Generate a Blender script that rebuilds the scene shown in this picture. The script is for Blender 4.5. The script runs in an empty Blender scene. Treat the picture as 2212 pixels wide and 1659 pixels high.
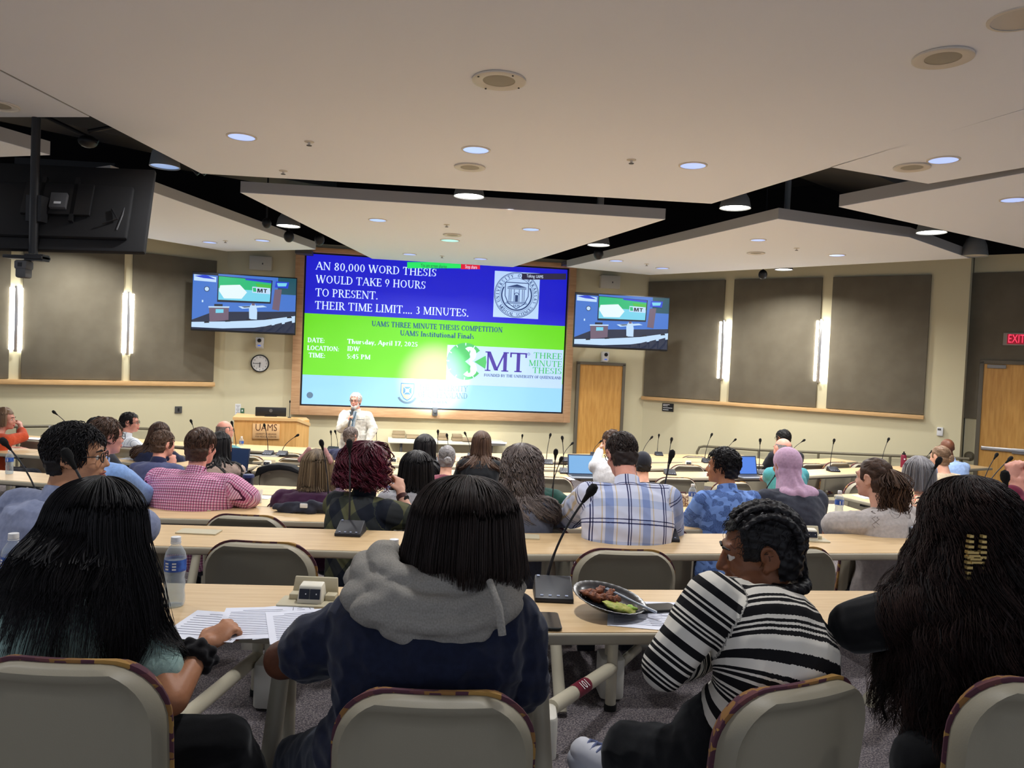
import bpy, math, random
import numpy as np
from mathutils import Vector, Matrix, Euler
random.seed(7)
RNG = np.random.default_rng(11)
SC = bpy.context.scene
COL = SC.collection
PI = math.pi
F = 1700.0
CZ = 1.556                       # camera height above the floor of the nearest row
PITCH, ROLL = math.radians(1.8), math.radians(2.46)

# ---------------------------------------------------------------- camera
cam_d = bpy.data.cameras.new('camera')
cam_d.sensor_width = 36.0
cam_d.lens = 36.0 * F / 2212.0
cam_d.clip_start = 0.05
cam = bpy.data.objects.new('camera', cam_d)
COL.objects.link(cam)
CR = Matrix.Rotation(PI / 2 - PITCH, 3, 'X') @ Matrix.Rotation(ROLL, 3, 'Z')
cam.matrix_world = Matrix.Translation((0, 0, CZ)) @ CR.to_4x4()
SC.camera = cam


def ray(u, v):
    return CR @ Vector(((u - 1106.0) / F, -(v - 829.5) / F, -1.0))


def W(u, v, z):
    """The place seen at pixel (u, v) at forward distance z."""
    d = ray(u, v)
    return Vector((0, 0, CZ)) + d * (z / d.y)


def HZ(u, v, h):
    """The place seen at pixel (u, v) on the horizontal plane at height h."""
    d = ray(u, v)
    return Vector((0, 0, CZ)) + d * ((h - CZ) / d.z)


# ---------------------------------------------------------------- colours and materials
def lin(c):
    r = []
    for x in c[:3]:
        x = x / 255.0
        r.append(x / 12.92 if x <= 0.04045 else ((x + 0.055) / 1.055) ** 2.4)
    return (r[0], r[1], r[2], 1.0)


_MATS = {}


def nd(nt, t, **kw):
    n = nt.nodes.new(t)
    for k, v in kw.items():
        if isinstance(k, str) and k.startswith('i_'):
            n.inputs[k[2:].replace('_', ' ')].default_value = v
        else:
            setattr(n, k, v)
    return n


def newmat(name):
    m = bpy.data.materials.new(name)
    m.use_nodes = True
    nt = m.node_tree
    b = nt.nodes['Principled BSDF']
    return m, nt, b


def mat(name, rgb=(128, 128, 128), rough=0.6, metal=0.0, spec=0.4, noise=None, rgb2=None, bump=None, emit=0.0, sheen=0.0, stretch=None, coat=0.0):
    """Principled material; noise=(scale, detail) blends rgb to rgb2; bump=(scale, strength)."""
    if name in _MATS:
        return _MATS[name]
    m, nt, b = newmat(name)
    L = nt.links
    b.inputs['Base Color'].default_value = lin(rgb)
    b.inputs['Roughness'].default_value = rough
    b.inputs['Metallic'].default_value = metal
    b.inputs['Specular IOR Level'].default_value = spec
    if coat:
        b.inputs['Coat Weight'].default_value = coat
        b.inputs['Coat Roughness'].default_value = 0.15
    if sheen:
        b.inputs['Sheen Weight'].default_value = sheen
        b.inputs['Sheen Roughness'].default_value = 0.5
    if emit:
        b.inputs['Emission Color'].default_value = lin(rgb)
        b.inputs['Emission Strength'].default_value = emit
    tc = None
    if noise or bump:
        tc = nd(nt, 'ShaderNodeTexCoord')
        src = tc.outputs['Object']
        if stretch:
            mp = nd(nt, 'ShaderNodeMapping')
            mp.inputs['Scale'].default_value = stretch
            L.new(src, mp.inputs['Vector'])
            src = mp.outputs['Vector']
    if noise:
        n = nd(nt, 'ShaderNodeTexNoise')
        n.inputs['Scale'].default_value = noise[0]
        n.inputs['Detail'].default_value = noise[1]
        L.new(src, n.inputs['Vector'])
        cr = nd(nt, 'ShaderNodeValToRGB')
        cr.color_ramp.elements[0].position = 0.36
        cr.color_ramp.elements[1].position = 0.64
        cr.color_ramp.elements[0].color = lin(rgb)
        cr.color_ramp.elements[1].color = lin(rgb2 or rgb)
        L.new(n.outputs['Fac'], cr.inputs['Fac'])
        L.new(cr.outputs['Color'], b.inputs['Base Color'])
    if bump:
        n2 = nd(nt, 'ShaderNodeTexNoise')
        n2.inputs['Scale'].default_value = bump[0]
        n2.inputs['Detail'].default_value = 4
        L.new(src, n2.inputs['Vector'])
        bp = nd(nt, 'ShaderNodeBump')
        bp.inputs['Strength'].default_value = bump[1]
        bp.inputs['Distance'].default_value = 0.01
        L.new(n2.outputs['Fac'], bp.inputs['Height'])
        L.new(bp.outputs['Normal'], b.inputs['Normal'])
    _MATS[name] = m
    return m


def emat(name, rgb, s=1.0):
    if name in _MATS:
        return _MATS[name]
    m, nt, b = newmat(name)
    b.inputs['Base Color'].default_value = (0.02, 0.02, 0.02, 1)
    b.inputs['Roughness'].default_value = 0.35
    b.inputs['Specular IOR Level'].default_value = 0.3
    b.inputs['Emission Color'].default_value = lin(rgb)
    b.inputs['Emission Strength'].default_value = s
    _MATS[name] = m
    return m


def clearmat(name, rgb=(240, 245, 250), alpha=0.25, rough=0.08):
    """Thin clear plastic: mostly see-through, with a gloss."""
    if name in _MATS:
        return _MATS[name]
    m, nt, b = newmat(name)
    out = nt.nodes['Material Output']
    b.inputs['Base Color'].default_value = lin(rgb)
    b.inputs['Roughness'].default_value = rough
    b.inputs['Specular IOR Level'].default_value = 0.9
    tr = nd(nt, 'ShaderNodeBsdfTransparent')
    tr.inputs['Color'].default_value = lin(rgb)
    lw = nd(nt, 'ShaderNodeLayerWeight')
    lw.inputs['Blend'].default_value = 0.35
    mx = nd(nt, 'ShaderNodeMath', operation='MULTIPLY_ADD')
    mx.inputs[1].default_value = 0.38
    mx.inputs[2].default_value = alpha
    nt.links.new(lw.outputs['Facing'], mx.inputs[0])
    mix = nd(nt, 'ShaderNodeMixShader')
    nt.links.new(mx.outputs[0], mix.inputs[0])
    nt.links.new(tr.outputs[0], mix.inputs[1])
    nt.links.new(b.outputs[0], mix.inputs[2])
    nt.links.new(mix.outputs[0], out.inputs['Surface'])
    _MATS[name] = m
    return m


# ---------------------------------------------------------------- objects
def tag(o, label=None, cat=None, group=None, kind=None):
    if label:
        o['label'] = label
    if cat:
        o['category'] = cat
    if group:
        o['group'] = group
    if kind:
        o['kind'] = kind
    return o


def thing(name, label, cat, loc=(0, 0, 0), rz=0.0, group=None):
    o = bpy.data.objects.new(name, None)
    o.empty_display_size = 0.05
    COL.objects.link(o)
    o.location = loc
    o.rotation_euler = (0, 0, rz)
    return tag(o, label, cat, group)


def link(name, me, mats, parent=None):
    o = bpy.data.objects.new(name, me)
    COL.objects.link(o)
    if mats is not None:
        for m in (mats if isinstance(mats, (list, tuple)) else [mats]):
            me.materials.append(m)
    if parent is not None:
        o.parent = parent
    return o


def copy_tree(o, parent=None):
    c = o.copy()
    COL.objects.link(c)
    if parent is not None:
        c.parent = parent
    for ch in [x for x in bpy.data.objects if x.parent == o]:
        copy_tree(ch, c)
    return c


class MB:
    """Collects shapes and links them as one mesh."""

    def __init__(s):
        s.v, s.f, s.m = [], [], []
        s.mi = 0
        s.M = None

    def add(s, vs, fs):
        b = len(s.v)
        if s.M is not None:
            vs = [s.M @ Vector(v) for v in vs]
        s.v.extend(tuple(v) for v in vs)
        s.f.extend(tuple(b + i for i in f) for f in fs)
        s.m.extend([s.mi] * len(fs))
        return s

    def box(s, c, d, R=None):
        hx, hy, hz = d[0] / 2, d[1] / 2, d[2] / 2
        vs = [Vector((x, y, z)) for x in (-hx, hx) for y in (-hy, hy) for z in (-hz, hz)]
        if R is not None:
            vs = [R @ v for v in vs]
        c = Vector(c)
        vs = [v + c for v in vs]
        return s.add(vs, [(0, 1, 3, 2), (4, 6, 7, 5), (0, 4, 5, 1), (2, 3, 7, 6), (0, 2, 6, 4), (1, 5, 7, 3)])

    def rbox(s, c, d, r, seg=3, R=None):
        """Box with rounded vertical edges (in x, y)."""
        hx, hy = d[0] / 2 - r, d[1] / 2 - r
        pts = []
        for (sx, sy, a0) in ((1, 1, 0), (-1, 1, 90), (-1, -1, 180), (1, -1, 270)):
            for k in range(seg + 1):
                a = math.radians(a0 + 90 * k / seg)
                pts.append((sx * hx + r * math.cos(a), sy * hy + r * math.sin(a)))
        return s.prism(pts, -d[2] / 2, d[2] / 2, c, R)

    def prism(s, pts, z0, z1, c=(0, 0, 0), R=None):
        n = len(pts)
        vs = [Vector((p[0], p[1], z0)) for p in pts] + [Vector((p[0], p[1], z1)) for p in pts]
        if R is not None:
            vs = [R @ v for v in vs]
        c = Vector(c)
        vs = [v + c for v in vs]
        fs = [tuple(range(n - 1, -1, -1)), tuple(range(n, 2 * n))]
        fs += [(i, (i + 1) % n, n + (i + 1) % n, n + i) for i in range(n)]
        return s.add(vs, fs)

    def tube(s, path, r, sides=10, caps=True):
        P = [Vector(p) for p in path]
        n = len(P)
        rs = r if isinstance(r, (list, tuple)) else [r] * n
        vs = []
        up = None
        for i in range(n):
            t = (P[min(i + 1, n - 1)] - P[max(i - 1, 0)])
            if t.length < 1e-9:
                t = Vector((0, 0, 1))
            t.normalize()
            if up is None:
                up = Vector((0, 0, 1)) if abs(t.z) < 0.9 else Vector((0, 1, 0))
            a = t.cross(up)
            if a.length < 1e-5:
                a = t.cross(Vector((1, 0, 0)))
            a.normalize()
            b = a.cross(t).normalized()
            up = b
            for k in range(sides):
                q = 2 * PI * k / sides
                vs.append(P[i] + (a * math.cos(q) + b * math.sin(q)) * rs[i])
        fs = []
        for i in range(n - 1):
            for k in range(sides):
                k2 = (k + 1) % sides
                fs.append((i * sides + k, i * sides + k2, (i + 1) * sides + k2, (i + 1) * sides + k))
        if caps:
            fs.append(tuple(range(sides - 1, -1, -1)))
            fs.append(tuple((n - 1) * sides + k for k in range(sides)))
        return s.add(vs, fs)

    def lathe(s, prof, c=(0, 0, 0), sides=20, R=None, caps=True):
        vs = []
        for (r, z) in prof:
            for k in range(sides):
                q = 2 * PI * k / sides
                vs.append(Vector((r * math.cos(q), r * math.sin(q), z)))
        if R is not None:
            vs = [R @ v for v in vs]
        c = Vector(c)
        vs = [v + c for v in vs]
        fs = []
        for i in range(len(prof) - 1):
            for k in range(sides):
                k2 = (k + 1) % sides
                fs.append((i * sides + k, i * sides + k2, (i + 1) * sides + k2, (i + 1) * sides + k))
        if caps:
            fs.append(tuple(range(sides - 1, -1, -1)))
            fs.append(tuple((len(prof) - 1) * sides + k for k in range(sides)))
        return s.add(vs, fs)

    def ell(s, c, r, R=None, nu=14, nv=9):
        vs, fs = [], []
        for j in range(nv + 1):
            th = PI * j / nv
            for i in range(nu):
                q = 2 * PI * i / nu
                vs.append(Vector((r[0] * math.sin(th) * math.cos(q), r[1] * math.sin(th) * math.sin(q), -r[2] * math.cos(th))))
        if R is not None:
            vs = [R @ v for v in vs]
        c = Vector(c)
        vs = [v + c for v in vs]
        for j in range(nv):
            for i in range(nu):
                i2 = (i + 1) % nu
                fs.append((j * nu + i, j * nu + i2, (j + 1) * nu + i2, (j + 1) * nu + i))
        return s.add(vs, fs)

    def quad(s, a, b, c, d):
        return s.add([a, b, c, d], [(0, 1, 2, 3)])

    def mesh(s, name, smooth=40, bevel=0.0, seg=2):
        me = bpy.data.meshes.new(name)
        me.from_pydata(s.v, [], s.f)
        if max(s.m, default=0) > 0:
            me.polygons.foreach_set('material_index', s.m)
        if bevel:
            import bmesh
            bm = bmesh.new()
            bm.from_mesh(me)
            ed = [e for e in bm.edges if len(e.link_faces) == 2 and e.calc_face_angle(0) > 0.6]
            bmesh.ops.bevel(bm, geom=ed, offset=bevel, segments=seg, affect='EDGES', profile=0.5, clamp_overlap=True)
            bm.to_mesh(me)
            bm.free()
        if smooth:
            me.polygons.foreach_set('use_smooth', [True] * len(me.polygons))
            me.set_sharp_from_angle(angle=math.radians(smooth))
        me.update()
        return me

    def build(s, name, mats, parent=None, smooth=40, bevel=0.0, seg=2):
        return link(name, s.mesh(name, smooth, bevel, seg), mats, parent)


def struct(o):
    o['kind'] = 'structure'
    return o


def bez(p0, p1, p2, n=10):
    p0, p1, p2 = Vector(p0), Vector(p1), Vector(p2)
    return [p0 * (1 - t) ** 2 + p1 * 2 * t * (1 - t) + p2 * t * t for t in [i / (n - 1) for i in range(n)]]


# vertical planes to hang things on: point, direction to the right, normal to the room
class Plane:
    def __init__(s, p, d):
        s.p = Vector((p[0], p[1], 0))
        s.d = Vector((d[0], d[1], 0)).normalized()
        s.n = Vector((s.d.y, -s.d.x, 0))      # towards the camera side

    def at(s, u, v):
        d = ray(u, v)
        o = Vector((0, 0, CZ))
        t = (s.p - o).dot(s.n) / d.dot(s.n)
        q = o + d * t
        return (q - s.p).dot(s.d), q.z

    def pt(s, a, z, off=0.0):
        q = s.p + s.d * a + s.n * off
        return Vector((q.x, q.y, z))

    def rz(s):
        return math.atan2(s.d.y, s.d.x)
# ---------------------------------------------------------------- shared materials
M_CEIL = mat('ceiling_white', (242, 245, 252), 0.85, spec=0.15)
M_CEDGE = mat('ceiling_panel_edge', (176, 174, 172), 0.8, spec=0.15)
M_BLACK = mat('plenum_black', (16, 16, 19), 0.9, spec=0.1)
M_DARK = mat('dark_grey_metal', (74, 74, 72), 0.7)
M_WALL = mat('wall_paint', (213, 204, 170), 0.75, spec=0.2, bump=(120, 0.04))
M_PANEL = mat('acoustic_fabric', (122, 115, 100), 0.95, spec=0.05, noise=(3, 3), rgb2=(115, 108, 93), bump=(400, 0.25))
M_MAPLE_TRIM = mat('maple_trim', (222, 182, 128), 0.45, noise=(6, 4), rgb2=(208, 166, 112), stretch=(0.6, 6, 6))
M_FRAME = mat('screen_frame_wood', (208, 168, 128), 0.5, noise=(6, 4), rgb2=(194, 152, 112), stretch=(0.6, 6, 6))
M_DOOR = mat('door_wood', (222, 168, 90), 0.4, noise=(5, 5), rgb2=(206, 150, 74), stretch=(6, 6, 0.6))
M_DFRAME = mat('door_frame_paint', (108, 100, 84), 0.5)
M_TABLE = mat('table_maple', (219, 189, 144), 0.38, spec=0.4, noise=(9, 5), rgb2=(207, 174, 128), stretch=(0.35, 5, 5))
M_BAND = mat('table_edge_band', (178, 168, 146), 0.5)
M_STEEL = mat('beige_steel', (190, 182, 160), 0.45)
M_CHAIR = mat('chair_plastic', (152, 144, 124), 0.5, bump=(300, 0.05))
M_RUBBER = mat('black_rubber', (20, 20, 20), 0.7)
M_MIC = mat('mic_black', (33, 35, 42), 0.45)
M_FOAM = mat('mic_foam', (13, 13, 14), 0.95, bump=(500, 0.4))
M_BTN = mat('mic_button', (150, 160, 185), 0.5)
M_WHITE = mat('white_plastic', (228, 228, 228), 0.45)
M_PAPER = mat('paper_white', (232, 234, 245), 0.8, spec=0.1)
M_INK = mat('ink_black', (40, 40, 48), 0.8)
M_CHROME = mat('brushed_metal', (200, 200, 200), 0.3, metal=0.9)
M_HANDRAIL = mat('handrail_paint', (112, 104, 84), 0.45)
M_BOX = mat('beige_power_box', (196, 186, 158), 0.5)
M_NAVYP = mat('navy_socket', (24, 28, 44), 0.5)
M_PHONE = mat('phone_black', (18, 18, 22), 0.2, coat=0.3)
M_BLK = mat('black_plastic', (22, 22, 24), 0.5)
M_CLEAR = clearmat('clear_plastic', alpha=0.12)
M_WATER = clearmat('bottle_water', (232, 238, 242), alpha=0.06, rough=0.02)


def carpet():
    m, nt, b = newmat('carpet')
    tc = nd(nt, 'ShaderNodeTexCoord')
    n = nd(nt, 'ShaderNodeTexNoise', i_Scale=130.0, i_Detail=3.0)
    n2 = nd(nt, 'ShaderNodeTexNoise', i_Scale=1.4, i_Detail=2.0)
    cr = nd(nt, 'ShaderNodeValToRGB')
    e = cr.color_ramp.elements
    e[0].position, e[0].color = 0.38, lin((74, 70, 76))
    e[1].position, e[1].color = 0.62, lin((140, 131, 130))
    e.new(0.5).color = lin((104, 98, 100))
    nt.links.new(tc.outputs['Object'], n.inputs['Vector'])
    nt.links.new(tc.outputs['Object'], n2.inputs['Vector'])
    nt.links.new(n.outputs['Fac'], cr.inputs['Fac'])
    nt.links.new(cr.outputs['Color'], b.inputs['Base Color'])
    b.inputs['Roughness'].default_value = 0.95
    b.inputs['Specular IOR Level'].default_value = 0.1
    bp = nd(nt, 'ShaderNodeBump', i_Strength=0.5, i_Distance=0.01)
    nt.links.new(n.outputs['Fac'], bp.inputs['Height'])
    nt.links.new(bp.outputs['Normal'], b.inputs['Normal'])
    return m


M_CARPET = carpet()


def upholstery():
    """Maroon and gold woven chair fabric."""
    m, nt, b = newmat('chair_upholstery')
    tc = nd(nt, 'ShaderNodeTexCoord')
    mp = nd(nt, 'ShaderNodeMapping')
    mp.inputs['Scale'].default_value = (24, 40, 40)
    v = nd(nt, 'ShaderNodeTexVoronoi', distance='CHEBYCHEV')
    v.inputs['Scale'].default_value = 1.0
    sp = nd(nt, 'ShaderNodeSeparateColor')
    cr = nd(nt, 'ShaderNodeValToRGB')
    cr.color_ramp.interpolation = 'CONSTANT'
    e = cr.color_ramp.elements
    e[0].position, e[0].color = 0.0, lin((84, 46, 58))
    e[1].position, e[1].color = 0.5, lin((168, 128, 66))
    e.new(0.68).color = lin((104, 60, 62))
    e.new(0.84).color = lin((146, 104, 56))
    nt.links.new(tc.outputs['Object'], mp.inputs['Vector'])
    nt.links.new(mp.outputs['Vector'], v.inputs['Vector'])
    nt.links.new(v.outputs['Color'], sp.inputs['Color'])
    nt.links.new(sp.outputs['Red'], cr.inputs['Fac'])
    nt.links.new(cr.outputs['Color'], b.inputs['Base Color'])
    b.inputs['Roughness'].default_value = 0.9
    return m


M_UPH = upholstery()
# ---------------------------------------------------------------- the room
ROWH = {1: .816, 2: .93, 3: 1.10, 4: 1.22, 5: 1.30, 6: 1.38, 7: 1.46, 8: 1.55}
TH = {k: CZ - h for k, h in ROWH.items()}            # table-top heights
FL = {k: t - .74 for k, t in TH.items()}             # floor heights of the tiers
FF = FL[8]                                           # floor at the front
CH = CZ + 1.7                                        # underside of the ceiling panels
WTOP = CZ + 2.02

a_ = math.radians(9.5)
P_F = Plane(W(938, 776, 15.3), (math.cos(a_), math.sin(a_)))
aL, _ = P_F.at(484, 820)
aR, _ = P_F.at(1392, 820)
P_L = Plane(P_F.pt(aL, 0), (.768, .640))
P_R = Plane(P_F.pt(aR, 0), (.812, -.583))
aRE, _ = P_R.at(2084, 800)
P_X = Plane(P_R.pt(aRE, 0, -.30), (.812, -.583))


def wall(name, P, a0, a1, z0=FF - .02, z1=WTOP, top=5.0, th=.2):
    b = MB()
    R = Matrix.Rotation(P.rz(), 3, 'Z')
    b.box(P.pt((a0 + a1) / 2, (z0 + z1) / 2, -th / 2), (abs(a1 - a0), th, z1 - z0), R)
    b.mi = 1
    b.box(P.pt((a0 + a1) / 2, (z1 + top) / 2, -th / 2), (abs(a1 - a0), th, top - z1), R)
    return struct(b.build(name, [M_WALL, M_BLACK], smooth=0))


wall('wall_front', P_F, aL - .1, aR + .1)
wall('wall_left', P_L, -11, 0.1)
wall('wall_right', P_R, -.1, aRE, th=.5)
wall('wall_exit', P_X, .02, 6.0)

# floor: one step per row (built in the table part, see the floor tiers)

b = MB()
b.box((0, 8, 4.95), (40, 34, .1))
struct(b.build('ceiling', M_BLACK, smooth=0))


# hung ceiling panels
def hpoly(pts, z):
    return [(p.x, p.y) for p in [HZ(u, v, z) for (u, v) in pts]]


def ext(p, q, k):
    return (p[0] + (q[0] - p[0]) * k, p[1] + (q[1] - p[1]) * k)


def cloud(pts, label, th=.125):
    ar = sum(pts[i][0] * pts[(i + 1) % len(pts)][1] - pts[(i + 1) % len(pts)][0] * pts[i][1] for i in range(len(pts)))
    if ar < 0:
        pts = pts[::-1]
    t = thing('ceiling_panel', label, 'ceiling panel', (pts[0][0], pts[0][1], CH), group='hung ceiling panels')
    off = [(p[0] - pts[0][0], p[1] - pts[0][1]) for p in pts]
    n = len(off)
    b = MB()
    b.add([(x, y, 0) for x, y in off] + [(x, y, .004) for x, y in off],
          [tuple(range(n - 1, -1, -1))] + [(i, (i + 1) % n, n + (i + 1) % n, n + i) for i in range(n)])
    b.build('panel_face', M_CEIL, t, smooth=0)
    b = MB()
    b.add([(x, y, .004) for x, y in off] + [(x, y, th) for x, y in off],
          [tuple(range(n, 2 * n))] + [(i, (i + 1) % n, n + (i + 1) % n, n + i) for i in range(n)])
    b.build('panel_edge', M_CEDGE, t, smooth=0)
    return t


mA, mB_, mC, mD = hpoly([(435, 375), (1537, 440), (2212, 235), (0, 150)], CH)
mE, mFx = ext(mB_, mC, 1.5), ext(mA, mD, 1.5)
cloud([mA, mB_, mE, (mE[0], -3.0), (mFx[0], -3.0), mFx], 'largest cream ceiling panel, straight above the nearest desks with a round speaker')
fa, fb = hpoly([(193, 253), (-500, 253)], CH)
fr = ext(mA, mD, 1.45)
cloud([fa, fb, (fb[0], 0.5), (fr[0] - .03, fr[1])], 'cream ceiling panel at the upper left edge, before the black gap')
ga, gb, gc = hpoly([(1793, 361), (2005, 397), (2400, 330)], CH)
ge = ext(mB_, mC, 1.45)
cloud([ga, gb, gc, (gc[0], ge[1] + .02), (ge[0] + .03, ge[1])], 'cream ceiling panel at the upper right with a downlight beside a speaker')
cloud(hpoly([(1812, 447), (2400, 340), (2900, 690), (2212, 536)], CH), 'pale ceiling panel at the right edge, cut off by the frame')
cloud(hpoly([(1681, 473), (1224, 577), (1405, 594), (2094, 558), (1965, 513)], CH), 'pointed cream ceiling panel above the right wall')
cloud(hpoly([(519, 416), (1437, 474), (1108, 577), (804, 559)], CH), 'tapering cream ceiling panel hanging before the big screen')
cloud(hpoly([(238, 383), (682, 539), (490, 543), (-150, 437)], CH), 'pale ceiling panel over the left wall, partly behind the hanging monitor')
cloud(hpoly([(-500, 165), (108, 335), (-500, 357)], CH), 'small wedge of ceiling panel at the left edge above the hanging monitor')

for (u0, v0, u1, v1, w, lb) in ((60, 262, 470, 350, .5, 'dark air duct in the ceiling gap above the hanging monitor'),
                                (440, 366, 640, 400, .5, 'dark air duct showing in the gap left of the front panel'),
                                (1770, 366, 1960, 440, .7, 'dark air duct in the ceiling gap at the upper right')):
    h = CZ + 2.25
    p, q = HZ(u0, v0, h), HZ(u1, v1, h)
    d = (q - p)
    p, q = p - d * .25, q + d * .4
    mid = (p + q) / 2
    t = tag(MB().rbox((0, 0, 0), (d.length * 1.65, w, .35), .03).build('air_duct', M_DARK, None), lb, 'air duct')
    t.location = mid + Vector((0, 0, .175))
    t.rotation_euler = (0, 0, math.atan2(d.y, d.x))

# ---------------------------------------------------------------- lamps in the ceiling
LIGHTS = []


def area(loc, size, watts, rgb, spread=150, name='lamp'):
    l = bpy.data.lights.new(name, 'AREA')
    l.shape = 'DISK'
    l.size = size
    l.energy = watts
    l.color = lin(rgb)[:3]
    l.spread = math.radians(spread)
    o = bpy.data.objects.new(name, l)
    COL.objects.link(o)
    o.location = loc
    return o


M_DL = emat('downlight_lens', (178, 196, 255), 1.1)
M_DLG = emat('downlight_lens_green', (190, 240, 225), 1.0)
M_HB = emat('lamp_lens_bright', (255, 252, 244), 7.0)
M_TRIM = mat('trim_ring', (214, 206, 192), 0.5)
M_GRILLE = mat('speaker_grille', (168, 162, 146), 0.8)
M_GREY = mat('lamp_housing', (84, 84, 86), 0.6)
M_SHADE = mat('lamp_shade_grey', (132, 134, 134), 0.5)
DLW, HBW = 29.0, 67.0


def downlight(u, v, label, m=None, r=.105, watts=None, group='recessed downlights'):
    p = HZ(u, v, CH)
    t = thing('downlight', label, 'ceiling light', (p.x, p.y, CH), group=group)
    MB().lathe([(r, .002), (r + .016, .002), (r + .016, -.006), (r, -.008), (r, .002)], caps=False, sides=28).build('trim_ring', M_TRIM, t)
    MB().lathe([(r, -.0045), (.001, -.0045)], caps=False, sides=28).build('lens', m or M_DL, t)
    area(Vector((p.x, p.y, CH - .012)), .075, watts or DLW, (249, 250, 252))


for (u, v, lb) in ((522, 295, 'bluish downlight at the left of the largest ceiling panel'),
                   (1028, 323, 'bluish downlight in the largest ceiling panel just behind a dark speaker'),
                   (1497, 357, 'bluish downlight at the right of the largest ceiling panel'),
                   (2038, 345, 'bluish downlight in the upper right panel beside a speaker'),
                   (2190, 431, 'bluish downlight in the panel cut off by the right edge'),
                   (816, 475, 'left downlight of the pair farther back on the front panel'),
                   (1147, 495, 'right downlight on the front panel'),
                   (885, 549, 'small downlight at the left of the front panel tip'),
                   (1038, 559, 'small downlight at the right of the front panel tip'),
                   (453, 523, 'left downlight in the panel over the left wall'),
                   (567, 519, 'right downlight in the panel over the left wall'),
                   (1331, 563, 'leftmost downlight in the panel over the right wall'),
                   (1431, 579, 'downlight near the far edge of the panel over the right wall'),
                   (1808, 551, 'rightmost downlight in the panel over the right wall')):
    downlight(u, v, lb, watts=(48.0 if 800 < u < 1100 and v > 500 else DLW))
downlight(972, 519, 'greenish downlight next to the speaker on the front panel', M_DLG, .13)
downlight(1638, 518, 'louvred downlight behind the speaker on the right pointed panel', M_DL, .09)
downlight(2205, 40, 'chrome downlight at the top right corner', mat('downlight_reflector', (190, 186, 180), .3, metal=.6), .125, 1.0)


def highbay(u, v, label, r=.165, h=.16, m=None, watts=None):
    p = HZ(u, v, CH)
    t = thing('pendant_lamp', label, 'lamp', (p.x, p.y, CH - .0), group='bell pendants in the ceiling gaps')
    MB().lathe([(.05, 1.5), (.05, h + .04), (.07, h + .03), (r * .62, h), (r * .86, h * .62), (r, .0), (r - .006, .0), (r * .84, h * .6), (r * .58, h - .01)], sides=28, caps=False).build('lamp_shade', M_SHADE, t)
    MB().lathe([(r - .006, .012), (.001, .012)], caps=False, sides=28).build('lens', m or M_HB, t)
    if watts != 0:
        area(Vector((p.x, p.y, CH - .03)), .3, watts or HBW, (252, 250, 246))


highbay(1013, 425, 'brightest bell lamp between the largest panel and the front panel')
highbay(1588, 450, 'bright bell lamp in the gap at the tip of the largest panel')
highbay(623, 489, 'bright bell lamp left of the front panel')
highbay(1293, 530, 'bright bell lamp right of the front panel')
highbay(2012, 503, 'bright bell lamp right of the pointed panel', .17)
highbay(1693, 583, 'bright bell lamp before the acoustic panels of the right wall', .15)
highbay(356, 361, 'unlit bluish bell lamp beside the hanging monitor', .14, .2, emat('lamp_lens_blue', (150, 180, 230), .8), 8)
highbay(2105, 553, 'unlit grey bell lamp near the exit door', .17, .24, mat('lamp_lens_off', (190, 188, 176), .5), 0)
# lamps of the same ceiling grid over the seats behind the camera
for (x, y) in ((-3.2, 3.6), (0, 3.0), (3.2, 3.6), (-3.6, .2), (3.6, .2), (-5.8, 6.2), (6.0, 5.4)):
    area(Vector((x, y, CH - .02)), .2, 31.0 if y > 2 else 14.0, (249, 250, 252))

# unseen lamp behind the monitor: bare light added to brighten the left wall
area(HZ(185, 503, CH - .03), .3, 62.0, (250, 250, 248))

for (u, v, r, lb) in ((1078, 172, .165, 'large round ceiling speaker nearest the camera, ringed with screws'),
                      (2037, 123, .15, 'plain round ceiling speaker at the upper right'),
                      (1015, 360, .14, 'round ceiling speaker just before the brightest bell lamp'),
                      (1970, 360, .14, 'round ceiling speaker beside the upper right downlight'),
                      (977, 507, .13, 'round ceiling speaker in the front panel'),
                      (1633, 546, .13, 'round ceiling speaker in the pointed right panel'),
                      (-4, 226, .14, 'round ceiling speaker cut off at the left edge')):
    p = HZ(u, v, CH)
    t = thing('ceiling_speaker', lb, 'speaker', (p.x, p.y, CH), group='round ceiling speakers')
    MB().lathe([(r * .62, -.002), (r, -.002), (r, -.012), (r * .93, -.016), (r * .6, -.008)], caps=False, sides=32).build('speaker_rim', M_TRIM, t)
    MB().lathe([(r * .62, -.006), (r * .3, -.014), (.001, -.016)], caps=False, sides=32).build('grille', M_GRILLE, t)
    if r > .16:
        for k in range(4):
            q = math.radians(35 + 90 * k)
            MB().lathe([(.006, -.012), (.006, -.02), (.001, -.02)], c=(r * .9 * math.cos(q), r * .9 * math.sin(q), 0), sides=8).build('screw', M_DARK, t)

for (u, v, lb) in ((668, 306, 'tiny sprinkler on the largest panel right of a downlight'), (1364, 345, 'tiny sprinkler on the largest panel left of a downlight'),
                   (612, 369, 'twin smoke detector near the front edge of the largest panel'), (965, 485, 'tiny sprinkler on the front panel behind the speaker'),
                   (1721, 536, 'tiny sprinkler on the pointed right panel'), (1397, 570, 'tiny sprinkler between two downlights over the right wall'),
                   (487, 520, 'tiny sprinkler between two downlights over the left wall'), (955, 553, 'tiny sprinkler at the tip of the front panel')):
    p = HZ(u, v, CH)
    t = thing('ceiling_sprinkler', lb, 'sprinkler', (p.x, p.y, CH), group='ceiling sprinklers')
    MB().lathe([(.001, .001), (.04, .001), (.04, -.004), (.012, -.007), (.008, -.03), (.001, -.03)], caps=False, sides=16).build('escutcheon', M_TRIM, t)
    MB().lathe([(.001, -.03), (.022, -.03), (.022, -.034), (.001, -.034)], caps=False, sides=12).build('deflector', M_GREY, t)

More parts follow.
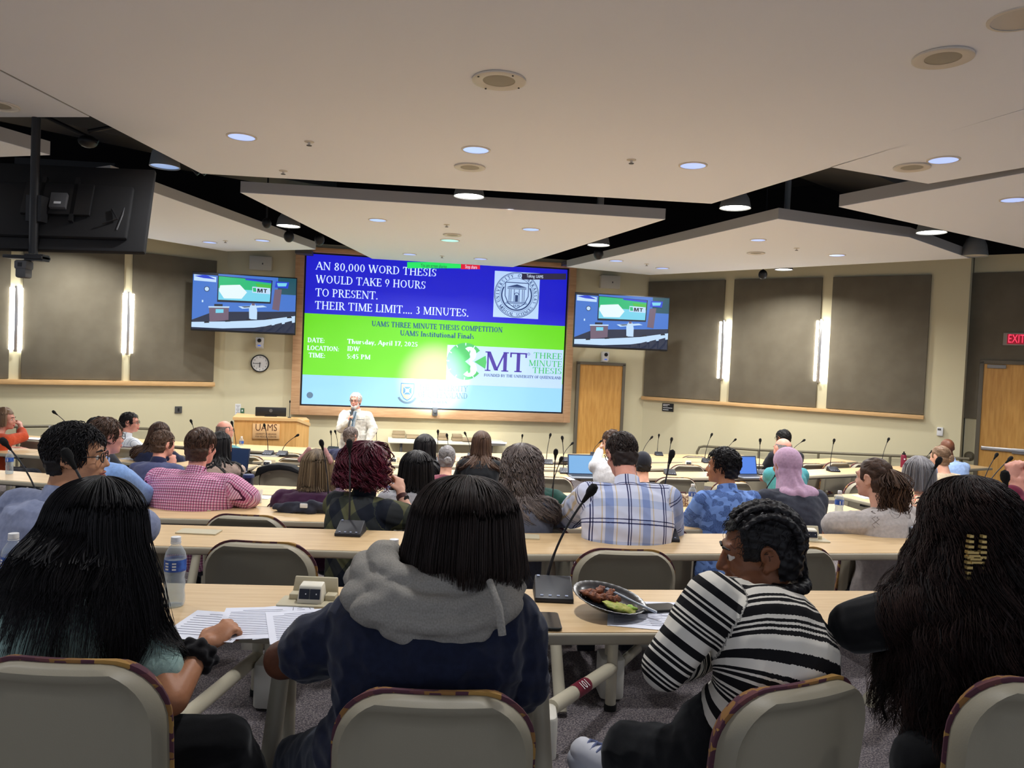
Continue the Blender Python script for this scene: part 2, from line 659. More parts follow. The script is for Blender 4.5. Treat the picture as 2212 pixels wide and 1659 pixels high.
for (u, v, d, lb) in ((624, 511, 1.0, 'black eyeball spotlight beneath the bell lamp left of the front panel'), (1293, 549, 1.0, 'black eyeball spotlight beneath the bell lamp right of the front panel'),
                      (1648, 593, 1.0, 'glossy eyeball spotlight before the right acoustic panels'), (690, 518, 1.0, 'small dark spotlight beside the left corner of the front panel'),
                      (576, 482, .8, 'tiny dark spotlight left of the bell lamp by the front panel')):
    p = HZ(u, v, CH - .06)
    t = thing('spotlight', lb, 'spotlight', p, group='small dark spotlights')
    MB().ell((0, 0, 0), (.075 * d, .075 * d, .085 * d)).build('lamp_head', M_BLK, t)
    MB().tube([(0, 0, .06), (0, 0, 1.6)], .012, 8).build('hanger_rod', M_BLK, t)

# ---------------------------------------------------------------- acoustic panels, ledges, sconces
def wallbox(name, P, u0, u1, vm, za, zb, th, m, label=None, cat=None, parent=None, group=None, bevel=.004, off=0.0, um=None):
    a0, a1 = P.at(u0, vm)[0], P.at(u1, vm)[0]
    o = MB().box((0, 0, 0), (abs(a1 - a0), th, abs(zb - za))).build(name, m, parent, bevel=bevel)
    o.location = P.pt((a0 + a1) / 2, (za + zb) / 2, th / 2 + off)
    o.rotation_euler = (0, 0, P.rz())
    if label:
        tag(o, label, cat, group)
    return o


zt, zb = P_L.at(467, 564)[1], P_L.at(463, 824)[1]
for (u0, u1, lb) in ((-190, 20, 'brown fabric acoustic panel at the left edge'), (47, 264, 'wide brown fabric panel between the two left wall lamps'), (283, 463, 'brown fabric panel beside the left wall monitor')):
    wallbox('acoustic_panel', P_L, u0, u1, 700, zt, zb, .05, M_PANEL, lb, 'wall panel', group='fabric wall panels')
wallbox('wall_ledge', P_L, -190, 461, 826, zb - .01, zb - .09, .09, M_MAPLE_TRIM, 'thin maple ledge below the left acoustic panels', 'ledge')
zt2, zb2 = P_R.at(2012, 594)[1], P_R.at(1998, 896)[1]
for (u0, u1, lb) in ((1397, 1561, 'brown fabric panel partly behind the right wall monitor'), (1581, 1770, 'brown fabric panel between the two right wall lamps'), (1793, 2004, 'brown fabric panel nearest the exit on the right wall')):
    wallbox('acoustic_panel', P_R, u0, u1, 750, zt2, zb2, .05, M_PANEL, lb, 'wall panel', group='fabric wall panels')
wallbox('wall_ledge', P_R, 1388, 1998, 880, zb2 - .01, zb2 - .075, .09, M_MAPLE_TRIM, 'thin maple ledge below the right acoustic panels', 'ledge')
zt3, zb3 = P_X.at(2100, 590)[1], P_X.at(2088, 903)[1]
wallbox('acoustic_panel', P_X, 2094, 2420, 700, zt3, zb3, .03, M_PANEL, 'dark fabric panel around the exit door', 'wall panel', group='fabric wall panels')

M_TUBE = emat('sconce_tube', (255, 253, 246), 30.0)
for (P, u, va, vb, lb) in ((P_L, 35, 619, 758, 'glowing vertical wall lamp nearest the left edge'), (P_L, 276.5, 632, 765, 'glowing vertical wall lamp left of the wall monitor'),
                           (P_R, 1567, 693, 820, 'glowing vertical wall lamp right of the right monitor'), (P_R, 1777, 691, 826, 'glowing vertical wall lamp nearer the exit')):
    a, z0 = P.at(u, va)
    _, z1 = P.at(u, vb)
    t = thing('wall_sconce', lb, 'wall lamp', P.pt(a, (z0 + z1) / 2, 0), P.rz(), 'vertical wall lamps')
    h = abs(z0 - z1)
    MB().box((0, -.02, 0), (.05, .04, h)).build('back_plate', M_CHROME, t)
    MB().box((0, -.07, 0), (.05, .02, h * 1.02)).build('front_bar', M_CHROME, t, bevel=.008)
    for s in (-1, 1):
        MB().tube([(s * .068, -.04, -h * .48), (s * .068, -.04, h * .48)], .026, 10).build('lamp_tube', M_TUBE, t)

# ---------------------------------------------------------------- handrails
def rail(P, pts, posts, label, off=.12, wallend=True):
    q = []
    for (u, v) in pts:
        a, z = P.at(u, v)
        q.append(P.pt(a, z, off))
    o = q[0].copy()
    t = thing('handrail', label, 'handrail', (o.x, o.y, o.z - .9))
    inv = Vector((o.x, o.y, o.z - .9))
    loc = [x - inv for x in q]
    path = []
    for i, x in enumerate(loc):
        path.append(x)
    MB().tube(path, .024, 10).build('rail_tube', M_HANDRAIL, t)
    for (u, v) in posts:
        a, z = P.at(u, v)
        x = P.pt(a, z, off) - inv
        MB().tube([x, x - Vector((0, 0, .95))], .022, 8).build('post', M_HANDRAIL, t)
    return t


rt = rail(P_R, [(1511, 1000), (1511, 975), (1516, 965), (1526, 963), (1640, 971), (2096, 990)], [(1644, 971), (1772, 976), (1926, 982)], 'beige steel handrail along the right wall')
rail(P_L, [(-60, 922), (30, 920), (110, 919), (200, 921), (322, 925), (322, 985)][0:5] + [(323, 935), (323, 985)], [(36, 920), (150, 920)], 'beige steel handrail along the left wall')
a, z = P_X.at(2094, 985)
o = tag(MB().lathe([(.001, 0), (.075, 0), (.075, .02), (.04, .05), (.001, .05)], sides=20, caps=False).build('rail_flange', M_HANDRAIL, rt), None)
o.location = P_X.pt(a, z, .0) - rt.location
o.rotation_euler = (PI / 2, 0, P_X.rz())
# ---------------------------------------------------------------- serif lettering drawn from strokes
GL = {}
for ln in '''A|.86|d .43 1 .08 0 t;d .43 1 .77 0 T;h .2 .66 .34;s .08 0 .1;s .77 0 .13
B|.74|v .18 0 1;s .14 0 .13;s .14 1 .13;a .36 .74 .2 .23 -90 90;a .38 .26 .24 .23 -90 90;h .18 .37 .97;h .18 .39 .5;h .18 .39 .03
C|.8|a .44 .5 .34 .47 48 312;n .7 .7 .97;n .7 .05 .25
D|.86|v .18 0 1;s .14 0 .13;s .14 1 .13;h .18 .42 .965;h .18 .42 .035;a .4 .5 .36 .465 -90 90
E|.7|v .18 0 1;s .14 0 .13;s .14 1 .13;h .18 .58 .965;h .18 .5 .5;h .18 .62 .035;n .58 .78 1;n .62 0 .22;n .48 .41 .59
F|.66|v .18 0 1;s .18 0 .16;s .14 1 .13;h .18 .58 .965;h .18 .5 .5;n .58 .78 1;n .48 .41 .59
H|.92|v .19 0 1;v .73 0 1;h .19 .73 .5;s .19 0 .15;s .73 0 .15;s .19 1 .15;s .73 1 .15
I|.42|v .21 0 1;s .21 0 .16;s .21 1 .16
K|.84|v .19 0 1;d .7 1 .26 .45 t;d .36 .58 .72 0 T;s .19 0 .15;s .19 1 .15;s .74 0 .1;s .7 1 .12
L|.66|v .19 0 1;h .19 .6 .035;n .6 0 .24;s .15 0 .13;s .19 1 .16
M|1.06|n .15 0 1;d .17 1 .52 .04 T;d .87 1 .52 .04 t;v .89 0 1;s .15 0 .12;s .89 0 .15;s .13 1 .1;s .92 1 .12
N|.92|n .16 0 1;d .16 1 .76 0 T;n .76 0 1;s .16 0 .12;s .12 1 .1;s .76 1 .12
O|.88|a .44 .5 .36 .47 0 360
P|.72|v .19 0 1;a .38 .72 .24 .25 -90 90;h .19 .38 .965;h .19 .38 .47;s .19 0 .16;s .14 1 .13
Q|.88|a .44 .5 .36 .47 0 360;d .46 .08 .84 -.2 T
R|.8|v .19 0 1;a .38 .73 .22 .24 -90 90;h .19 .38 .965;h .19 .38 .49;d .38 .5 .7 0 T;s .19 0 .15;s .14 1 .13;s .74 0 .09
S|.64|a .31 .74 .2 .225 55 275;a .33 .26 .22 .225 -125 95;n .53 .72 .97;n .09 .03 .3
T|.8|v .4 0 1;h .06 .74 .965;n .07 .75 1;n .73 .75 1;s .4 0 .16
U|.9|v .2 .34 1;n .72 .34 1;a .46 .34 .26 .32 180 360;s .2 1 .15;s .72 1 .12
V|.86|d .12 1 .44 0 T;d .76 1 .44 0 t;s .14 1 .13;s .76 1 .11
W|1.24|d .12 1 .38 0 T;d .64 1 .38 0 t;d .6 1 .86 0 T;d 1.12 1 .86 0 t;s .14 1 .12;s .62 1 .12;s 1.12 1 .11
Y|.82|d .12 1 .4 .44 T;d .72 1 .4 .44 t;v .41 0 .46;s .41 0 .15;s .14 1 .12;s .72 1 .11
0|.68|a .34 .5 .25 .47 0 360
1|.54|v .28 0 1;s .28 0 .18;d .26 .98 .08 .8 t
2|.64|a .31 .72 .2 .25 -25 165;d .5 .62 .12 .04 t;h .08 .56 .05;n .56 0 .2
3|.64|a .29 .74 .19 .22 -90 140;a .29 .27 .23 .24 -140 90
4|.66|d .42 1 .06 .3 t;h .04 .62 .3;v .46 0 1;s .46 0 .12
5|.62|h .14 .54 .94;n .15 .5 .97;a .29 .31 .22 .28 -140 130
7|.62|h .06 .56 .94;d .54 .95 .26 0 T;n .08 .74 .97
8|.68|a .34 .75 .2 .22 0 360;a .34 .26 .24 .24 0 360
9|.66|a .32 .67 .23 .3 0 360;d .54 .62 .26 0 t
,|.3|o .15 .06 .09;d .19 .06 .1 -.16 t
.|.3|o .15 .07 .09
:|.3|o .15 .09 .09;o .15 .55 .09
a|.58|a .25 .2 .16 .18 0 360;v .44 0 .46;a .28 .46 .15 .17 0 165
d|.64|a .28 .31 .19 .29 50 310;v .5 0 1;s .46 1 .12;s .54 0 .09
h|.68|v .18 0 1;a .36 .42 .18 .19 0 180;v .54 0 .42;s .18 0 .12;s .54 0 .12;s .14 1 .09
i|.36|v .18 0 .64;o .18 .87 .09;s .18 0 .13;s .14 .66 .09
l|.36|v .18 0 1;s .18 0 .13;s .14 1 .09
n|.68|v .18 0 .64;a .36 .42 .18 .19 0 180;v .54 0 .42;s .18 0 .12;s .54 0 .12;s .14 .66 .08
o|.62|a .31 .32 .23 .3 0 360
p|.66|v .18 -.3 .64;a .36 .31 .2 .29 -130 130;s .18 -.3 .13;s .14 .66 .08
r|.52|v .18 0 .64;a .36 .44 .16 .17 40 175;s .18 0 .14;s .14 .66 .08
s|.5|a .24 .47 .14 .14 50 280;a .25 .18 .16 .15 -130 100
t|.44|v .2 .06 .85;h .04 .4 .62;a .3 .1 .1 .08 180 310
u|.68|v .17 .2 .64;a .35 .2 .18 .18 180 360;v .53 0 .64;s .13 .66 .08;s .49 .66 .08;s .57 0 .08
y|.6|d .1 .64 .3 0 T;d .52 .64 .2 -.3 t;s .12 .66 .1;s .5 .66 .1
-|.4|h .06 .34 .36'''.split('\n'):
    k_, w_, p_ = ln.split('|', 2)
    GL[k_] = (float(w_), [[x if i == 0 or x in 'tT' else float(x) for i, x in enumerate(q.split())] for q in p_.split(';')])


def glyph(ch, T=.15, t=.07):
    """Flat polygons (lists of 2-D points) of one letter of height 1."""
    out = []
    w, ps = GL[ch]
    for p in ps:
        k = p[0]
        if k in 'vn':
            x, y0, y1 = p[1:4]
            h = (T if k == 'v' else t) / 2
            out.append([(x - h, y0), (x + h, y0), (x + h, y1), (x - h, y1)])
        elif k == 'h':
            out.append([(p[1], p[3] - t / 2), (p[2], p[3] - t / 2), (p[2], p[3] + t / 2), (p[1], p[3] + t / 2)])
        elif k == 's':
            y0 = p[2] if p[2] <= .01 else p[2] - t * .8
            out.append([(p[1] - p[3], y0), (p[1] + p[3], y0), (p[1] + p[3], y0 + t * .8), (p[1] - p[3], y0 + t * .8)])
        elif k == 'd':
            h = (T if p[5] == 'T' else t) * .56
            q = [(p[1] - h, p[2]), (p[1] + h, p[2]), (p[3] + h, p[4]), (p[3] - h, p[4])]
            out.append(q)
        elif k == 'o':
            out.append([(p[1] + p[3] * math.cos(a * PI / 4), p[2] + p[3] * math.sin(a * PI / 4)) for a in range(8)])
        elif k == 'a':
            cx, cy, rx, ry, a0, a1 = p[1:7]
            n = max(4, int(abs(a1 - a0) / 22))
            for i in range(n):
                q = []
                for (j, s) in ((i, 1), (i + 1, 1), (i + 1, -1), (i, -1)):
                    a = math.radians(a0 + (a1 - a0) * j / n)
                    c = abs(math.cos(a))
                    hw = (t + (T - t) * c * c) / 2
                    q.append((cx + (rx + s * hw - T * .3) * math.cos(a), cy + (ry + s * hw - t * .3) * math.sin(a)))
                out.append(q)
    return w, out


def serif(b, txt, x0, x1, z, h, y, bold=1.0, shear=0.0):
    """Lay text between x0 and x1 with its base line at z; y is the depth."""
    tot = sum(.34 if c == ' ' else GL[c][0] for c in txt)
    k = (x1 - x0) / tot
    x = 0.0
    for c in txt:
        if c == ' ':
            x += .34
            continue
        w, polys = glyph(c, .15 * bold, .07 * bold)
        for q in polys:
            b.add([(x0 + (x + px) * k, y, z + py * h + shear * (x + px) * k) for px, py in q], [tuple(range(len(q)))])
        x += w


def ringtext(b, txt, cx, cz, r, a0, a1, h, y, inward=False, bold=1.0):
    n = len(txt)
    for i, c in enumerate(txt):
        if c == ' ':
            continue
        a = math.radians(a0 + (a1 - a0) * i / (n - 1))
        w, polys = glyph(c, .15 * bold, .07 * bold)
        s = 1 if not inward else -1
        ux, uz = math.sin(a) * s, -math.cos(a) * s
        rx, rz = math.cos(a) * s, math.sin(a) * s
        for q in polys:
            b.add([(cx + r * math.cos(a) + ux * (px - w / 2) * h + rx * py * h, y, cz + r * math.sin(a) + uz * (px - w / 2) * h + rz * py * h) for px, py in q],
                  [tuple(range(len(q)))])


def sans(txt, size, m, parent, name, loc, align='CENTER', width=None, rot=(PI / 2, 0, 0)):
    cu = bpy.data.curves.new(name, 'FONT')
    cu.body = txt
    cu.size = size
    cu.align_x = align
    cu.align_y = 'CENTER'
    cu.resolution_u = 3
    ob = bpy.data.objects.new(name, cu)
    COL.objects.link(ob)
    dg = bpy.context.evaluated_depsgraph_get()
    me = bpy.data.meshes.new_from_object(ob.evaluated_get(dg))
    bpy.data.objects.remove(ob)
    bpy.data.curves.remove(cu)
    o = link(name, me, m, parent)
    me.name = name
    o.location = loc
    o.rotation_euler = rot
    if width:
        xs = [v.co.x for v in me.vertices]
        w = max(xs) - min(xs)
        o.scale = (width / w, 1, 1)
    return o


def homog(src, dst):
    A = []
    for (x, y), (u, v) in zip(src, dst):
        A.append([x, y, 1, 0, 0, 0, -u * x, -u * y, -u])
        A.append([0, 0, 0, x, y, 1, -v * x, -v * y, -v])
    _, _, V = np.linalg.svd(np.array(A, float))
    H = V[-1].reshape(3, 3)
    return lambda x, y: tuple((lambda q: (q[0] / q[2], q[1] / q[2]))(H @ np.array([x, y, 1.0])))


# ---------------------------------------------------------------- the big screen
cs = [(663, 549), (1222, 583), (1213, 890), (652, 872)]
pl = [P_F.at(u, v) for u, v in cs]
sx0, sx1 = (pl[0][0] + pl[3][0]) / 2, (pl[1][0] + pl[2][0]) / 2
sz1, sz0 = (pl[0][1] + pl[1][1]) / 2, (pl[2][1] + pl[3][1]) / 2
SW, SH = sx1 - sx0, sz1 - sz0
scr = thing('video_screen', 'huge bright screen showing a blue and green slide', 'screen', P_F.pt((sx0 + sx1) / 2, sz0, 0), P_F.rz())
toS = homog(cs, [(-SW / 2, SH), (SW / 2, SH), (SW / 2, 0), (-SW / 2, 0)])
FR_ = .19
b = MB()
for (x0, x1, z0, z1) in ((-SW / 2 - FR_, -SW / 2 - .03, -.2, SH + .12), (SW / 2 + .03, SW / 2 + FR_ * .9, -.2, SH + .12), (-SW / 2 - .03, SW / 2 + .03, -.2, -.03), (-SW / 2 - .03, SW / 2 + .03, SH + .03, SH + .12)):
    b.box(((x0 + x1) / 2, -.07, (z0 + z1) / 2), (x1 - x0, .14, z1 - z0))
b.build('screen_frame', M_FRAME, scr, bevel=.006)
b = MB()
b.box((0, -.03, SH / 2), (SW + .06, .06, SH + .06))
b.build('bezel', M_BLK, scr)


def rect(b, u0, v0, u1, v1, y):
    p = [toS(u0, v0), toS(u1, v0), toS(u1, v1), toS(u0, v1)]
    b.quad(*[(x, y, z) for x, z in p])


def srect(b, x0, x1, z0, z1, y):
    b.quad((x0, y, z0), (x1, y, z0), (x1, y, z1), (x0, y, z1))


def semat(name, rgb, s=1.0):
    """Screen pixels: they glow, and the white face behind them also takes light."""
    if name in _MATS:
        return _MATS[name]
    m = emat(name, rgb, s)
    m.node_tree.nodes['Principled BSDF'].inputs['Base Color'].default_value = lin([60 + c * .4 for c in rgb])
    m.node_tree.nodes['Principled BSDF'].inputs['Roughness'].default_value = .6
    return m


S_BLUE = semat('slide_blue', (8, 14, 196))
S_GREEN = semat('slide_green', (92, 208, 12))
S_SKY = semat('slide_pale_blue', (134, 198, 252))
S_WHITE = semat('slide_white', (214, 234, 255))
S_PALE = semat('slide_logo_ground', (176, 206, 245))
S_TEAL = semat('slide_text_teal', (6, 78, 110))
S_INDIGO = semat('slide_indigo', (48, 26, 142))
S_LOGOG = semat('slide_logo_green', (52, 178, 82))
S_LINE = semat('slide_seal_line', (34, 60, 110))
S_BAR = semat('call_bar_green', (28, 222, 96))
S_RED = semat('call_bar_red', (214, 18, 52))
S_NAVY = semat('call_bar_dark', (34, 30, 60))
S_YEL = semat('crest_yellow', (208, 218, 120))
S_CB = semat('crest_blue', (22, 92, 170))
S_GREY = semat('slide_grey', (70, 104, 130))

zg1 = (toS(658, 676)[1] + toS(1219, 704)[1]) / 2
zg0 = (toS(655, 806)[1] + toS(1216, 832)[1]) / 2
b = MB()
srect(b, -SW / 2, SW / 2, zg1, SH, -.062)
b.build('blue_band', S_BLUE, scr)
b = MB()
srect(b, -SW / 2, SW / 2, zg0, zg1, -.062)
b.build('green_band', S_GREEN, scr)
b = MB()
srect(b, -SW / 2, SW / 2, 0, zg0, -.062)
b.build('pale_blue_band', S_SKY, scr)


def stext(name, m, rows, y=-.066, bold=1.0):
    for (txt, u0, v0, u1, v1, hpx) in rows:
        b = MB()
        x0, z0 = toS(u0, v0)
        x1, z1 = toS(u1, v1)
        zt_ = toS(u0, v0 - hpx)[1]
        serif(b, txt, x0, x1, (z0 + z1) / 2, zt_ - z0, y, bold)
        b.build(name, m, scr, smooth=0)


stext('headline_text', S_WHITE, [('AN 80,000 WORD THESIS', 682, 583, 941, 598, 17), ('WOULD TAKE 9 HOURS', 682, 611, 918, 625, 17), ('TO PRESENT.', 681, 640, 816, 647, 17), ('THEIR TIME LIMIT.... 3 MINUTES.', 680, 667, 1011, 684, 17)], bold=.95)
stext('title_text', S_TEAL, [('UAMS THREE MINUTE THESIS COMPETITION', 802, 705, 1084, 717, 11.5), ('UAMS Institutional Finals', 863, 725, 1023, 731, 11.5)], bold=1.5)
stext('detail_text', S_WHITE, [('DATE:', 665, 739, 702, 740, 10), ('LOCATION:', 664, 756, 733, 758, 10), ('TIME:', 667, 771, 703, 773, 10),
                               ('Thursday, April 17, 2025', 750, 742, 902, 748, 10), ('IDW', 750, 757, 777, 758.5, 10), ('5:45 PM', 749, 774, 800, 776, 10)], bold=1.35)
# conference call bar
b = MB()
rect(b, 878, 567, 993, 580, -.067)
b.build('call_bar', S_BAR, scr)
b = MB()
rect(b, 993, 571, 1034, 582, -.067)
b.build('stop_button', S_RED, scr)
x, z = toS(935, 575.5)
sans('You are screen sharing', .1, S_NAVY, scr, 'call_bar_text', (x, -.069, z), width=.5)
x, z = toS(1015, 577.5)
sans('Stop share', .095, S_WHITE, scr, 'stop_button_text', (x, -.069, z), width=.23)
# seal
b = MB()
x0, z0 = toS(1063, 684)
x1, z1 = toS(1166, 588)
srect(b, x0, x0 + .9, z0, z0 + .9, -.066)
b.build('seal_ground', S_PALE, scr)
b = MB()
cx, cz, R_ = x0 + .45, z0 + .45, .45


def ring(b, cx, cz, r, w, y, a0=0, a1=360, n=48, sx=1.0):
    for i in range(n):
        q = []
        for (j, rr) in ((i, r), (i + 1, r), (i + 1, r - w), (i, r - w)):
            a = math.radians(a0 + (a1 - a0) * j / n)
            q.append((cx + sx * rr * math.cos(a), y, cz + rr * math.sin(a)))
        b.add(q, [(0, 1, 2, 3)])


ring(b, cx, cz, .445, .012, -.07)
ring(b, cx, cz, .425, .006, -.07)
ring(b, cx, cz, .335, .008, -.07)
ring(b, cx, cz, .31, .028, -.07, 150, 390, 40)
ringtext(b, 'UNIVERSITY OF ARKANSAS', cx, cz, .347, 200, -20, .062, -.07, bold=1.4)
ringtext(b, 'MEDICAL SCIENCES', cx, cz, .415, 218, 322, .062, -.07, inward=True, bold=1.4)
# shield with a columned doorway
sh = [(-.23, .24), (.23, .24), (.23, -.02), (.16, -.17), (0, -.27), (-.16, -.17), (-.23, -.02)]
for i in range(len(sh)):
    (ax, az), (bx_, bz_) = sh[i], sh[(i + 1) % len(sh)]
    d = Vector((bx_ - ax, bz_ - az)).normalized() * .008
    b.quad((cx + ax - d.y, -.07, cz + az + d.x), (cx + bx_ - d.y, -.07, cz + bz_ + d.x), (cx + bx_ + d.y, -.07, cz + bz_ - d.x), (cx + ax + d.y, -.07, cz + az - d.x))
for xx in (-.15, -.115, .115, .15, -.05, .05):
    srect(b, cx + xx - .006, cx + xx + .006, cz - .13, cz + .11, -.07)
for (zz, w) in ((.12, .19), (.145, .19), (-.14, .2), (-.165, .22)):
    srect(b, cx - w, cx + w, cz + zz - .006, cz + zz + .006, -.07)
b.add([(cx - .19, -.07, cz + .155), (cx + .19, -.07, cz + .155), (cx, -.07, cz + .21)], [(0, 1, 2)])
ring(b, cx, cz + .0, .05, .012, -.07, 0, 180, 16)
srect(b, cx - .03, cx + .03, cz - .13, cz, -.07)
serif(b, '1879', cx - .07, cx + .07, cz - .235, .05, -.071, 1.4)
b.build('seal', S_LINE, scr, smooth=0)
b = MB()
rect(b, 1124, 591, 1219, 604, -.072)
b.build('talking_bar', S_NAVY, scr)
x, z = toS(1152, 597.5)
sans('Talking: UAMS', .085, S_WHITE, scr, 'talking_text', (x, -.074, z), width=.33)
# 3MT logo
b = MB()
x0, z1 = toS(966, 742)
x1, z0 = toS(1216, 828)
srect(b, x0, SW / 2 - .01, z0 - .1, z1 - .02, -.066)
b.build('logo_ground', S_PALE, scr)
lcx, lcz = toS(1004, 780)
LR = .36
b = MB()
n = 40
pts = []
for i in range(n + 1):
    a = math.radians(38 + 284 * i / n)
    pts.append((lcx + LR * math.cos(a), -.069, lcz + LR * math.sin(a)))
pts = [(lcx, -.069, lcz)] + pts
b.add(pts, [(0, i, i + 1) for i in range(1, n + 1)])
b.add([(lcx + .18, -.069, lcz), (lcx + .4, -.069, lcz - .13), (lcx + .42, -.069, lcz), (lcx + .4, -.069, lcz + .13)], [(0, 1, 2, 3)])
b.build('logo_clock', S_LOGOG, scr, smooth=0)
b = MB()
serif(b, '3', lcx - .08, lcx + .28, lcz - .3, .6, -.072, 1.6)
b.build('logo_three', S_WHITE, scr, smooth=0)
for a in range(60, 320, 30):
    q = math.radians(a)
    c, s = math.cos(q), math.sin(q)
    b = MB()
    b.quad((lcx + LR * c + .008 * s, -.072, lcz + LR * s - .008 * c), (lcx + LR * c - .008 * s, -.072, lcz + LR * s + .008 * c),
           (lcx + LR * .86 * c - .008 * s, -.072, lcz + LR * .86 * s + .008 * c), (lcx + LR * .86 * c + .008 * s, -.072, lcz + LR * .86 * s - .008 * c))
    b.build('logo_tick', S_WHITE, scr, smooth=0)
stext('logo_letters', S_INDIGO, [('MT', 1045, 801, 1138, 803, 42)], -.07, bold=1.0)
stext('logo_words', S_LOGOG, [('THREE', 1151, 773, 1213, 776, 13), ('MINUTE', 1141, 789, 1213, 793, 13), ('THESIS', 1149, 805, 1213, 808, 13)], -.07)
stext('founded_text', S_LINE, [('FOUNDED BY THE UNIVERSITY OF QUEENSLAND', 1045, 812, 1212, 819, 6)], -.07, bold=1.4)
x, z = toS(1141, 764)
b = MB()
ring(b, x, z, .025, .008, -.07)
b.build('registered_mark', S_INDIGO, scr)
# university crest and words
stext('university_text', S_GREY, [('THE UNIVERSITY', 904, 842, 1010, 845, 12), ('OF QUEENSLAND', 903, 857, 1010, 861, 12), ('AUSTRALIA', 906, 869, 966, 871, 5)], -.066)
kx, kz = toS(880, 846)
b = MB()


def shield(b, s, y):
    b.add([(kx + a * s, y, kz + c * s) for a, c in ((-.13, .17), (.13, .17), (.13, -.02), (.07, -.13), (0, -.17), (-.07, -.13), (-.13, -.02))], [tuple(range(7))])


shield(b, 1.0, -.066)
b.build('crest_border', S_CB, scr, smooth=0)
b = MB()
shield(b, .88, -.068)
b.build('crest_field', S_YEL, scr, smooth=0)
b = MB()
b.quad((kx - .08, -.07, kz + .1), (kx + .08, -.07, kz + .1), (kx + .08, -.07, kz - .05), (kx - .08, -.07, kz - .05))
b.build('crest_centre', S_CB, scr, smooth=0)
b = MB()
srect(b, kx - .035, kx + .035, kz - .01, kz + .06, -.072)
for s in (-1, 1):
    for q in (-1, 1):
        b.quad((kx + s * .03, -.072, kz + .025 + q * .025), (kx + s * .075, -.072, kz + .025 + q * .065), (kx + s * .068, -.072, kz + .025 + q * .072), (kx + s * .022, -.072, kz + .025 + q * .032))
b.build('crest_cross', S_WHITE, scr, smooth=0)
b = MB()
ring(b, kx, kz - .03, .2, .04, -.066, 205, 335, 14)
b.build('crest_ribbon', S_GREY, scr, smooth=0)
x, z = toS(670, 853)
b = MB()
b.add([(x + .06 * math.cos(a * PI / 10), -.066, z + .06 * math.sin(a * PI / 10)) for a in range(20)], [tuple(range(20))])
b.build('corner_badge', S_GREY, scr, smooth=0)
# screen glare: imitated by a spot without fixture, added in the ceiling gap
def spot(loc, to, watts, ang, blend, rgb, r=.05):
    l = bpy.data.lights.new('beam', 'SPOT')
    l.energy = watts
    l.spot_size = math.radians(ang)
    l.spot_blend = blend
    l.shadow_soft_size = r
    l.color = lin(rgb)[:3]
    o = bpy.data.objects.new('beam', l)
    COL.objects.link(o)
    o.location = loc
    o.rotation_euler = (Vector(to) - Vector(loc)).to_track_quat('-Z', 'Y').to_euler()
    return o


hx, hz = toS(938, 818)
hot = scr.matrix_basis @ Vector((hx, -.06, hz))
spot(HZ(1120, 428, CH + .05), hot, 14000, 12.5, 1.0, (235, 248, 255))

# the eyeball spotlight left of the front panel is aimed at the speaker and the wall behind
a, z = P_F.at(900, 965)
spot(HZ(640, 520, CH - .2), P_F.pt(a, z, .6), 700, 44, .8, (255, 246, 230), .04)

b = MB()
b.box((0, -.19, 0), (.1, .1, .15))
b.lathe([(.03, 0), (.03, .04), (.001, .045)], c=(0, -.24, 0), R=Matrix.Rotation(PI / 2, 3, 'X'))
a, z = P_F.at(938, 888)
t = tag(b.build('sensor_box', M_GREY, None, bevel=.01), 'small dark sensor on the lower screen frame', 'sensor')
t.location = P_F.pt(a, z)
t.rotation_euler = (0, 0, P_F.rz())

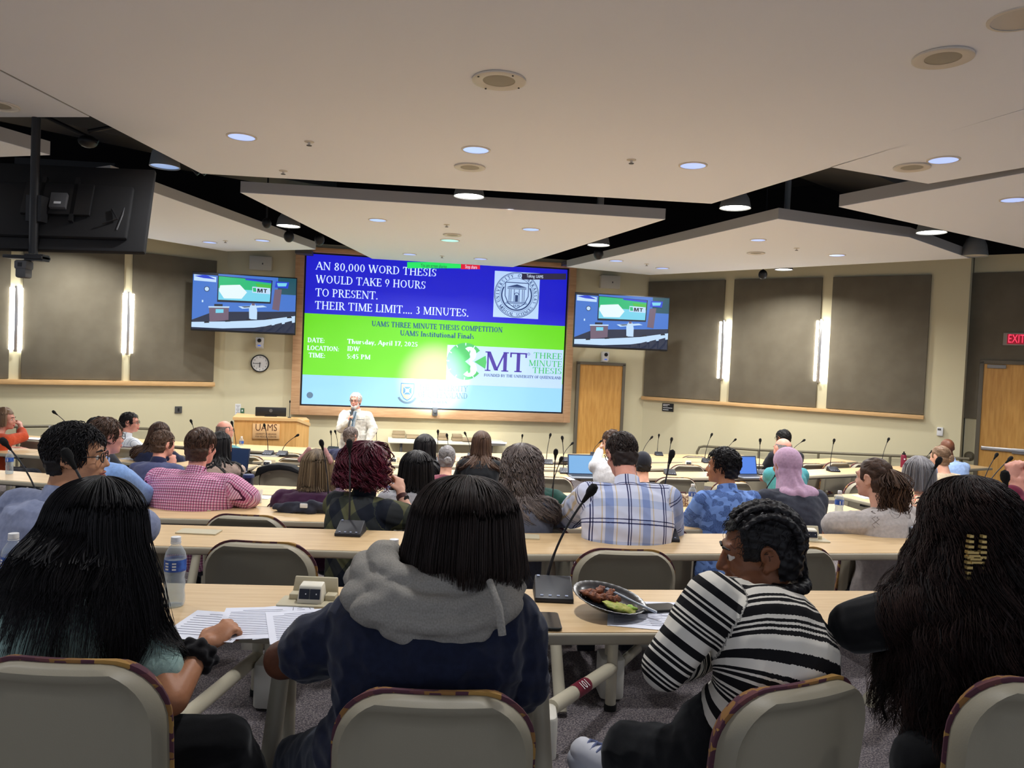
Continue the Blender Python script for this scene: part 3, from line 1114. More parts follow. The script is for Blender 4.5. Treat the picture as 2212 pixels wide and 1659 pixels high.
# ---------------------------------------------------------------- wall monitors with the room's video feed
def feed(w, h, parent):
    pal = [('f_wall', (64, 118, 208)), ('f_floor', (22, 34, 62)), ('f_white', (196, 226, 255)), ('f_green', (22, 190, 120)), ('f_sky', (120, 214, 240)), ('f_dark', (10, 16, 36)),
           ('f_wood', (112, 92, 112)), ('f_blue', (24, 60, 210)), ('f_teal', (20, 80, 96)), ('f_glow', (235, 252, 255)), ('f_lime', (70, 190, 60))]
    ms = [emat(n, c, .95) for n, c in pal]
    k = {n: i for i, (n, c) in enumerate(pal)}
    b = MB()
    lay = [0]

    def pg(c, *p):
        lay[0] += 1
        b.mi = k[c]
        b.add([(x * w - w / 2, -.0006 * lay[0], h / 2 - y * h) for x, y in p], [tuple(range(len(p)))])

    pg('f_wall', (0, 0), (1, 0), (1, 1), (0, 1))
    pg('f_teal', (.82, 0), (1, 0), (1, .3), (.82, .32))
    pg('f_wall', (.8, .3), (1, .3), (1, .66), (.8, .6))
    pg('f_floor', (0, .84), (.2, .68), (1, .6), (1, 1), (0, 1))
    pg('f_dark', (0, .0), (.24, 0), (.24, .03), (0, .03))
    pg('f_white', (.01, .03), (.22, .06), (.22, .15), (.01, .14))
    pg('f_blue', (.01, .06), (.12, .03), (.22, .1), (.1, .09))
    pg('f_dark', (.235, .03), (.765, .06), (.755, .48), (.235, .5))
    pg('f_green', (.245, .04), (.755, .07), (.75, .26), (.245, .25))
    pg('f_blue', (.5, .05), (.755, .07), (.755, .11), (.5, .08))
    pg('f_lime', (.6, .13), (.752, .14), (.75, .22), (.62, .2))
    pg('f_sky', (.245, .25), (.75, .26), (.745, .45), (.245, .46))
    pg('f_glow', (.26, .2), (.45, .17), (.52, .3), (.47, .42), (.3, .43), (.25, .3))
    pg('f_white', (.57, .19), (.745, .2), (.745, .31), (.57, .3))
    pg('f_green', (.575, .21), (.605, .21), (.612, .28), (.58, .28))
    pg('f_dark', (.62, .22), (.64, .22), (.645, .27), (.655, .22), (.672, .22), (.672, .29), (.66, .29), (.66, .25), (.648, .29), (.64, .29), (.632, .25), (.632, .29), (.62, .29))
    pg('f_dark', (.68, .22), (.715, .22), (.715, .235), (.703, .235), (.703, .29), (.692, .29), (.692, .235), (.68, .235))
    pg('f_blue', (.8, .07), (.93, .07), (.92, .19), (.79, .18))
    pg('f_sky', (.81, .1), (.91, .09), (.9, .15), (.82, .16))
    pg('f_wood', (.79, .22), (.86, .21), (.84, .6), (.77, .58))
    for r_, c in ((.032, 'f_dark'), (.025, 'f_white')):
        pg(c, *[(.135 + r_ * .8 * math.cos(q * PI / 8), .28 + r_ * 1.5 * math.sin(q * PI / 8)) for q in range(16)])
    pg('f_white', (.09, .48), (.105, .48), (.105, .52), (.09, .52))
    pg('f_wood', (.16, .6), (.35, .58), (.35, .82), (.17, .86))
    pg('f_white', (.155, .585), (.355, .57), (.355, .595), (.155, .61))
    pg('f_sky', (.225, .63), (.3, .625), (.3, .69), (.225, .7))
    pg('f_dark', (.21, .54), (.29, .535), (.29, .575), (.21, .58))
    pg('f_white', (.44, .56), (.68, .52), (.72, .545), (.48, .6))
    pg('f_dark', (.47, .56), (.6, .54), (.62, .55), (.5, .575))
    pg('f_white', (.545, .6), (.555, .54), (.57, .5), (.6, .5), (.615, .54), (.625, .62), (.625, .78), (.55, .78))
    pg('f_wood', (.57, .49), (.6, .49), (.6, .53), (.57, .53))
    pg('f_white', (0, .88), (.35, .84), (.7, .78), (1, .68), (1, .8), (.6, .93), (.3, .97), (0, .97))
    for q in range(5):
        x = .12 + .2 * q
        pg('f_dark', (x, .86 - .04 * q), (x + .04, .85 - .04 * q), (x + .05, .88 - .04 * q), (x + .0, .89 - .04 * q))
    for q in range(5):
        x = .5 + .1 * q
        pg('f_floor', (x, .99 - .045 * q), (x + .07, .95 - .045 * q), (x + .075, 1.0 - .04 * q), (x, 1.0))
    return b.build('video_picture', ms, parent, smooth=0)


def monitor(tl, tr, br, bl, zl, zr, label, wallP):
    A, B_ = W(*tl, zl), W(*tr, zr)
    C, D = W(*bl, zl), W(*br, zr)
    h = ((A.z - C.z) + (B_.z - D.z)) / 2
    d = (B_ - A)
    w = math.hypot(d.x, d.y)
    mid = (A + B_ + C + D) / 4
    rz = math.atan2(d.y, d.x)
    t = thing('wall_monitor', label, 'television', mid, rz)
    MB().box((0, .03, 0), (w, .05, h)).build('monitor_body', M_BLK, t, bevel=.008)
    f = feed(w - .03, h - .05, t)
    f.location = (0, .003, .006)
    MB().box((0, .12, 0), (.3, .14, .3)).build('wall_bracket', M_DARK, t)
    m = t.matrix_basis
    n = wallP.n
    q = m @ Vector((0, .19, 0))
    MB().tube([(0, .15, 0), (0, .9, 0)], .03, 8).build('bracket_arm', M_DARK, t)
    return t


monitor((415, 588), (642, 598), (638, 722), (412, 716), 13.75, 14.15, 'wall monitor left of the big screen, showing the room', P_F)
monitor((1242, 632), (1447, 641), (1444, 757), (1238, 752), 14.1, 14.4, 'wall monitor right of the big screen, showing the room', P_F)

# ---------------------------------------------------------------- things on the front wall
def onwall(name, P, u, v, label, cat, group=None, off=0.0):
    a, z = P.at(u, v)
    return thing(name, label, cat, P.pt(a, z, off), P.rz(), group)


for (u, v, lb) in ((565, 570, 'white wall speaker above the left wall monitor'), (1315, 610, 'white wall speaker above the right wall monitor')):
    t = onwall('wall_speaker', P_F, u, v, lb, 'speaker', 'white wall speakers')
    b = MB()
    b.box((0, -.07, 0), (.4, .14, .26))
    b.build('speaker_box', mat('speaker_white', (205, 200, 186), .6), t, bevel=.012)
    MB().box((.04, -.142, -.01), (.022, .004, .03)).build('badge', M_DARK, t)

for (u, v, lb) in ((563, 741, 'white camera on the wall above the round clock'), (1304, 771, 'white camera on the wall above the front door')):
    t = onwall('wall_camera', P_F, u, v, lb, 'camera', 'white wall cameras')
    MB().box((0, -.05, -.09), (.12, .1, .02)).build('bracket', M_WHITE, t)
    b = MB()
    b.box((0, -.1, -.05), (.13, .12, .07))
    b.box((0, -.1, .04), (.14, .13, .13))
    b.build('camera_body', M_WHITE, t, bevel=.018)
    MB().lathe([(.036, 0), (.036, .02), (.02, .03), (.001, .03)], c=(.0, -.16, .045), R=Matrix.Rotation(PI / 2, 3, 'X')).build('lens', M_BLK, t)
    MB().box((0, -.162, -.05), (.05, .004, .02)).build('status_light', emat('blue_led', (60, 110, 230), .8), t)

t = onwall('wall_clock', P_F, 562, 785, 'round black rimmed clock on the wall behind the lectern', 'clock')
RX = Matrix.Rotation(PI / 2, 3, 'X')
MB().lathe([(.001, 0), (.165, 0), (.165, .04), (.15, .045), (.145, .03), (.001, .03)], sides=36, R=RX, caps=False).build('rim', M_BLK, t)
MB().lathe([(.146, .031), (.001, .031)], sides=36, R=RX, caps=False).build('face', M_WHITE, t)
for k in range(12):
    q = PI / 2 - 2 * PI * k / 12
    sans(str(k or 12), .042, M_INK, t, 'numeral', (.118 * math.cos(q), -.033, .118 * math.sin(q)))
for (ang, L_, w_) in ((-93, .075, .012), (182, .12, .008)):
    q = math.radians(ang)
    b = MB()
    b.tube([(-.02 * math.cos(q), -.036, -.02 * math.sin(q)), (L_ * math.cos(q), -.036, L_ * math.sin(q))], w_ / 2, 6)
    b.build('hand', M_INK, t)

# front door
def door(P, ul, ur, vt, label, zf, knob=None):
    a0, zt_ = P.at(ul, vt)
    a1, _ = P.at(ur, vt)
    w = a1 - a0
    h = zt_ - zf
    t = thing('door_1' if knob else 'door_2', label, 'door', P.pt((a0 + a1) / 2, zf, 0), P.rz())
    struct(t)
    del t['category']
    b = MB()
    for s in (-1, 1):
        b.box((s * (w / 2 + .025), -.03, h / 2 + .02), (.06, .1, h + .04))
    b.box((0, -.03, h + .03), (w + .11, .1, .06))
    b.build('door_frame', M_DFRAME, t, bevel=.004)
    MB().box((0, -.03, h / 2), (w, .05, h)).build('door_leaf', M_DOOR, t)
    return t, w, h


t, w, h = door(P_F, 1251, 1344, 787, 'honey coloured wooden door right of the big screen', FF, True)
kp = P_F.at(1329, 930)
MB().ell((w / 2 - .08, -.07, kp[1] - FF), (.03, .03, .03)).build('door_knob', M_CHROME, t)

t, w, h = door(P_X, 2126, 2300, 786, 'wooden exit door with a push bar at the right edge', FL[5])
zc = P_X.at(2152, 792)[1] - FL[5]
xc = -w / 2 + .02
b = MB()
b.box((xc + .16, -.06, zc - .0), (.26, .06, .06))
b.build('door_closer', mat('closer_grey', (150, 148, 146), .5), t, bevel=.01)
MB().box((xc + .3, -.05, zc + .05), (.35, .02, .02)).build('closer_arm', M_CHROME, t)
zb_ = P_X.at(2150, 969)[1] - FL[5]
b = MB()
b.box((-w * .12, -.06, zb_), (w * .7, .06, .06))
b.box((w * .2, -.055, zb_ - .01), (w * .55, .06, .09))
b.build('push_bar', M_CHROME, t, bevel=.01)

t = onwall('exit_sign', P_X, 2196, 733, 'red lit EXIT sign above the door at the right edge', 'sign')
MB().box((0, -.03, 0), (.36, .06, .2)).build('sign_box', mat('exit_box', (168, 160, 150), .5), t, bevel=.006)
MB().box((.0, -.062, 0), (.25, .004, .16)).build('sign_face', emat('exit_dark_red', (176, 16, 44), .6), t)
sans('EXIT', .19, emat('exit_red', (255, 60, 90), 1.5), t, 'sign_letters', (0, -.066, .0), width=.22)

t = onwall('room_sign', P_R, 1443, 880, 'small black notice under the right wall ledge', 'sign')
MB().box((0, -.008, 0), (.24, .016, .16)).build('plate', M_BLK, t)
b = MB()
for (x0, x1, z) in ((-.1, .04, .055), (-.1, .0, .03), (-.1, .1, -.01), (-.1, .02, -.05)):
    b.box(((x0 + x1) / 2, -.018, z), (x1 - x0, .003, .012))
b.build('sign_text', M_WHITE, t)
t = onwall('thermostat', P_R, 2031, 932, 'white thermostat on the wall near the exit', 'thermostat')
MB().box((0, -.02, 0), (.09, .04, .14)).build('thermostat_case', M_WHITE, t, bevel=.008)
MB().box((-.01, -.042, .035), (.05, .004, .03)).build('display', M_GREY, t)
t = onwall('wall_plate', P_L, 385, 885, 'small dark metal plate on the left wall', 'wall plate')
MB().box((0, -.01, 0), (.12, .02, .12)).build('plate', M_DARK, t)
MB().box((0, -.022, 0), (.03, .006, .06)).build('switch', M_BLK, t)
t = onwall('paper_sign', P_F, 514, 884, 'white printed sheet taped to the wall left of the lectern', 'sign')
MB().box((0, -.004, 0), (.1, .008, .2)).build('sheet', M_WHITE, t)
b = MB()
for k in range(7):
    b.box((0, -.009, .07 - .022 * k), (.07 - .02 * (k % 3), .002, .007))
b.build('printed_lines', mat('grey_print', (140, 140, 140), .8), t)
t = onwall('wall_switch', P_F, 523.5, 888, 'green wall switch beside the taped sheet', 'switch')
MB().box((0, -.008, 0), (.065, .016, .11)).build('plate', mat('switch_green', (70, 110, 80), .6), t)
MB().box((0, -.018, .01), (.02, .006, .035)).build('toggle', M_WHITE, t)
t = onwall('ceiling_mount', P_F, 1227, 574, 'small grey mount at the top right corner of the screen', 'mount', off=.0)
MB().box((-.02, -.2, 0), (.3, .4, .07)).build('mount_box', M_GREY, t)
t = onwall('ceiling_mount', P_F, 660, 549, 'small grey mount at the top left corner of the screen', 'mount', off=.0)
MB().box((-.0, -.2, 0), (.3, .4, .07)).build('mount_box', M_GREY, t)

# ---------------------------------------------------------------- lectern
M_LECT = mat('lectern_maple', (226, 176, 108), .4, noise=(4, 4), rgb2=(212, 160, 92), stretch=(5, 5, .5))
M_LTOP = mat('lectern_top', (214, 176, 122), .4)
M_LSIDE = mat('lectern_side', (192, 146, 92), .45)
LZ = 12.9
q0, q1, q2 = W(505, 930, LZ), W(640, 936, LZ + .25), W(667, 940, LZ + .62)
ltop = W(560, 903, LZ).z
d = q1 - q0
t = thing('lectern', 'wooden lectern with a lettered plaque at the front left', 'lectern', (q0.x, q0.y, FF), math.atan2(d.y, d.x))
lw = math.hypot(d.x, d.y)
inv = t.matrix_basis.inverted()
e2 = inv @ Vector((q2.x, q2.y, FF))
hh = ltop - FF
pl_ = [(0, 0), (lw, 0), (e2.x, e2.y), (e2.x - .05, e2.y + .5), (0, e2.y + .5)]
b = MB()
b.prism(pl_, .06, hh - .05)
b.build('lectern_body', M_LECT, t, smooth=0)
b = MB()
b.prism([(.02, .03), (lw - .03, .03), (e2.x - .04, e2.y + .02), (e2.x - .08, e2.y + .45), (.02, e2.y + .45)], 0, .06)
b.build('kick_base', M_BLK, t, smooth=0)
b = MB()
b.add([(-.02, -.03, hh - .05), (lw + .01, -.03, hh - .05), (e2.x + .02, e2.y, hh - .16), (e2.x - .02, e2.y + .53, hh - .16), (-.02, e2.y + .53, hh - .05),
       (-.02, -.03, hh), (lw + .01, -.03, hh), (e2.x + .02, e2.y, hh - .11), (e2.x - .02, e2.y + .53, hh - .11), (-.02, e2.y + .53, hh)],
      [(4, 3, 2, 1, 0), (5, 6, 7, 8, 9), (0, 1, 6, 5), (1, 2, 7, 6), (2, 3, 8, 7), (3, 4, 9, 8), (4, 0, 5, 9)])
b.build('lectern_top', M_LTOP, t, smooth=0)
pc_ = inv @ W(575, 931.5, LZ + .13)
px_, pz_ = pc_.x, pc_.z
pq = MB().box((px_, -.015, pz_), (.43, .03, .25)).build('plaque', mat('plaque_wood', (218, 178, 128), .45), t, bevel=.006)
M_BROWN = mat('plaque_letters', (96, 58, 40), .6)
sans('UAMS', .165, M_BROWN, pq, 'plaque_letters', (px_, -.033, pz_ + .06), width=.34)
sans('UNIVERSITY OF ARKANSAS', .045, M_BROWN, pq, 'plaque_letters', (px_, -.033, pz_ - .045), width=.33)
sans('FOR MEDICAL SCIENCES', .045, M_BROWN, pq, 'plaque_letters', (px_, -.033, pz_ - .09), width=.33)
m1 = W(585, 893, LZ + .4)
tm = thing('computer_monitor', 'black computer monitor standing on the lectern', 'monitor', (m1.x, m1.y, ltop), t.rotation_euler.z)
MB().box((0, 0, .08), (.5, .04, .15)).build('monitor_case', M_BLK, tm, bevel=.008)
MB().lathe([(.001, 0), (.028, 0), (.028, .004), (.001, .004)], c=(0, -.02, .1), R=RX, sides=20, caps=False).build('badge', M_GREY, tm)
MB().box((0, .03, .01), (.2, .15, .02)).build('stand', M_BLK, tm)
m2 = W(625, 905, LZ + .3)
tm = thing('microphone', 'thin upright microphone on the right of the lectern', 'microphone', (m2.x, m2.y, ltop))
MB().lathe([(.03, -.02), (.03, .01), (.001, .012)], sides=14, caps=False).build('base', M_MIC, tm)
MB().tube([(0, 0, 0), (0, 0, .25)], .005, 6).build('stem', M_MIC, tm)
MB().ell((0, 0, .27), (.012, .012, .025)).build('windscreen', M_FOAM, tm)

# white side table by the wall
TZ = 14.55
q0, q1 = W(838, 952, TZ), W(1092, 966, TZ + .35)
d = q1 - q0
th_ = (W(845, 947, TZ).z + W(1090, 961, TZ + .3).z) / 2
t = thing('side_table', 'long white table against the wall under the big screen', 'table', (q0.x, q0.y, FF), math.atan2(d.y, d.x))
M_WT = mat('white_laminate', (226, 224, 208), .4)
tw = math.hypot(d.x, d.y)
hh = th_ - FF
MB().box((tw / 2, .3, hh - .03), (tw, .6, .06)).build('tabletop', M_WT, t, bevel=.01)
for (x, y) in ((.25, .12), (tw - .25, .12), (.25, .5), (tw - .25, .5)):
    MB().tube([(x, y, 0), (x, y, hh - .06)], .022, 8).build('leg', M_GREY, t)
for (u, w_, n_, lb) in ((859, .25, 2, 'leftmost pile of boxed plaques on the white table'), (890, .25, 1, 'second boxed plaque from the left on the white table'), (955, .2, 2, 'boxed plaques in the middle of the white table'),
                        (986, .2, 2, 'boxed plaques right of the middle of the white table'), (1010, .24, 1, 'boxed plaque next to the long haired head on the white table')):
    p = HZ(u, 946 + (u - 850) * .055, th_)
    o = thing('plaque_box', lb, 'box', (p.x, p.y + .12, th_), t.rotation_euler.z, 'boxed plaques on the white table')
    for k in range(n_):
        MB().box((0, 0, .035 + .06 * k), (w_ - .02 * k, .26, .055)).build('box', mat('plaque_box', (150, 132, 104), .6), o, bevel=.006)
p = HZ(1075, 958, th_)
o = tag(MB().box((0, 0, .004), (.34, .25, .006)).build('paper_stack', M_PAPER, None), 'loose papers at the right end of the white table', 'paper')
o.location = (p.x, p.y + .1, th_)

# ---------------------------------------------------------------- hanging monitor at the left, seen from behind
A, B_, C_, D_ = W(-60, 352, 6.4), W(343, 371, 6.65), W(308, 547, 6.3), W(-75, 538, 6.05)
o = thing('hanging_monitor', 'black back of a big monitor hung from the ceiling at the left', 'television', (A + B_ + C_ + D_) / 4)
c0 = o.location.copy()
ex = ((B_ - A) + (C_ - D_)).normalized()
ez = ((A - D_) + (B_ - C_)).normalized()
ey = ez.cross(ex).normalized()
ez = ex.cross(ey)
Rm = Matrix((ex, ey, ez)).transposed()
o.rotation_euler = Rm.to_euler()
w = ((B_ - A).length + (C_ - D_).length) / 2
h = ((A - D_).length + (B_ - C_).length) / 2
M_TVB = mat('tv_back', (19, 19, 21), .7)
MB().box((0, 0, 0), (w, .05, h)).build('back_shell', M_TVB, o, bevel=.015)
MB().box((0, -.045, -.06), (w * .8, .05, h * .62)).build('back_bulge', M_TVB, o, bevel=.02)
MB().box((0, -.09, .02), (.5, .03, .3)).build('mount_plate', M_BLK, o, bevel=.004)
for s in (-1, 1):
    MB().box((s * .12, -.085, .02), (.03, .04, .42)).build('mount_rail', M_BLK, o)
MB().box((.02, -.12, -.02), (.12, .04, .14)).build('control_box', M_GREY, o, bevel=.006)
MB().box((.02, -.142, -.05), (.05, .003, .02)).build('sticker', M_WHITE, o)
MB().tube([(w * .3, -.08, -.05), (w * .34, -.09, -.15), (w * .26, -.09, -.2)], .008, 6).build('cable', M_BLK, o)
MB().tube([(w * .37, -.06, .05), (w * .36, -.07, -.1), (w * .34, -.07, -.24)], .006, 6).build('cable', M_GREY, o)
pp = W(75, 400, 6.12)
t = thing('ceiling_pole', 'black ceiling pole carrying the hanging monitor', 'pole', (pp.x, pp.y, W(60, 548, 6.12).z))
MB().tube([(0, 0, 0), (0, 0, 3.0)], .032, 12).build('pole', M_BLK, t)
MB().box((0, .06, W(75, 450, 6.12).z - t.location.z), (.12, .14, .2)).build('pole_bracket', M_BLK, t)
p = W(52, 556, 6.1)
t = thing('hanging_camera', 'grey camera on a black bracket below the hanging monitor', 'camera', p)
MB().box((.02, 0, .0), (.3, .12, .025)).build('shelf', M_BLK, t, bevel=.004)
MB().box((.1, 0, -.0), (.14, .09, .05)).build('bracket', M_BLK, t)
b = MB()
b.box((0, 0, -.06), (.1, .1, .07))
b.box((0, -.0, -.12), (.085, .09, .08))
b.build('camera_body', M_GREY, t, bevel=.015)
MB().box((0, -.05, -.06), (.03, .01, .03)).build('lens', M_BLK, t)
p = HZ(190, 306, CZ + 1.95)
t = thing('pipe_hanger', 'tangle of black struts in the gap above the hanging monitor', 'bracket', p)
for (q0, q1) in (((0, 0, .1), (.75, .2, .35)), ((.1, 0, 0), (-.6, -.2, .3)), ((.7, 0, .1), (1.05, .1, -.25)), ((.78, 0, .1), (1.12, .1, -.25))):
    MB().tube([q0, q1], .02, 8).build('strut', M_BLK, t)
MB().ell((0, 0, 0), (.09, .09, .06)).build('junction_box', M_BLK, t)
p = HZ(145, 365, CZ + 2.05)
t = thing('strip_lamp', 'bluish strip of light above the hanging monitor', 'lamp', p, math.radians(4))
MB().box((0, 0, .05), (1.15, .12, .08)).build('housing', M_BLK, t)
MB().box((0, 0, .008), (1.1, .1, .01)).build('diffuser', emat('strip_blue', (120, 160, 235), .9), t)
# ---------------------------------------------------------------- rows of desks: far edges as seen
ROWPX = {
    1: [(-420, 1240), (0, 1252), (560, 1265), (1300, 1275), (1880, 1278), (2300, 1277)],
    2: [(-300, 1114), (0, 1128), (330, 1137), (560, 1142), (1300, 1156), (1800, 1160), (2300, 1154)],
    3: [(-150, 1066), (0, 1073), (330, 1088), (600, 1097), (1220, 1113), (1500, 1116), (1740, 1114), (2000, 1109), (2300, 1098)],
    4: [(-100, 1008), (0, 1015), (300, 1036), (600, 1054), (1220, 1067), (1460, 1066), (1797, 1068), (1940, 1063), (2300, 1048)],
    5: [(-200, 952), (0, 963), (105, 972), (280, 986), (560, 1004), (900, 1013), (1220, 1020), (1480, 1022.6), (1790, 1014), (1950, 1007), (2080, 1001)],
    6: [(60, 940), (280, 957), (560, 986), (900, 997), (1220, 1004), (1480, 1003), (1725, 994), (1799, 989)],
    7: [(250, 945), (560, 977), (900, 986), (1220, 991), (1480, 993), (1640, 990)],
    8: [(430, 955), (560, 968), (900, 978), (1220, 985), (1480, 985), (1600, 982)],
}
ROWW = {k: [HZ(u, v, TH[k]) for u, v in p] for k, p in ROWPX.items()}

b = MB()
b.add([(-22, -4, FF), (22, -4, FF), (22, 24, FF), (-22, 24, FF)], [(0, 1, 2, 3)])
for k in range(7, 0, -1):
    pts = ROWW[k]
    off = .28 if k != 4 else .9
    q = [(p.x, p.y + off) for p in pts]
    d0 = (q[0][0] - q[1][0], q[0][1] - q[1][1])
    q = [(-16, q[0][1])] + q + [(16, q[-1][1])]
    q += [(16, -4), (-16, -4)]
    q = q[::-1]
    b.prism(q, FF - .05, FL[k])
struct(b.build('floor', M_CARPET, None, smooth=0))


def table(A, B_, h, fz, label, depth=.46, group='curved rows of desks'):
    d = B_ - A
    w = math.hypot(d.x, d.y)
    t = thing('desk', label, 'desk', (A.x, A.y, fz), math.atan2(d.y, d.x), group)
    H = h - fz
    g = .003
    b = MB()
    b.rbox((w / 2, -depth / 2, H - .0015), (w - 2 * g - .02, depth - .02, .003), .01)
    b.build('tabletop', M_TABLE, t, smooth=0)
    b = MB()
    b.rbox((w / 2, -depth / 2, H - .02), (w - 2 * g, depth, .036), .012)
    b.build('edge_band', M_BAND, t, bevel=.008, seg=3)
    b = MB()
    b.box((w / 2, -depth * .5, H - .06), (w - .3, .06, .05))
    b.build('under_beam', M_DARK, t)
    xs = [.4, w - .4] if w < 3.0 else [.4, w / 2, w - .4]
    for x in xs:
        MB().tube([(x, -depth * .45, H - .038), (x, -depth * .5, H * .86), (x, -depth - .12, 0.02)], [.027, .027, .03], 12).build('leg', M_STEEL, t)
        p = MB().tube([(x, -depth * .3, H - .038), (x, -depth * .3, .02)], .022, 10).build('post', M_STEEL, t)
        MB().lathe([(.001, 0), (.026, 0), (.026, .03), (.022, .035), (.001, .035)], c=(x, -depth * .3, 0), sides=12, caps=False).build('foot', M_RUBBER, p)
    return t


def seg(k, px, label, dy=0.0, depth=.46):
    """Desks of row k between breakpoints (u0, u1) on its far edge."""
    P = ROWPX[k]

    def at(u):
        for (a, c) in zip(P[:-1], P[1:]):
            if a[0] <= u <= c[0]:
                f = (u - a[0]) / (c[0] - a[0])
                return HZ(u, a[1] + (c[1] - a[1]) * f, TH[k])
        q = P[0] if u < P[0][0] else P[-1]
        return HZ(q[0], q[1], TH[k])
    A, B_ = at(px[0]), at(px[1])
    if dy:
        A, B_ = A + Vector((0, dy, 0)), B_ + Vector((0, dy, 0))
    return table(A, B_, TH[k], FL[k], label, depth)


seg(1, (-420, 900), 'nearest desk on the left, under the bottles and printed sheets')
seg(1, (900, 2300), 'nearest desk on the right, under the plate of food')
seg(2, (-300, 1010), 'second row desk on the left, holding the microphone left of the bob haired head')
seg(2, (1010, 2300), 'second row desk on the right, holding the open power box behind the braids')
seg(3, (-150, 330), 'third row desk at the left edge, mostly hidden by a grey jacket')
seg(3, (330, 1330), 'third row desk with the open power box, left of centre')
seg(3, (1330, 1770), 'third row desk in front of the blue floral shirt')
seg(3, (1770, 2300), 'third row desk with a blue plate, at the right')
seg(4, (-100, 300), 'fourth row desk at the left edge with a water bottle')
seg(4, (330, 900), 'inner fourth row desk left of the red curls', dy=-.02)
seg(4, (900, 1700), 'inner fourth row desk behind the grey curly hair', dy=-.02)
seg(4, (330, 900), 'outer fourth row desk in front of the pink checked shirt', dy=-.52)
seg(4, (900, 1770), 'outer fourth row desk holding the patterned bag', dy=-.52)
seg(4, (1800, 2300), 'fourth row desk at the right beside the floral blouse')
seg(5, (-200, 105), 'fifth row desk at the left edge by the orange sweater')
seg(5, (105, 560), 'fifth row desk in front of the long brown hair')
seg(5, (560, 1220), 'fifth row desk at the centre with a power box')
seg(5, (1220, 1640), 'fifth row desk under the open laptop, right of centre')
seg(5, (1640, 2080), 'fifth row desk at the right with a maroon bottle')
seg(6, (60, 560), 'sixth row desk at the left by the white shirt')
seg(6, (560, 1220), 'sixth row desk at the centre')
seg(6, (1220, 1640), 'sixth row desk with a power box before the door')
seg(6, (1640, 1799), 'sixth row desk end near the right handrail')
seg(7, (250, 900), 'seventh row desk before the lectern')
seg(7, (900, 1640), 'seventh row desk before the white side table')
seg(8, (430, 900), 'front row desk beside the lectern')
seg(8, (900, 1600), 'front row desk before the door')

# ---------------------------------------------------------------- chairs
def shell(b, Wd, z0, z1, r, yb, yf, nx=18, nz=16, grow=0.0):
    Wd += grow
    z1 += grow
    zs = []
    for j in range(nz + 1):
        s = j / nz
        zs.append(z0 + (z1 - z0) * (1 - (1 - s) ** 1.8))
    V, idx = [], []
    for side in (0, 1):
        for z in zs:
            e = max(0.0, z - (z1 - r))
            hw = Wd - r + math.sqrt(max(0.0, r * r - e * e))
            for i in range(nx + 1):
                q = -1 + 2 * i / nx
                q = math.sin(q * PI / 2) * .35 + q * .65
                x = hw * q
                dd = min(hw - abs(x), z1 - z)
                y = (yb if side == 0 else yf)(x, z, dd)
                V.append((x, y, z))
    n1 = nx + 1
    off = n1 * (nz + 1)
    fs = []
    for j in range(nz):
        for i in range(nx):
            a = j * n1 + i
            fs.append((a, a + 1, a + n1 + 1, a + n1))
            fs.append((off + a, off + a + n1, off + a + n1 + 1, off + a + 1))
    for j in range(nz):
        a = j * n1
        fs.append((a, a + n1, off + a + n1, off + a))
        a = j * n1 + nx
        fs.append((a, off + a, off + a + n1, a + n1))
    for i in range(nx):
        fs.append((i, off + i, off + i + 1, i + 1))
        a = nz * n1 + i
        fs.append((a, a + 1, off + a + 1, off + a))
    b.add(V, fs)


CHT = .84


def make_chair():
    t = thing('chair', 'x', 'chair')

    def base(x, z):
        return -.215 - .10 * (z - .44) + .55 * x * x

    def bulge(dd):
        k = max(0.0, 1 - dd / .052)
        return .030 * math.sin(min(1.0, k * 1.25) * PI / 2) - .022 * max(0.0, 1 - dd / .012) ** 1.5

    b = MB()
    shell(b, .245, .40, CHT - .008, .15, lambda x, z, dd: base(x, z) - .012 - bulge(dd), lambda x, z, dd: base(x, z) + .006)
    b.build('back_shell', M_CHAIR, t, smooth=60)
    b = MB()
    shell(b, .245, .42, CHT - .008, .15, lambda x, z, dd: base(x, z) + .007, lambda x, z, dd: base(x, z) + .012 + .04 * min(1, dd / .03) ** .5, grow=.008)
    b.build('back_cushion', M_UPH, t, smooth=60)
    b = MB()
    b.rbox((0, .0, .435), (.47, .45, .06), .12, 6)
    b.build('seat_cushion', M_UPH, t, bevel=.02, seg=3)
    b = MB()
    b.rbox((0, -.01, .39), (.45, .44, .035), .12, 6)
    b.build('seat_shell', M_CHAIR, t, bevel=.014, seg=2)
    for s in (-1, 1):
        MB().tube([(s * .15, -.1, .39), (s * .17, -.2, .38), (s * .18, -.245, .46)], .016, 8).build('back_bracket', M_STEEL, t)
    MB().tube([(0, 0, .37), (0, 0, .2)], .032, 12).build('column', M_STEEL, t)
    b = MB()
    b.rbox((0, 0, .115), (.12, .17, .21), .03)
    b.build('base_housing', mat('base_white', (206, 202, 190), .5), t, bevel=.012)
    MB().tube([(.0, .03, .1), (.24, .42, .09)], .026, 12).build('swing_arm', M_STEEL, t)
    return t


CH0 = make_chair()
CH_USED = [False]


def chair(u, v, w, row, label, yaw=0.0, z=None, scale=True, group='upholstered swing chairs'):
    z = z or (.465 if row == 1 else .5) * F / w
    p = W(u, v, z)
    fz = FL[row]
    yw = math.radians(yaw)
    # back top centre sits .255 m behind the seat centre
    c = CH0 if not CH_USED[0] else copy_tree(CH0)
    CH_USED[0] = True
    k = 1.0
    if scale:
        k = min(1.12, max(.88, (p.z - fz) / CHT))
    c.location = (p.x - math.sin(yw) * .255, p.y + math.cos(yw) * .255, fz)
    c.rotation_euler = (0, 0, yw)
    c.scale = (.93 if row == 1 else 1, 1, k)
    c['label'] = label
    c['group'] = group
    return c


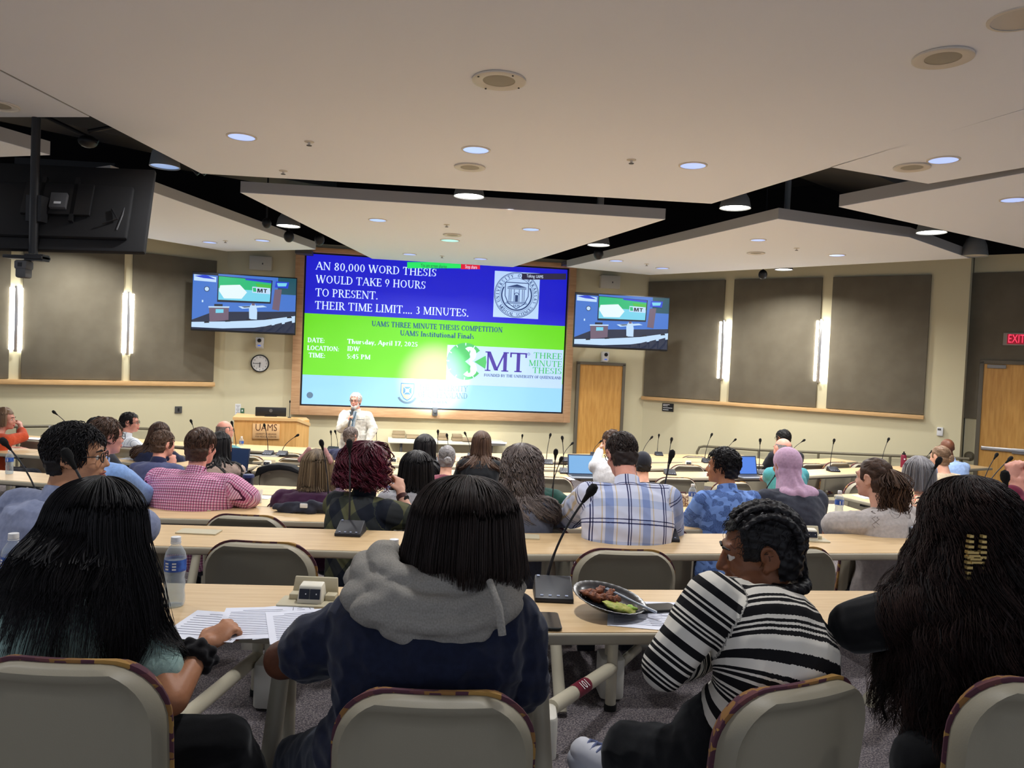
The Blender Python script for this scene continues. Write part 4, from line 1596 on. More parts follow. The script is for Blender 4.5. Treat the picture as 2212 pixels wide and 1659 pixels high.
C1 = chair(125, 1427, 458, 1, 'nearest beige chair at the left, under the long black hair')
C2 = chair(939, 1497, 458, 1, 'nearest beige chair behind the navy hoodie', 2)
C3 = chair(1745, 1478, 420, 1, 'nearest beige chair turned left behind the striped top', 26)
C4 = chair(2318, 1478, 462, 1, 'nearest beige chair cut off at the right edge', -6)
chair(557, 1170, 250, 2, 'empty beige chair behind the open power box on the nearest desk')
chair(-10, 1168, 250, 2, 'beige chair of the grey blue jacket at the left edge')
chair(1355, 1187, 232, 2, 'empty beige chair behind the plate of food', 4)
chair(1716, 1183, 232, 2, 'empty beige chair behind the braided head', 12)
chair(2290, 1190, 232, 2, 'second row beige chair at the right edge', 10)
R4_ = 'beige chair '
chair(528, 1112, 190, 3, 'empty beige chair left of the second row microphone')
chair(838, 1139, 190, 3, 'beige chair of the red curly hair')
chair(1150, 1132, 190, 3, 'beige chair of the long grey curls')
chair(1415, 1139, 190, 3, 'beige chair of the plaid shirt', 4)
chair(1905, 1131, 180, 3, 'beige chair of the pony tail, turned left', 22)
chair(420, 1083, 150, 4, 'beige chair of the pink checked shirt')
chair(640, 1080, 150, 4, 'beige chair of the purple sweater')
chair(890, 1094, 150, 4, 'beige chair of the grey sweater')
chair(1455, 1111, 150, 4, 'beige chair of the blue floral shirt', 10)
chair(1745, 1103, 146, 4, 'beige chair of the pink headscarf', 14)
chair(1985, 1098, 140, 4, 'beige chair of the floral blouse', 18)
for (u, v, w, row, lb, yaw) in ((608, 1011, 102, 5, 'empty chair with a black jacket over its back', 0), (1192, 1030, 100, 5, 'empty chair beside the laptop of the white shirt', 4),
                                (1462, 1031, 100, 5, 'empty chair left of the young man in blue florals', 6), (1585, 1040, 100, 5, 'empty chair hidden behind the young man in blue florals', 14),
                                (352, 1046, 100, 5, 'chair of the navy polo shirt', -6), (492, 1040, 98, 5, 'chair of the beige top', -4),
                                (1055, 1019, 92, 5, 'chair of the long brown hair at the centre', 0), (1870, 1040, 96, 5, 'empty chair left of the pony tail', 20),
                                (975, 1030, 96, 5, 'chair of the grey hair bun', 0), (285, 966, 96, 5, 'empty chair left of the young man in white', -8),
                                (530, 984, 88, 6, 'empty chair before the lectern plaque', -4), (638, 989, 88, 6, 'empty chair below the slanted microphone of the lectern', 0),
                                (75, 950, 88, 6, 'empty chair right of the orange sweater', -12), (1180, 1009, 84, 6, 'empty chair right of the long grey curls', 2),
                                (1487, 1004, 82, 6, 'empty chair with a power box before it', 6), (1755, 1001, 78, 6, 'empty chair right of the pink headscarf', 20),
                                (1812, 998, 78, 6, 'empty chair with a microphone behind its back', 24), (1866, 1000, 76, 6, 'empty chair at the end of the right aisle row', 26),
                                (1648, 1003, 80, 6, 'empty chair just left of the pink headscarf', 12),
                                (620, 978, 78, 7, 'empty chair with a microphone base right above it', 0), (1418, 1004, 78, 7, 'empty chair right of the black cap', 6),
                                (1015, 1000, 78, 7, 'empty chair just left of the smooth brown hair', 0), (1160, 992, 78, 7, 'empty chair behind the long grey curls', 2),
                                (580, 968, 70, 8, 'front row empty chair under the lectern plaque', -2), (1502, 985, 66, 8, 'front row empty chair left of the railing post', 6),
                                (1438, 990, 68, 8, 'front row empty chair right of the door', 4), (745, 972, 72, 8, 'front row chair behind the navy jacket', 0), (1190, 990, 70, 8, 'front row empty chair left of the door', 2)):
    chair(u, v, w, row, lb, yaw)

# black jacket hung over the back of an empty chair
p = W(608, 1011, .5 * F / 102)
t = thing('jacket', 'black jacket draped over an empty chair back', 'jacket', (p.x, p.y, p.z - .3))
b = MB()
for k in range(2):
    y = -.05 if k == 0 else .07
pts = [(-.27, -.1), (-.24, .0), (-.12, .035), (0, .045), (.12, .03), (.24, -.03), (.26, -.09), (.2, -.05), (.1, -.02), (0, -.01), (-.12, -.03), (-.2, -.07)]
b.add([(x, -.06, z + .3) for x, z in pts] + [(x, .09, z + .3) for x, z in pts], [tuple(range(11, -1, -1)), tuple(range(12, 24))] + [(i, (i + 1) % 12, 12 + (i + 1) % 12, 12 + i) for i in range(12)])
b.build('jacket_cloth', mat('black_cloth', (20, 20, 22), .9), t, bevel=.01)

# number stickers on two swing arms of the second row
M_STK = mat('maroon_sticker', (112, 30, 48), .5)


def sticker(u, v, z, num, ang, label):
    p = W(u, v, z)
    t = thing('arm_post', label, 'support arm', (p.x, p.y, FL[2] + .02))
    return t


for (x0, y0, x1, y1, z0, z1, num, lb) in ((1192, 1528, 1322, 1442, 3.15, 3.75, '101', 'beige support arm with a maroon number label under the plate of food'),
                                          (384, 1562, 556, 1418, 2.9, 3.75, '', 'beige support arm left of the nearest table leg'),
                                          (1880, 1512, 1990, 1425, 3.15, 3.75, '109', 'beige support arm with a maroon number label under the black sleeve')):
    a, c = W(x0, y0, z0), W(x1, y1, z1)
    t = thing('support_arm', lb, 'support arm', (c.x, c.y, FL[2]), group='support arms below the second row')
    o = Vector((c.x, c.y, FL[2]))
    MB().tube([a - o, c - o], .031, 14).build('arm_tube', M_STEEL, t)
    MB().tube([(0, 0, .03), (0, 0, .45)], .026, 12).build('post', M_STEEL, t)
    MB().lathe([(.001, 0), (.03, 0), (.03, .03), (.001, .032)], sides=14, caps=False).build('foot', M_RUBBER, t)
    if num:
        d = (c - a).normalized()
        m = a - o + (c - a) * .42
        MB().tube([m - d * .07, m + d * .07], .0325, 14, caps=False).build('number_label', M_STK, t)
        side = d.cross(Vector((0, 0, 1))).normalized()
        nrm = side.cross(d).normalized()
        vw = Vector((-.25, -1, .45)).normalized()
        nrm = (vw - d * vw.dot(d)).normalized()
        Rm = Matrix((-d, nrm.cross(-d), nrm)).transposed()
        s = sans(num, .055, M_WHITE, t, 'number_text', m + nrm * .034)
        s.rotation_euler = Rm.to_euler()
hp = W(1168, 1545, 3.1)
t = thing('pedestal', 'white plastic chair pedestal on the carpet behind the navy hoodie', 'pedestal', (hp.x, hp.y, FL[2]))
b = MB()
b.rbox((0, 0, .14), (.13, .17, .28), .035)
b.build('pedestal_case', mat('base_white', (206, 202, 190), .5), t, bevel=.015)

# ---------------------------------------------------------------- things on the desks
def make_mic_base():
    b = MB()
    w, d, h0, h1 = .066, .075, .016, .06
    # sloped console: low edge towards the speaker (-Y), high edge at +Y
    b.add([(-w, -d, 0), (w, -d, 0), (w + .004, d, 0), (-w - .004, d, 0), (-w, -d, h0), (w, -d, h0), (w * .97, d * .72, h1), (-w * .97, d * .72, h1), (w, d, h1 * .4), (-w, d, h1 * .4)],
          [(3, 2, 1, 0), (0, 1, 5, 4), (4, 5, 6, 7), (7, 6, 8, 9), (9, 8, 2, 3), (1, 2, 8, 6, 5), (0, 4, 7, 9, 3)])
    return b.mesh('mic_base', smooth=20, bevel=.004)


def make_mic_buttons():
    b = MB()
    for k in range(4):
        x = -.042 + .028 * k
        y, z = -.062, .0215
        b.box((x, y, z), (.010, .006, .003), Matrix.Rotation(math.radians(20), 3, 'X'))
    b.box((-.052, .045, .0585), (.01, .008, .003), Matrix.Rotation(math.radians(20), 3, 'X'))
    return b.mesh('mic_buttons')


ME_MB, ME_MBT = make_mic_base(), make_mic_buttons()
ME_MB.materials.append(M_MIC)
ME_MBT.materials.append(M_BTN)


def mic(u, v, row, hu, hv, label, yaw=0.0, bend=0.0, hz=0.0, th=None):
    p = HZ(u, v, TH[row]) if th is None else W(u, v, th)
    z0 = TH[row]
    yw = math.radians(yaw)
    t = thing('microphone', label, 'microphone', (p.x, p.y + .075, z0 + .0005), yw, 'gooseneck microphones')
    o = link('base', ME_MB, None, t)
    link('buttons', ME_MBT, None, o)
    hp = W(hu, hv, p.y + .12 + hz)
    inv = t.matrix_basis.inverted()
    h = inv @ hp
    s0 = Vector((-.02, .062, .045))
    c = Vector((s0.x + (h.x - s0.x) * (.1 + bend), s0.y, s0.z + (h.z - s0.z) * .5))
    path = bez(s0, c, h, 14)
    st = MB().tube(path, [.0055] * 4 + [.0042] * 10, 8).build('stem', M_MIC, t)
    d = (path[-1] - path[-2]).normalized()
    R = d.to_track_quat('Z', 'Y').to_matrix()
    MB().lathe([(.001, -.035), (.006, -.03), (.0105, -.0), (.0165, .012), (.0175, .028), (.013, .043), (.001, .05)], c=h, sides=14, R=R, caps=False).build('windscreen', M_FOAM, t)
    return t


for a in ((1197, 1303, 1, 1270, 1070, 'nearest black microphone, leaning right beside the plate of food', 0, .1),
          (196, 1296, 1, 153, 996, 'black microphone hidden behind the long black hair at the left'),
          (2235, 1300, 1, 2172, 1042, 'black microphone at the right behind the curly black hair'),
          (750, 1160, 2, 755, 968, 'black microphone before the plaid back of the red curls'),
          (1442, 1171, 2, 1449, 990, 'black microphone before the plaid shirt, right side'),
          (2012, 1172, 2, 2024, 1003, 'black microphone before the blonde bun, behind the gold clip'),
          (60, 1142, 2, 15, 962, 'black microphone slanting left at the left edge'),
          (705, 1110, 3, 696, 964, 'black microphone left of the red curls'),
          (1200, 1124, 3, 1200, 984, 'black microphone right of the long grey curls'),
          (1656, 1128, 3, 1679, 1022, 'black microphone in front of the dark blazer'),
          (1196, 1094, 4, 1210, 997, 'black microphone just behind another, right of the grey curls'),
          (2142, 1110, 3, 2178, 995, 'right one of two microphones before the exit door'),
          (2140, 1082, 4, 2150, 987, 'left one of two microphones before the exit door'),
          (1222, 1024, 5, 1215, 950, 'black microphone at the left of the open laptop'),
          (1450, 1027, 5, 1450, 953, 'black microphone just above the nearer one by the plaid shirt'),
          (1805, 1020, 5, 1801, 955, 'black microphone right of the pink headscarf, above an empty chair'),
          (1650, 1027, 5, 1642, 955, 'black microphone left of the pink headscarf'),
          (1917, 1012, 5, 1918, 952, 'black microphone left of the maroon bottle'),
          (2010, 1008, 5, 2011, 977, 'short microphone above the grey bob'),
          (164, 980, 5, 120, 893, 'black microphone standing alone against the left wall'),
          (283, 966, 6, 233, 908, 'black microphone left of the man in white'),
          (505, 984, 6, 502, 917, 'black microphone right of the balding head'),
          (1184, 1004, 6, 1188, 943, 'tall black microphone left of the front door'),
          (1530, 1001, 6, 1536, 942, 'black microphone at the start of the right railing'),
          (1712, 998, 6, 1734, 953, 'microphone leaning right behind the dark haired man in black'),
          (945, 1000, 6, 946, 936, 'black microphone at the shoulder of the black hair'),
          (970, 1000, 6, 966, 944, 'black microphone above the grey bun'),
          (1220, 998, 7, 1234, 960, 'black microphone leaning right beside the door frame', 0, .0),
          (575, 984, 7, 572, 922, 'black microphone in front of the lectern plaque'),
          (606, 985, 7, 640, 942, 'black microphone leaning right in front of the lectern'),
          (1572, 994, 7, 1586, 952, 'microphone leaning right at the young man in florals'),
          (1018, 990, 7, 1006, 939, 'black microphone leaning left beside the smooth brown hair'),
          (1392, 994, 7, 1406, 947, 'microphone leaning right, right of the door'),
          (420, 980, 7, 414, 913, 'black microphone between two brown haired heads'),
          (1425, 985, 8, 1423, 943, 'upright microphone right of the door, far back'),
          (714, 974, 8, 715, 936, 'left microphone of the pair beside the navy jacket'),
          (728, 975, 8, 725, 935, 'right microphone of the pair beside the navy jacket'),
          (813, 977, 8, 813, 933, 'microphone at the right of the white coat'),
          (1128, 984, 8, 1128, 944, 'microphone right of the white side table'),
          (1285, 986, 8, 1296, 955, 'microphone leaning right in front of the door', 0, .0)):
    mic(*a)


def powerbox(u, v, row, label, yaw=0.0, open_=True):
    p = HZ(u, v, TH[row])
    t = thing('power_box', label, 'power outlet', (p.x, p.y, TH[row] + .0005), math.radians(yaw), 'desk power boxes')
    b = MB()
    b.rbox((0, 0, .003), (.2, .1, .006), .006)
    b.build('base_plate', M_BOX, t)
    if open_:
        b = MB()
        b.add([(-.077, .05, .004), (.077, .05, .004), (.07, .062, .068), (-.07, .062, .068), (-.077, .058, .004), (.077, .058, .004), (.07, .07, .068), (-.07, .07, .068)],
              [(0, 1, 2, 3), (7, 6, 5, 4), (0, 4, 5, 1), (3, 2, 6, 7), (1, 5, 6, 2), (0, 3, 7, 4)])
        for s in (-1, 1):
            b.box((s * .058, .03, .014), (.034, .04, .02))
        b.build('lid', M_BOX, t, bevel=.003)
        b = MB()
        b.add([(-.04, -.03, .004), (.04, -.03, .004), (.04, .05, .004), (-.04, .05, .004), (-.036, -.015, .06), (.036, -.015, .06), (.036, .03, .064), (-.036, .03, .064)],
              [(3, 2, 1, 0), (0, 1, 5, 4), (4, 5, 6, 7), (7, 6, 2, 3), (1, 2, 6, 5), (0, 4, 7, 3)])
        b.build('outlet_block', mat('outlet_cream', (224, 218, 200), .45), t, bevel=.004)
        for s in (-1, 1):
            R = Matrix.Rotation(math.radians(-15), 3, 'X')
            o = MB().box((s * .017, -.0238, .036), (.032, .004, .032), R).build('socket', M_NAVYP, t)
            MB().box((s * .017 + .005, -.0262, .037), (.003, .002, .004), R).build('socket_slot', M_WHITE, o)
    return t


powerbox(672, 1303, 1, 'open beige power box on the nearest desk beside the printed sheets')
powerbox(428, 1100, 3, 'open beige power box in front of the pink checked shirt')
powerbox(1748, 1167, 2, 'open beige power box in front of the grey tee shirt')
powerbox(577, 1008, 5, 'small power box right of the tumbler, far back')
powerbox(1487, 1006, 6, 'small power box far back before the right wall')
powerbox(850, 1000, 6, 'small power box left of the black haired heads')
powerbox(1075, 1012, 5, 'small power box right of the long smooth brown hair')
powerbox(430, 1150, 2, 'closed grey power box lid left of centre on the second desk', open_=False)
powerbox(1124, 1160, 2, 'closed grey power box lid at the bob haired head', open_=False)

M_LABEL = mat('bottle_label', (58, 104, 190), .4, noise=(60, 2), rgb2=(40, 70, 150))
M_CAP = mat('bottle_cap', (235, 236, 238), .4)


def make_bottle():
    t = thing('water_bottle', 'x', 'bottle')
    k = 1.0
    MB().lathe([(.018, .0), (.029, .002), (.032, .012), (.0315, .03), (.0295, .05), (.032, .07), (.0285, .09), (.0325, .11), (.0325, .152), (.029, .168), (.02, .184), (.0135, .191), (.0128, .2)], sides=24, caps=False).build('bottle_body', M_CLEAR, t)
    MB().lathe([(.001, .004), (.027, .004), (.0295, .03), (.0275, .05), (.0295, .07), (.0265, .09), (.0305, .112), (.0305, .14), (.001, .14)], sides=20, caps=False).build('water', M_WATER, t)
    MB().lathe([(.0329, .112), (.0329, .148)], sides=24, caps=False).build('label', M_LABEL, t)
    b = MB()
    for q in (-1.9, -1.2):
        for j in range(3):
            z0 = .118 + .009 * j
            pts = [(.0334 * math.cos(q + d), .0334 * math.sin(q + d)) for d in (-.18, -.06, .06, .18)]
            for a, c in zip(pts[:-1], pts[1:]):
                b.quad((a[0], a[1], z0), (c[0], c[1], z0), (c[0], c[1], z0 + .005), (a[0], a[1], z0 + .005))
    b.build('label_print', M_WHITE, t)
    MB().lathe([(.001, .2), (.0145, .2), (.0152, .202), (.0148, .216), (.001, .217)], sides=24, caps=False).build('cap', M_CAP, t)
    MB().lathe([(.0158, .196), (.0158, .199)], sides=20, caps=False).build('cap_ring', M_CAP, t)
    return t


BOT = [make_bottle(), False]


def bottle(u, v, row, label, dz=0.0):
    p = HZ(u, v, TH[row])
    t = BOT[0] if not BOT[1] else copy_tree(BOT[0])
    BOT[1] = True
    t.location = (p.x, p.y, TH[row] + .001)
    t.rotation_euler = (0, 0, random.uniform(-.4, .6))
    t['label'], t['group'] = label, 'clear water bottles'
    return t


bottle(376, 1308, 1, 'clear water bottle with a blue label in front of the long black hair')
bottle(26, 1303, 1, 'clear water bottle with a blue label at the left edge')
bottle(846, 1308, 1, 'clear water bottle peeking over the grey hood')
bottle(20, 1024, 4, 'clear water bottle on the fourth row desk at the left edge')
bottle(1811, 1122, 3, 'clear water bottle beside the blue plate')
bottle(1494, 1100, 4, 'clear water bottle left of the blue floral shirt')
bottle(521, 974, 8, 'clear water bottle before the lectern')
bottle(107, 955, 6, 'clear water bottle partly behind the dark wavy hair')
bottle(838, 1090, 4, 'clear water bottle behind the raised hand')


def flat(name, u, v, row, w, d, label, cat, m, yaw=0.0, h=.002, lines=0, group=None):
    p = HZ(u, v, TH[row])
    t = thing(name, label, cat, (p.x, p.y, TH[row] + .0008), math.radians(yaw), group)
    MB().box((0, 0, h / 2), (w, d, h)).build('sheet' if lines else 'body', m, t)
    if lines:
        b = MB()
        for k in range(lines):
            y = d / 2 - .03 - (d - .05) * k / lines
            x1 = w / 2 - .02 - random.uniform(0, .03)
            x0 = -w / 2 + .02
            if k == 0:
                x0, x1 = -w * .25, w * .3
            b.box(((x0 + x1) / 2, y, h + .0003), (x1 - x0, .0022, .0004))
        b.build('printed_lines', mat('print_grey', (98, 100, 122), .8), t)
        b = MB()
        for (x, y, ww, dd) in ((w / 2 - .012, 0, .0015, d - .02),):
            b.box((x, y, h + .0003), (ww, dd, .0004))
        b.build('printed_border', M_INK, t)
    return t


flat('paper_sheet', 556, 1345, 1, .216, .279, 'white printed sheet under the resting hand', 'paper', M_PAPER, 12, .0015, 15, 'printed sheets on the nearest desk')
flat('paper_sheet', 660, 1352, 1, .216, .279, 'white printed sheet partly under the navy sleeve', 'paper', M_PAPER, 20, .003, 15, 'printed sheets on the nearest desk')
flat('paper_sheet', 612, 1340, 1, .216, .279, 'middle printed sheet below two others', 'paper', M_PAPER, 26, .0008, 14, 'printed sheets on the nearest desk')
flat('paper_sheet', 462, 1352, 1, .216, .24, 'printed sheet sticking out below the wrist', 'paper', M_PAPER, -4, .0006, 10, 'printed sheets on the nearest desk')
flat('paper_sheet', 1385, 1328, 1, .216, .279, 'white sheet beneath the black food plate', 'paper', M_PAPER, -8, .0012, 15)
flat('paper_sheet', 1450, 1330, 1, .216, .279, 'white sheet beside the plate under the smartphone', 'paper', M_PAPER, 3, .0010, 14)


def phone(u, v, row, label, yaw, h=.008):
    p = HZ(u, v, TH[row])
    t = thing('smartphone', label, 'phone', (p.x, p.y, TH[row] + .003), math.radians(yaw), 'black phones on the nearest desk')
    b = MB()
    b.rbox((0, 0, h / 2), (.074, .152, h), .012)
    b.build('phone_case', M_BLK, t, bevel=.002)
    b = MB()
    b.rbox((0, 0, h + .0004), (.068, .144, .0006), .009)
    b.build('screen_glass', M_PHONE, t)
    return t


phone(1184, 1346, 1, 'black smartphone lying beside the navy sleeve', 2)
phone(1414, 1318, 1, 'black smartphone between the food plate and the striped sleeve', -75)

# plate of food
p = HZ(1312, 1322, TH[1])
t = thing('plate', 'black plastic plate of grilled meat and guacamole', 'plate', (p.x, p.y, TH[1] + .028), 0)
t.rotation_euler = (math.radians(4), math.radians(11), math.radians(-10))
M_PLATE = mat('black_plate', (26, 28, 34), .25, coat=.2)
prof = [(.001, 0), (.082, 0), (.095, .008), (.122, .022), (.124, .024), (.12, .025), (.094, .012), (.08, .004), (.001, .004)]
n = 60
b = MB()
V, Fs = [], []
for (r, z) in prof:
    for k in range(n):
        q = 2 * PI * k / n
        rr = r + (.0012 if k % 2 else -.0012) * (1 if r > .09 else 0)
        V.append((rr * math.cos(q), rr * math.sin(q), z))
for i in range(len(prof) - 1):
    for k in range(n):
        k2 = (k + 1) % n
        Fs.append((i * n + k, i * n + k2, (i + 1) * n + k2, (i + 1) * n + k))
b.add(V, Fs)
b.build('plate_dish', M_PLATE, t, smooth=50)


def lump(b, c, r, seedv, R=None, amp=.25):
    i0 = len(b.v)
    b.ell(c, r, R, 16, 10)
    for i in range(i0, len(b.v)):
        x, y, z = b.v[i]
        s = 1 + amp * (math.sin(x * 260 + seedv) * math.sin(y * 240 + seedv * 2) + .5 * math.sin(z * 400 + seedv * 3 + x * 500))
        b.v[i] = tuple(c[j] + (b.v[i][j] - c[j]) * s for j in range(3))


M_MEAT = mat('grilled_meat', (150, 84, 44), .5, noise=(70, 4), rgb2=(84, 38, 20), bump=(90, .6))
M_GUAC = mat('guacamole', (186, 180, 92), .5, noise=(60, 3), rgb2=(150, 164, 62), bump=(80, .4))
for i, (x, y, rx, ry, rz) in enumerate(((-.06, .0, .04, .014, 40), (-.035, .03, .035, .013, 75), (-.01, -.005, .034, .016, 15), (.0, .03, .03, .012, 80), (-.045, -.025, .03, .012, -20), (.02, -.015, .026, .013, 60))):
    b = MB()
    lump(b, (x, y, .018 + .006 * (i % 2)), (rx, ry, .014), i * 1.7, Matrix.Rotation(math.radians(rz), 3, 'Z'))
    tag(b.build('meat_strip', M_MEAT, t, smooth=80), None)
b = MB()
lump(b, (.04, -.045, .014), (.048, .026, .012), 3.3)
b.build('guacamole', M_GUAC, t, smooth=80)
b = MB()
lump(b, (.075, -.03, .018), (.02, .012, .01), 5.1)
b.build('avocado_piece', mat('avocado', (150, 186, 70), .45), t, smooth=80)
m = t.matrix_basis
f0, f1 = Vector((.015, .035, .03)), Vector((.155, -.035, .03))
fk = thing('fork', 'clear plastic fork lying across the plate of food', 'fork', m @ f0)
d = (m @ f1) - (m @ f0)
b = MB()
b.tube([(0, 0, 0), d * .5, d], [.004, .003, .005], 6)
b.build('handle', mat('fork_plastic', (150, 160, 175), .15, spec=.8), fk)
b = MB()
nx = Vector((-d.y, d.x, 0)).normalized()
for k in (-1.5, -.5, .5, 1.5):
    b.tube([nx * .004 * k, -d.normalized() * .035 + nx * .005 * k], .0018, 5)
b.build('tines', mat('fork_plastic', (150, 160, 175), .15), fk)

p = HZ(1750, 1128, TH[3])
t = thing('plate', 'empty blue plate on the third row desk beside the grey tee shirt', 'plate', (p.x, p.y, TH[3] + .002))
MB().lathe([(.001, 0), (.085, 0), (.1, .008), (.13, .022), (.128, .025), (.1, .013), (.084, .005), (.001, .005)], sides=40, caps=False).build('plate_dish', mat('blue_plate', (36, 50, 88), .2, coat=.3), t)
MB().tube([(-.02, .02, .02), (.1, -.02, .03)], .004, 6).build('fork', mat('fork_plastic', (150, 160, 175), .15), t)

# teal bottle with a flip lid
p = HZ(1687, 1136, TH[3])
t = thing('sports_bottle', 'teal see-through sports bottle with a white lid', 'bottle', (p.x, p.y, TH[3] + .001))
M_TEAL = clearmat('teal_plastic', (70, 170, 176), .55, .1)
MB().lathe([(.001, .002), (.034, .002), (.036, .01), (.035, .06), (.037, .12), (.037, .155), (.001, .156)], sides=24, caps=False).build('bottle_body', M_TEAL, t)
MB().lathe([(.001, .15), (.037, .15), (.036, .18), (.026, .188), (.001, .19)], sides=24, caps=False).build('lid', M_WHITE, t)
MB().tube([(.006, 0, .185), (.01, 0, .215)], [.012, .009], 10).build('spout', M_WHITE, t)
b = MB()
b.box((-.055, 0, .2), (.05, .04, .012), Matrix.Rotation(math.radians(35), 3, 'Y'))
b.build('carry_loop', M_WHITE, t, bevel=.004)
b = MB()
b.box((-.075, 0, .175), (.022, .03, .03), Matrix.Rotation(math.radians(20), 3, 'Y'))
b.build('loop_strap', mat('teal_strap', (70, 140, 146), .6), t)

# maroon bottle far right
p = HZ(1942, 1007, TH[5])
t = thing('sports_bottle', 'maroon metal bottle with a black cap near the exit', 'bottle', (p.x, p.y - .12, TH[5] + .001))
MB().lathe([(.001, 0), (.037, 0), (.038, .01), (.038, .16), (.03, .18), (.001, .182)], sides=20, caps=False).build('bottle_body', mat('maroon_metal', (120, 28, 52), .35), t)
MB().lathe([(.001, .18), (.024, .18), (.024, .2), (.01, .205), (.01, .225), (.001, .226)], sides=16, caps=False).build('cap', M_BLK, t)
b = MB()
b.box((-.005, -.038, .12), (.022, .004, .018))
b.build('badge', M_WHITE, t, bevel=.002)

# tumbler and clear cup by the pink checked shirt
p = HZ(535, 1083, TH[4])
t = thing('tumbler', 'navy tumbler with white drawings beside the pink checked sleeve', 'cup', (p.x, p.y, TH[4] + .001))
M_TUM = mat('tumbler_navy', (26, 30, 58), .35)
MB().lathe([(.001, 0), (.034, 0), (.042, .19), (.001, .19)], sides=24, caps=False).build('cup_body', M_TUM, t)
MB().lathe([(.001, .19), (.046, .19), (.046, .2), (.04, .215), (.001, .216)], sides=24, caps=False).build('lid', mat('lid_navy', (30, 44, 92), .4), t)
b = MB()
for (qs) in ([(-2.2, .09), (-2.05, .15), (-1.9, .1), (-1.75, .155)], [(-1.5, .14), (-1.2, .14), (-1.2, .1), (-1.45, .09)], [(-1.05, .1), (-.9, .15)]):
    b.tube([((.0345 + z * .042 + .0008) * math.cos(q), (.0345 + z * .042 + .0008) * math.sin(q), z) for q, z in qs], .0025, 5)
for j in range(4):
    b.tube([((.035 + .0015) * math.cos(q * PI / 10), (.0355) * math.sin(q * PI / 10), .015 + .014 * j) for q in range(-18, 1)], .002, 5)
b.build('white_drawing', M_WHITE, t)
p = HZ(552, 1085, TH[4])
t = thing('plastic_cup', 'clear plastic cup beside the navy tumbler', 'cup', (p.x + .02, p.y - .02, TH[4] + .001))
MB().lathe([(.001, .001), (.032, .001), (.04, .1), (.042, .1)], sides=24, caps=False).build('cup_wall', clearmat('cup_clear', alpha=.3), t)
MB().lathe([(.001, .003), (.031, .003), (.034, .045), (.001, .045)], sides=20, caps=False).build('drink', mat('iced_drink', (196, 186, 158), .3), t)

# rolled poster
A, B_ = W(582, 1083, 5.25), W(640, 1066, 5.75)
A.z = B_.z = TH[4] + .052
t = thing('poster_tube', 'rolled white poster lying left of the purple sweater', 'poster', (A.x, A.y, A.z))
d = B_ - A
R = d.to_track_quat('Z', 'Y').to_matrix()
MB().lathe([(.046, 0), (.05, .0), (.05, d.length * 1.15), (.044, d.length * 1.15), (.044, 0.0)], sides=28, R=R, caps=False).build('rolled_sheet', M_PAPER, t)
MB().lathe([(.0435, .002), (.0435, d.length)], sides=28, R=R, caps=False).build('inside', mat('tube_inside', (60, 52, 48), .8), t)

# laptops
def laptop(u, v, row, yaw, label, scr_m, w=.33, open_deg=105, body=None, dy=0.0):
    p = HZ(u, v, TH[row])
    t = thing('laptop', label, 'laptop', (p.x, p.y + dy, TH[row] + .001), math.radians(yaw), 'open laptops')
    bm_ = body or mat('laptop_grey', (120, 124, 132), .4)
    MB().box((0, 0, .009), (w, .23, .016)).build('keyboard_base', bm_, t, bevel=.004)
    MB().box((0, .02, .0178), (w * .88, .1, .001)).build('keys', M_BLK, t)
    s = MB().box((0, 0, .12), (w, .012, .235)).build('screen_lid', mat('laptop_lid', (36, 48, 74), .4), t, bevel=.003)
    s.location = (0, .115, .012)
    s.rotation_euler = (math.radians(-(open_deg - 90)), 0, 0)
    MB().box((0, -.0068, .12), (w * .92, .001, .205)).build('display', scr_m, s)
    return t


laptop(1262, 1032, 5, 8, 'open laptop with a pale screen beside the white shirt', emat('lap_a', (130, 190, 245), .85))
laptop(1622, 1032, 5, 16, 'open laptop with a blue screen left of the pink headscarf', emat('lap_b', (84, 140, 245), .85))
laptop(498, 1019, 5, -6, 'dark blue laptop behind the pink checked shoulder', mat('lap_off', (40, 60, 96), .3), dy=-.1)

# small papers and pads farther back
for a in (('paper_sheet', 1210, 1034, 5, .3, .2, 'white papers left of the laptop by the white shirt', 'paper', M_PAPER, 8),
          ('paper_sheet', 1545, 1102, 4, .3, .2, 'white paper in front of the blue floral shirt', 'paper', M_PAPER, 10),
          ('paper_sheet', 1880, 1074, 4, .28, .2, 'pale blue sheet left of the floral blouse', 'paper', mat('paper_blue', (186, 208, 236), .8), 14),
          ('paper_sheet', 560, 985, 7, .5, .25, 'grey flat tray below the lectern', 'tray', mat('tray_grey', (128, 126, 120), .5), 0),
          ('paper_sheet', 76, 948, 6, .3, .2, 'white sheet beside the orange sleeve', 'paper', M_PAPER, -10),
          ('paper_sheet', 310, 962, 6, .26, .2, 'white pad at the elbow of the man in white', 'paper', M_PAPER, -10),
          ('paper_sheet', 1590, 1002, 6, .4, .22, 'white papers before the right railing', 'paper', M_PAPER, 10),
          ('paper_sheet', 545, 1074, 4, .3, .14, 'stack of white paper behind the rolled poster', 'paper', M_PAPER, 0),
          ('paper_sheet', 330, 1063, 4, .28, .2, 'white paper beside the light blue sleeve', 'paper', M_PAPER, -6),
          ('paper_sheet', 292, 992, 5, .3, .14, 'open paper pad right of the dark wavy hair', 'paper', M_PAPER, -8)):
    flat(*a[:6], a[6], a[7], a[8], a[9], .004)
p = HZ(2010, 1136, TH[3])
t = thing('box', 'white cardboard box right of the grey tee shirt', 'box', (p.x, p.y + .06, TH[3] + .001), math.radians(12))
MB().box((0, 0, .028), (.4, .2, .056)).build('box_base', M_WHITE, t, bevel=.006)
MB().box((0, .0, .066), (.38, .19, .018)).build('box_lid', M_PAPER, t, bevel=.004)
p = HZ(1472, 1092, TH[4])
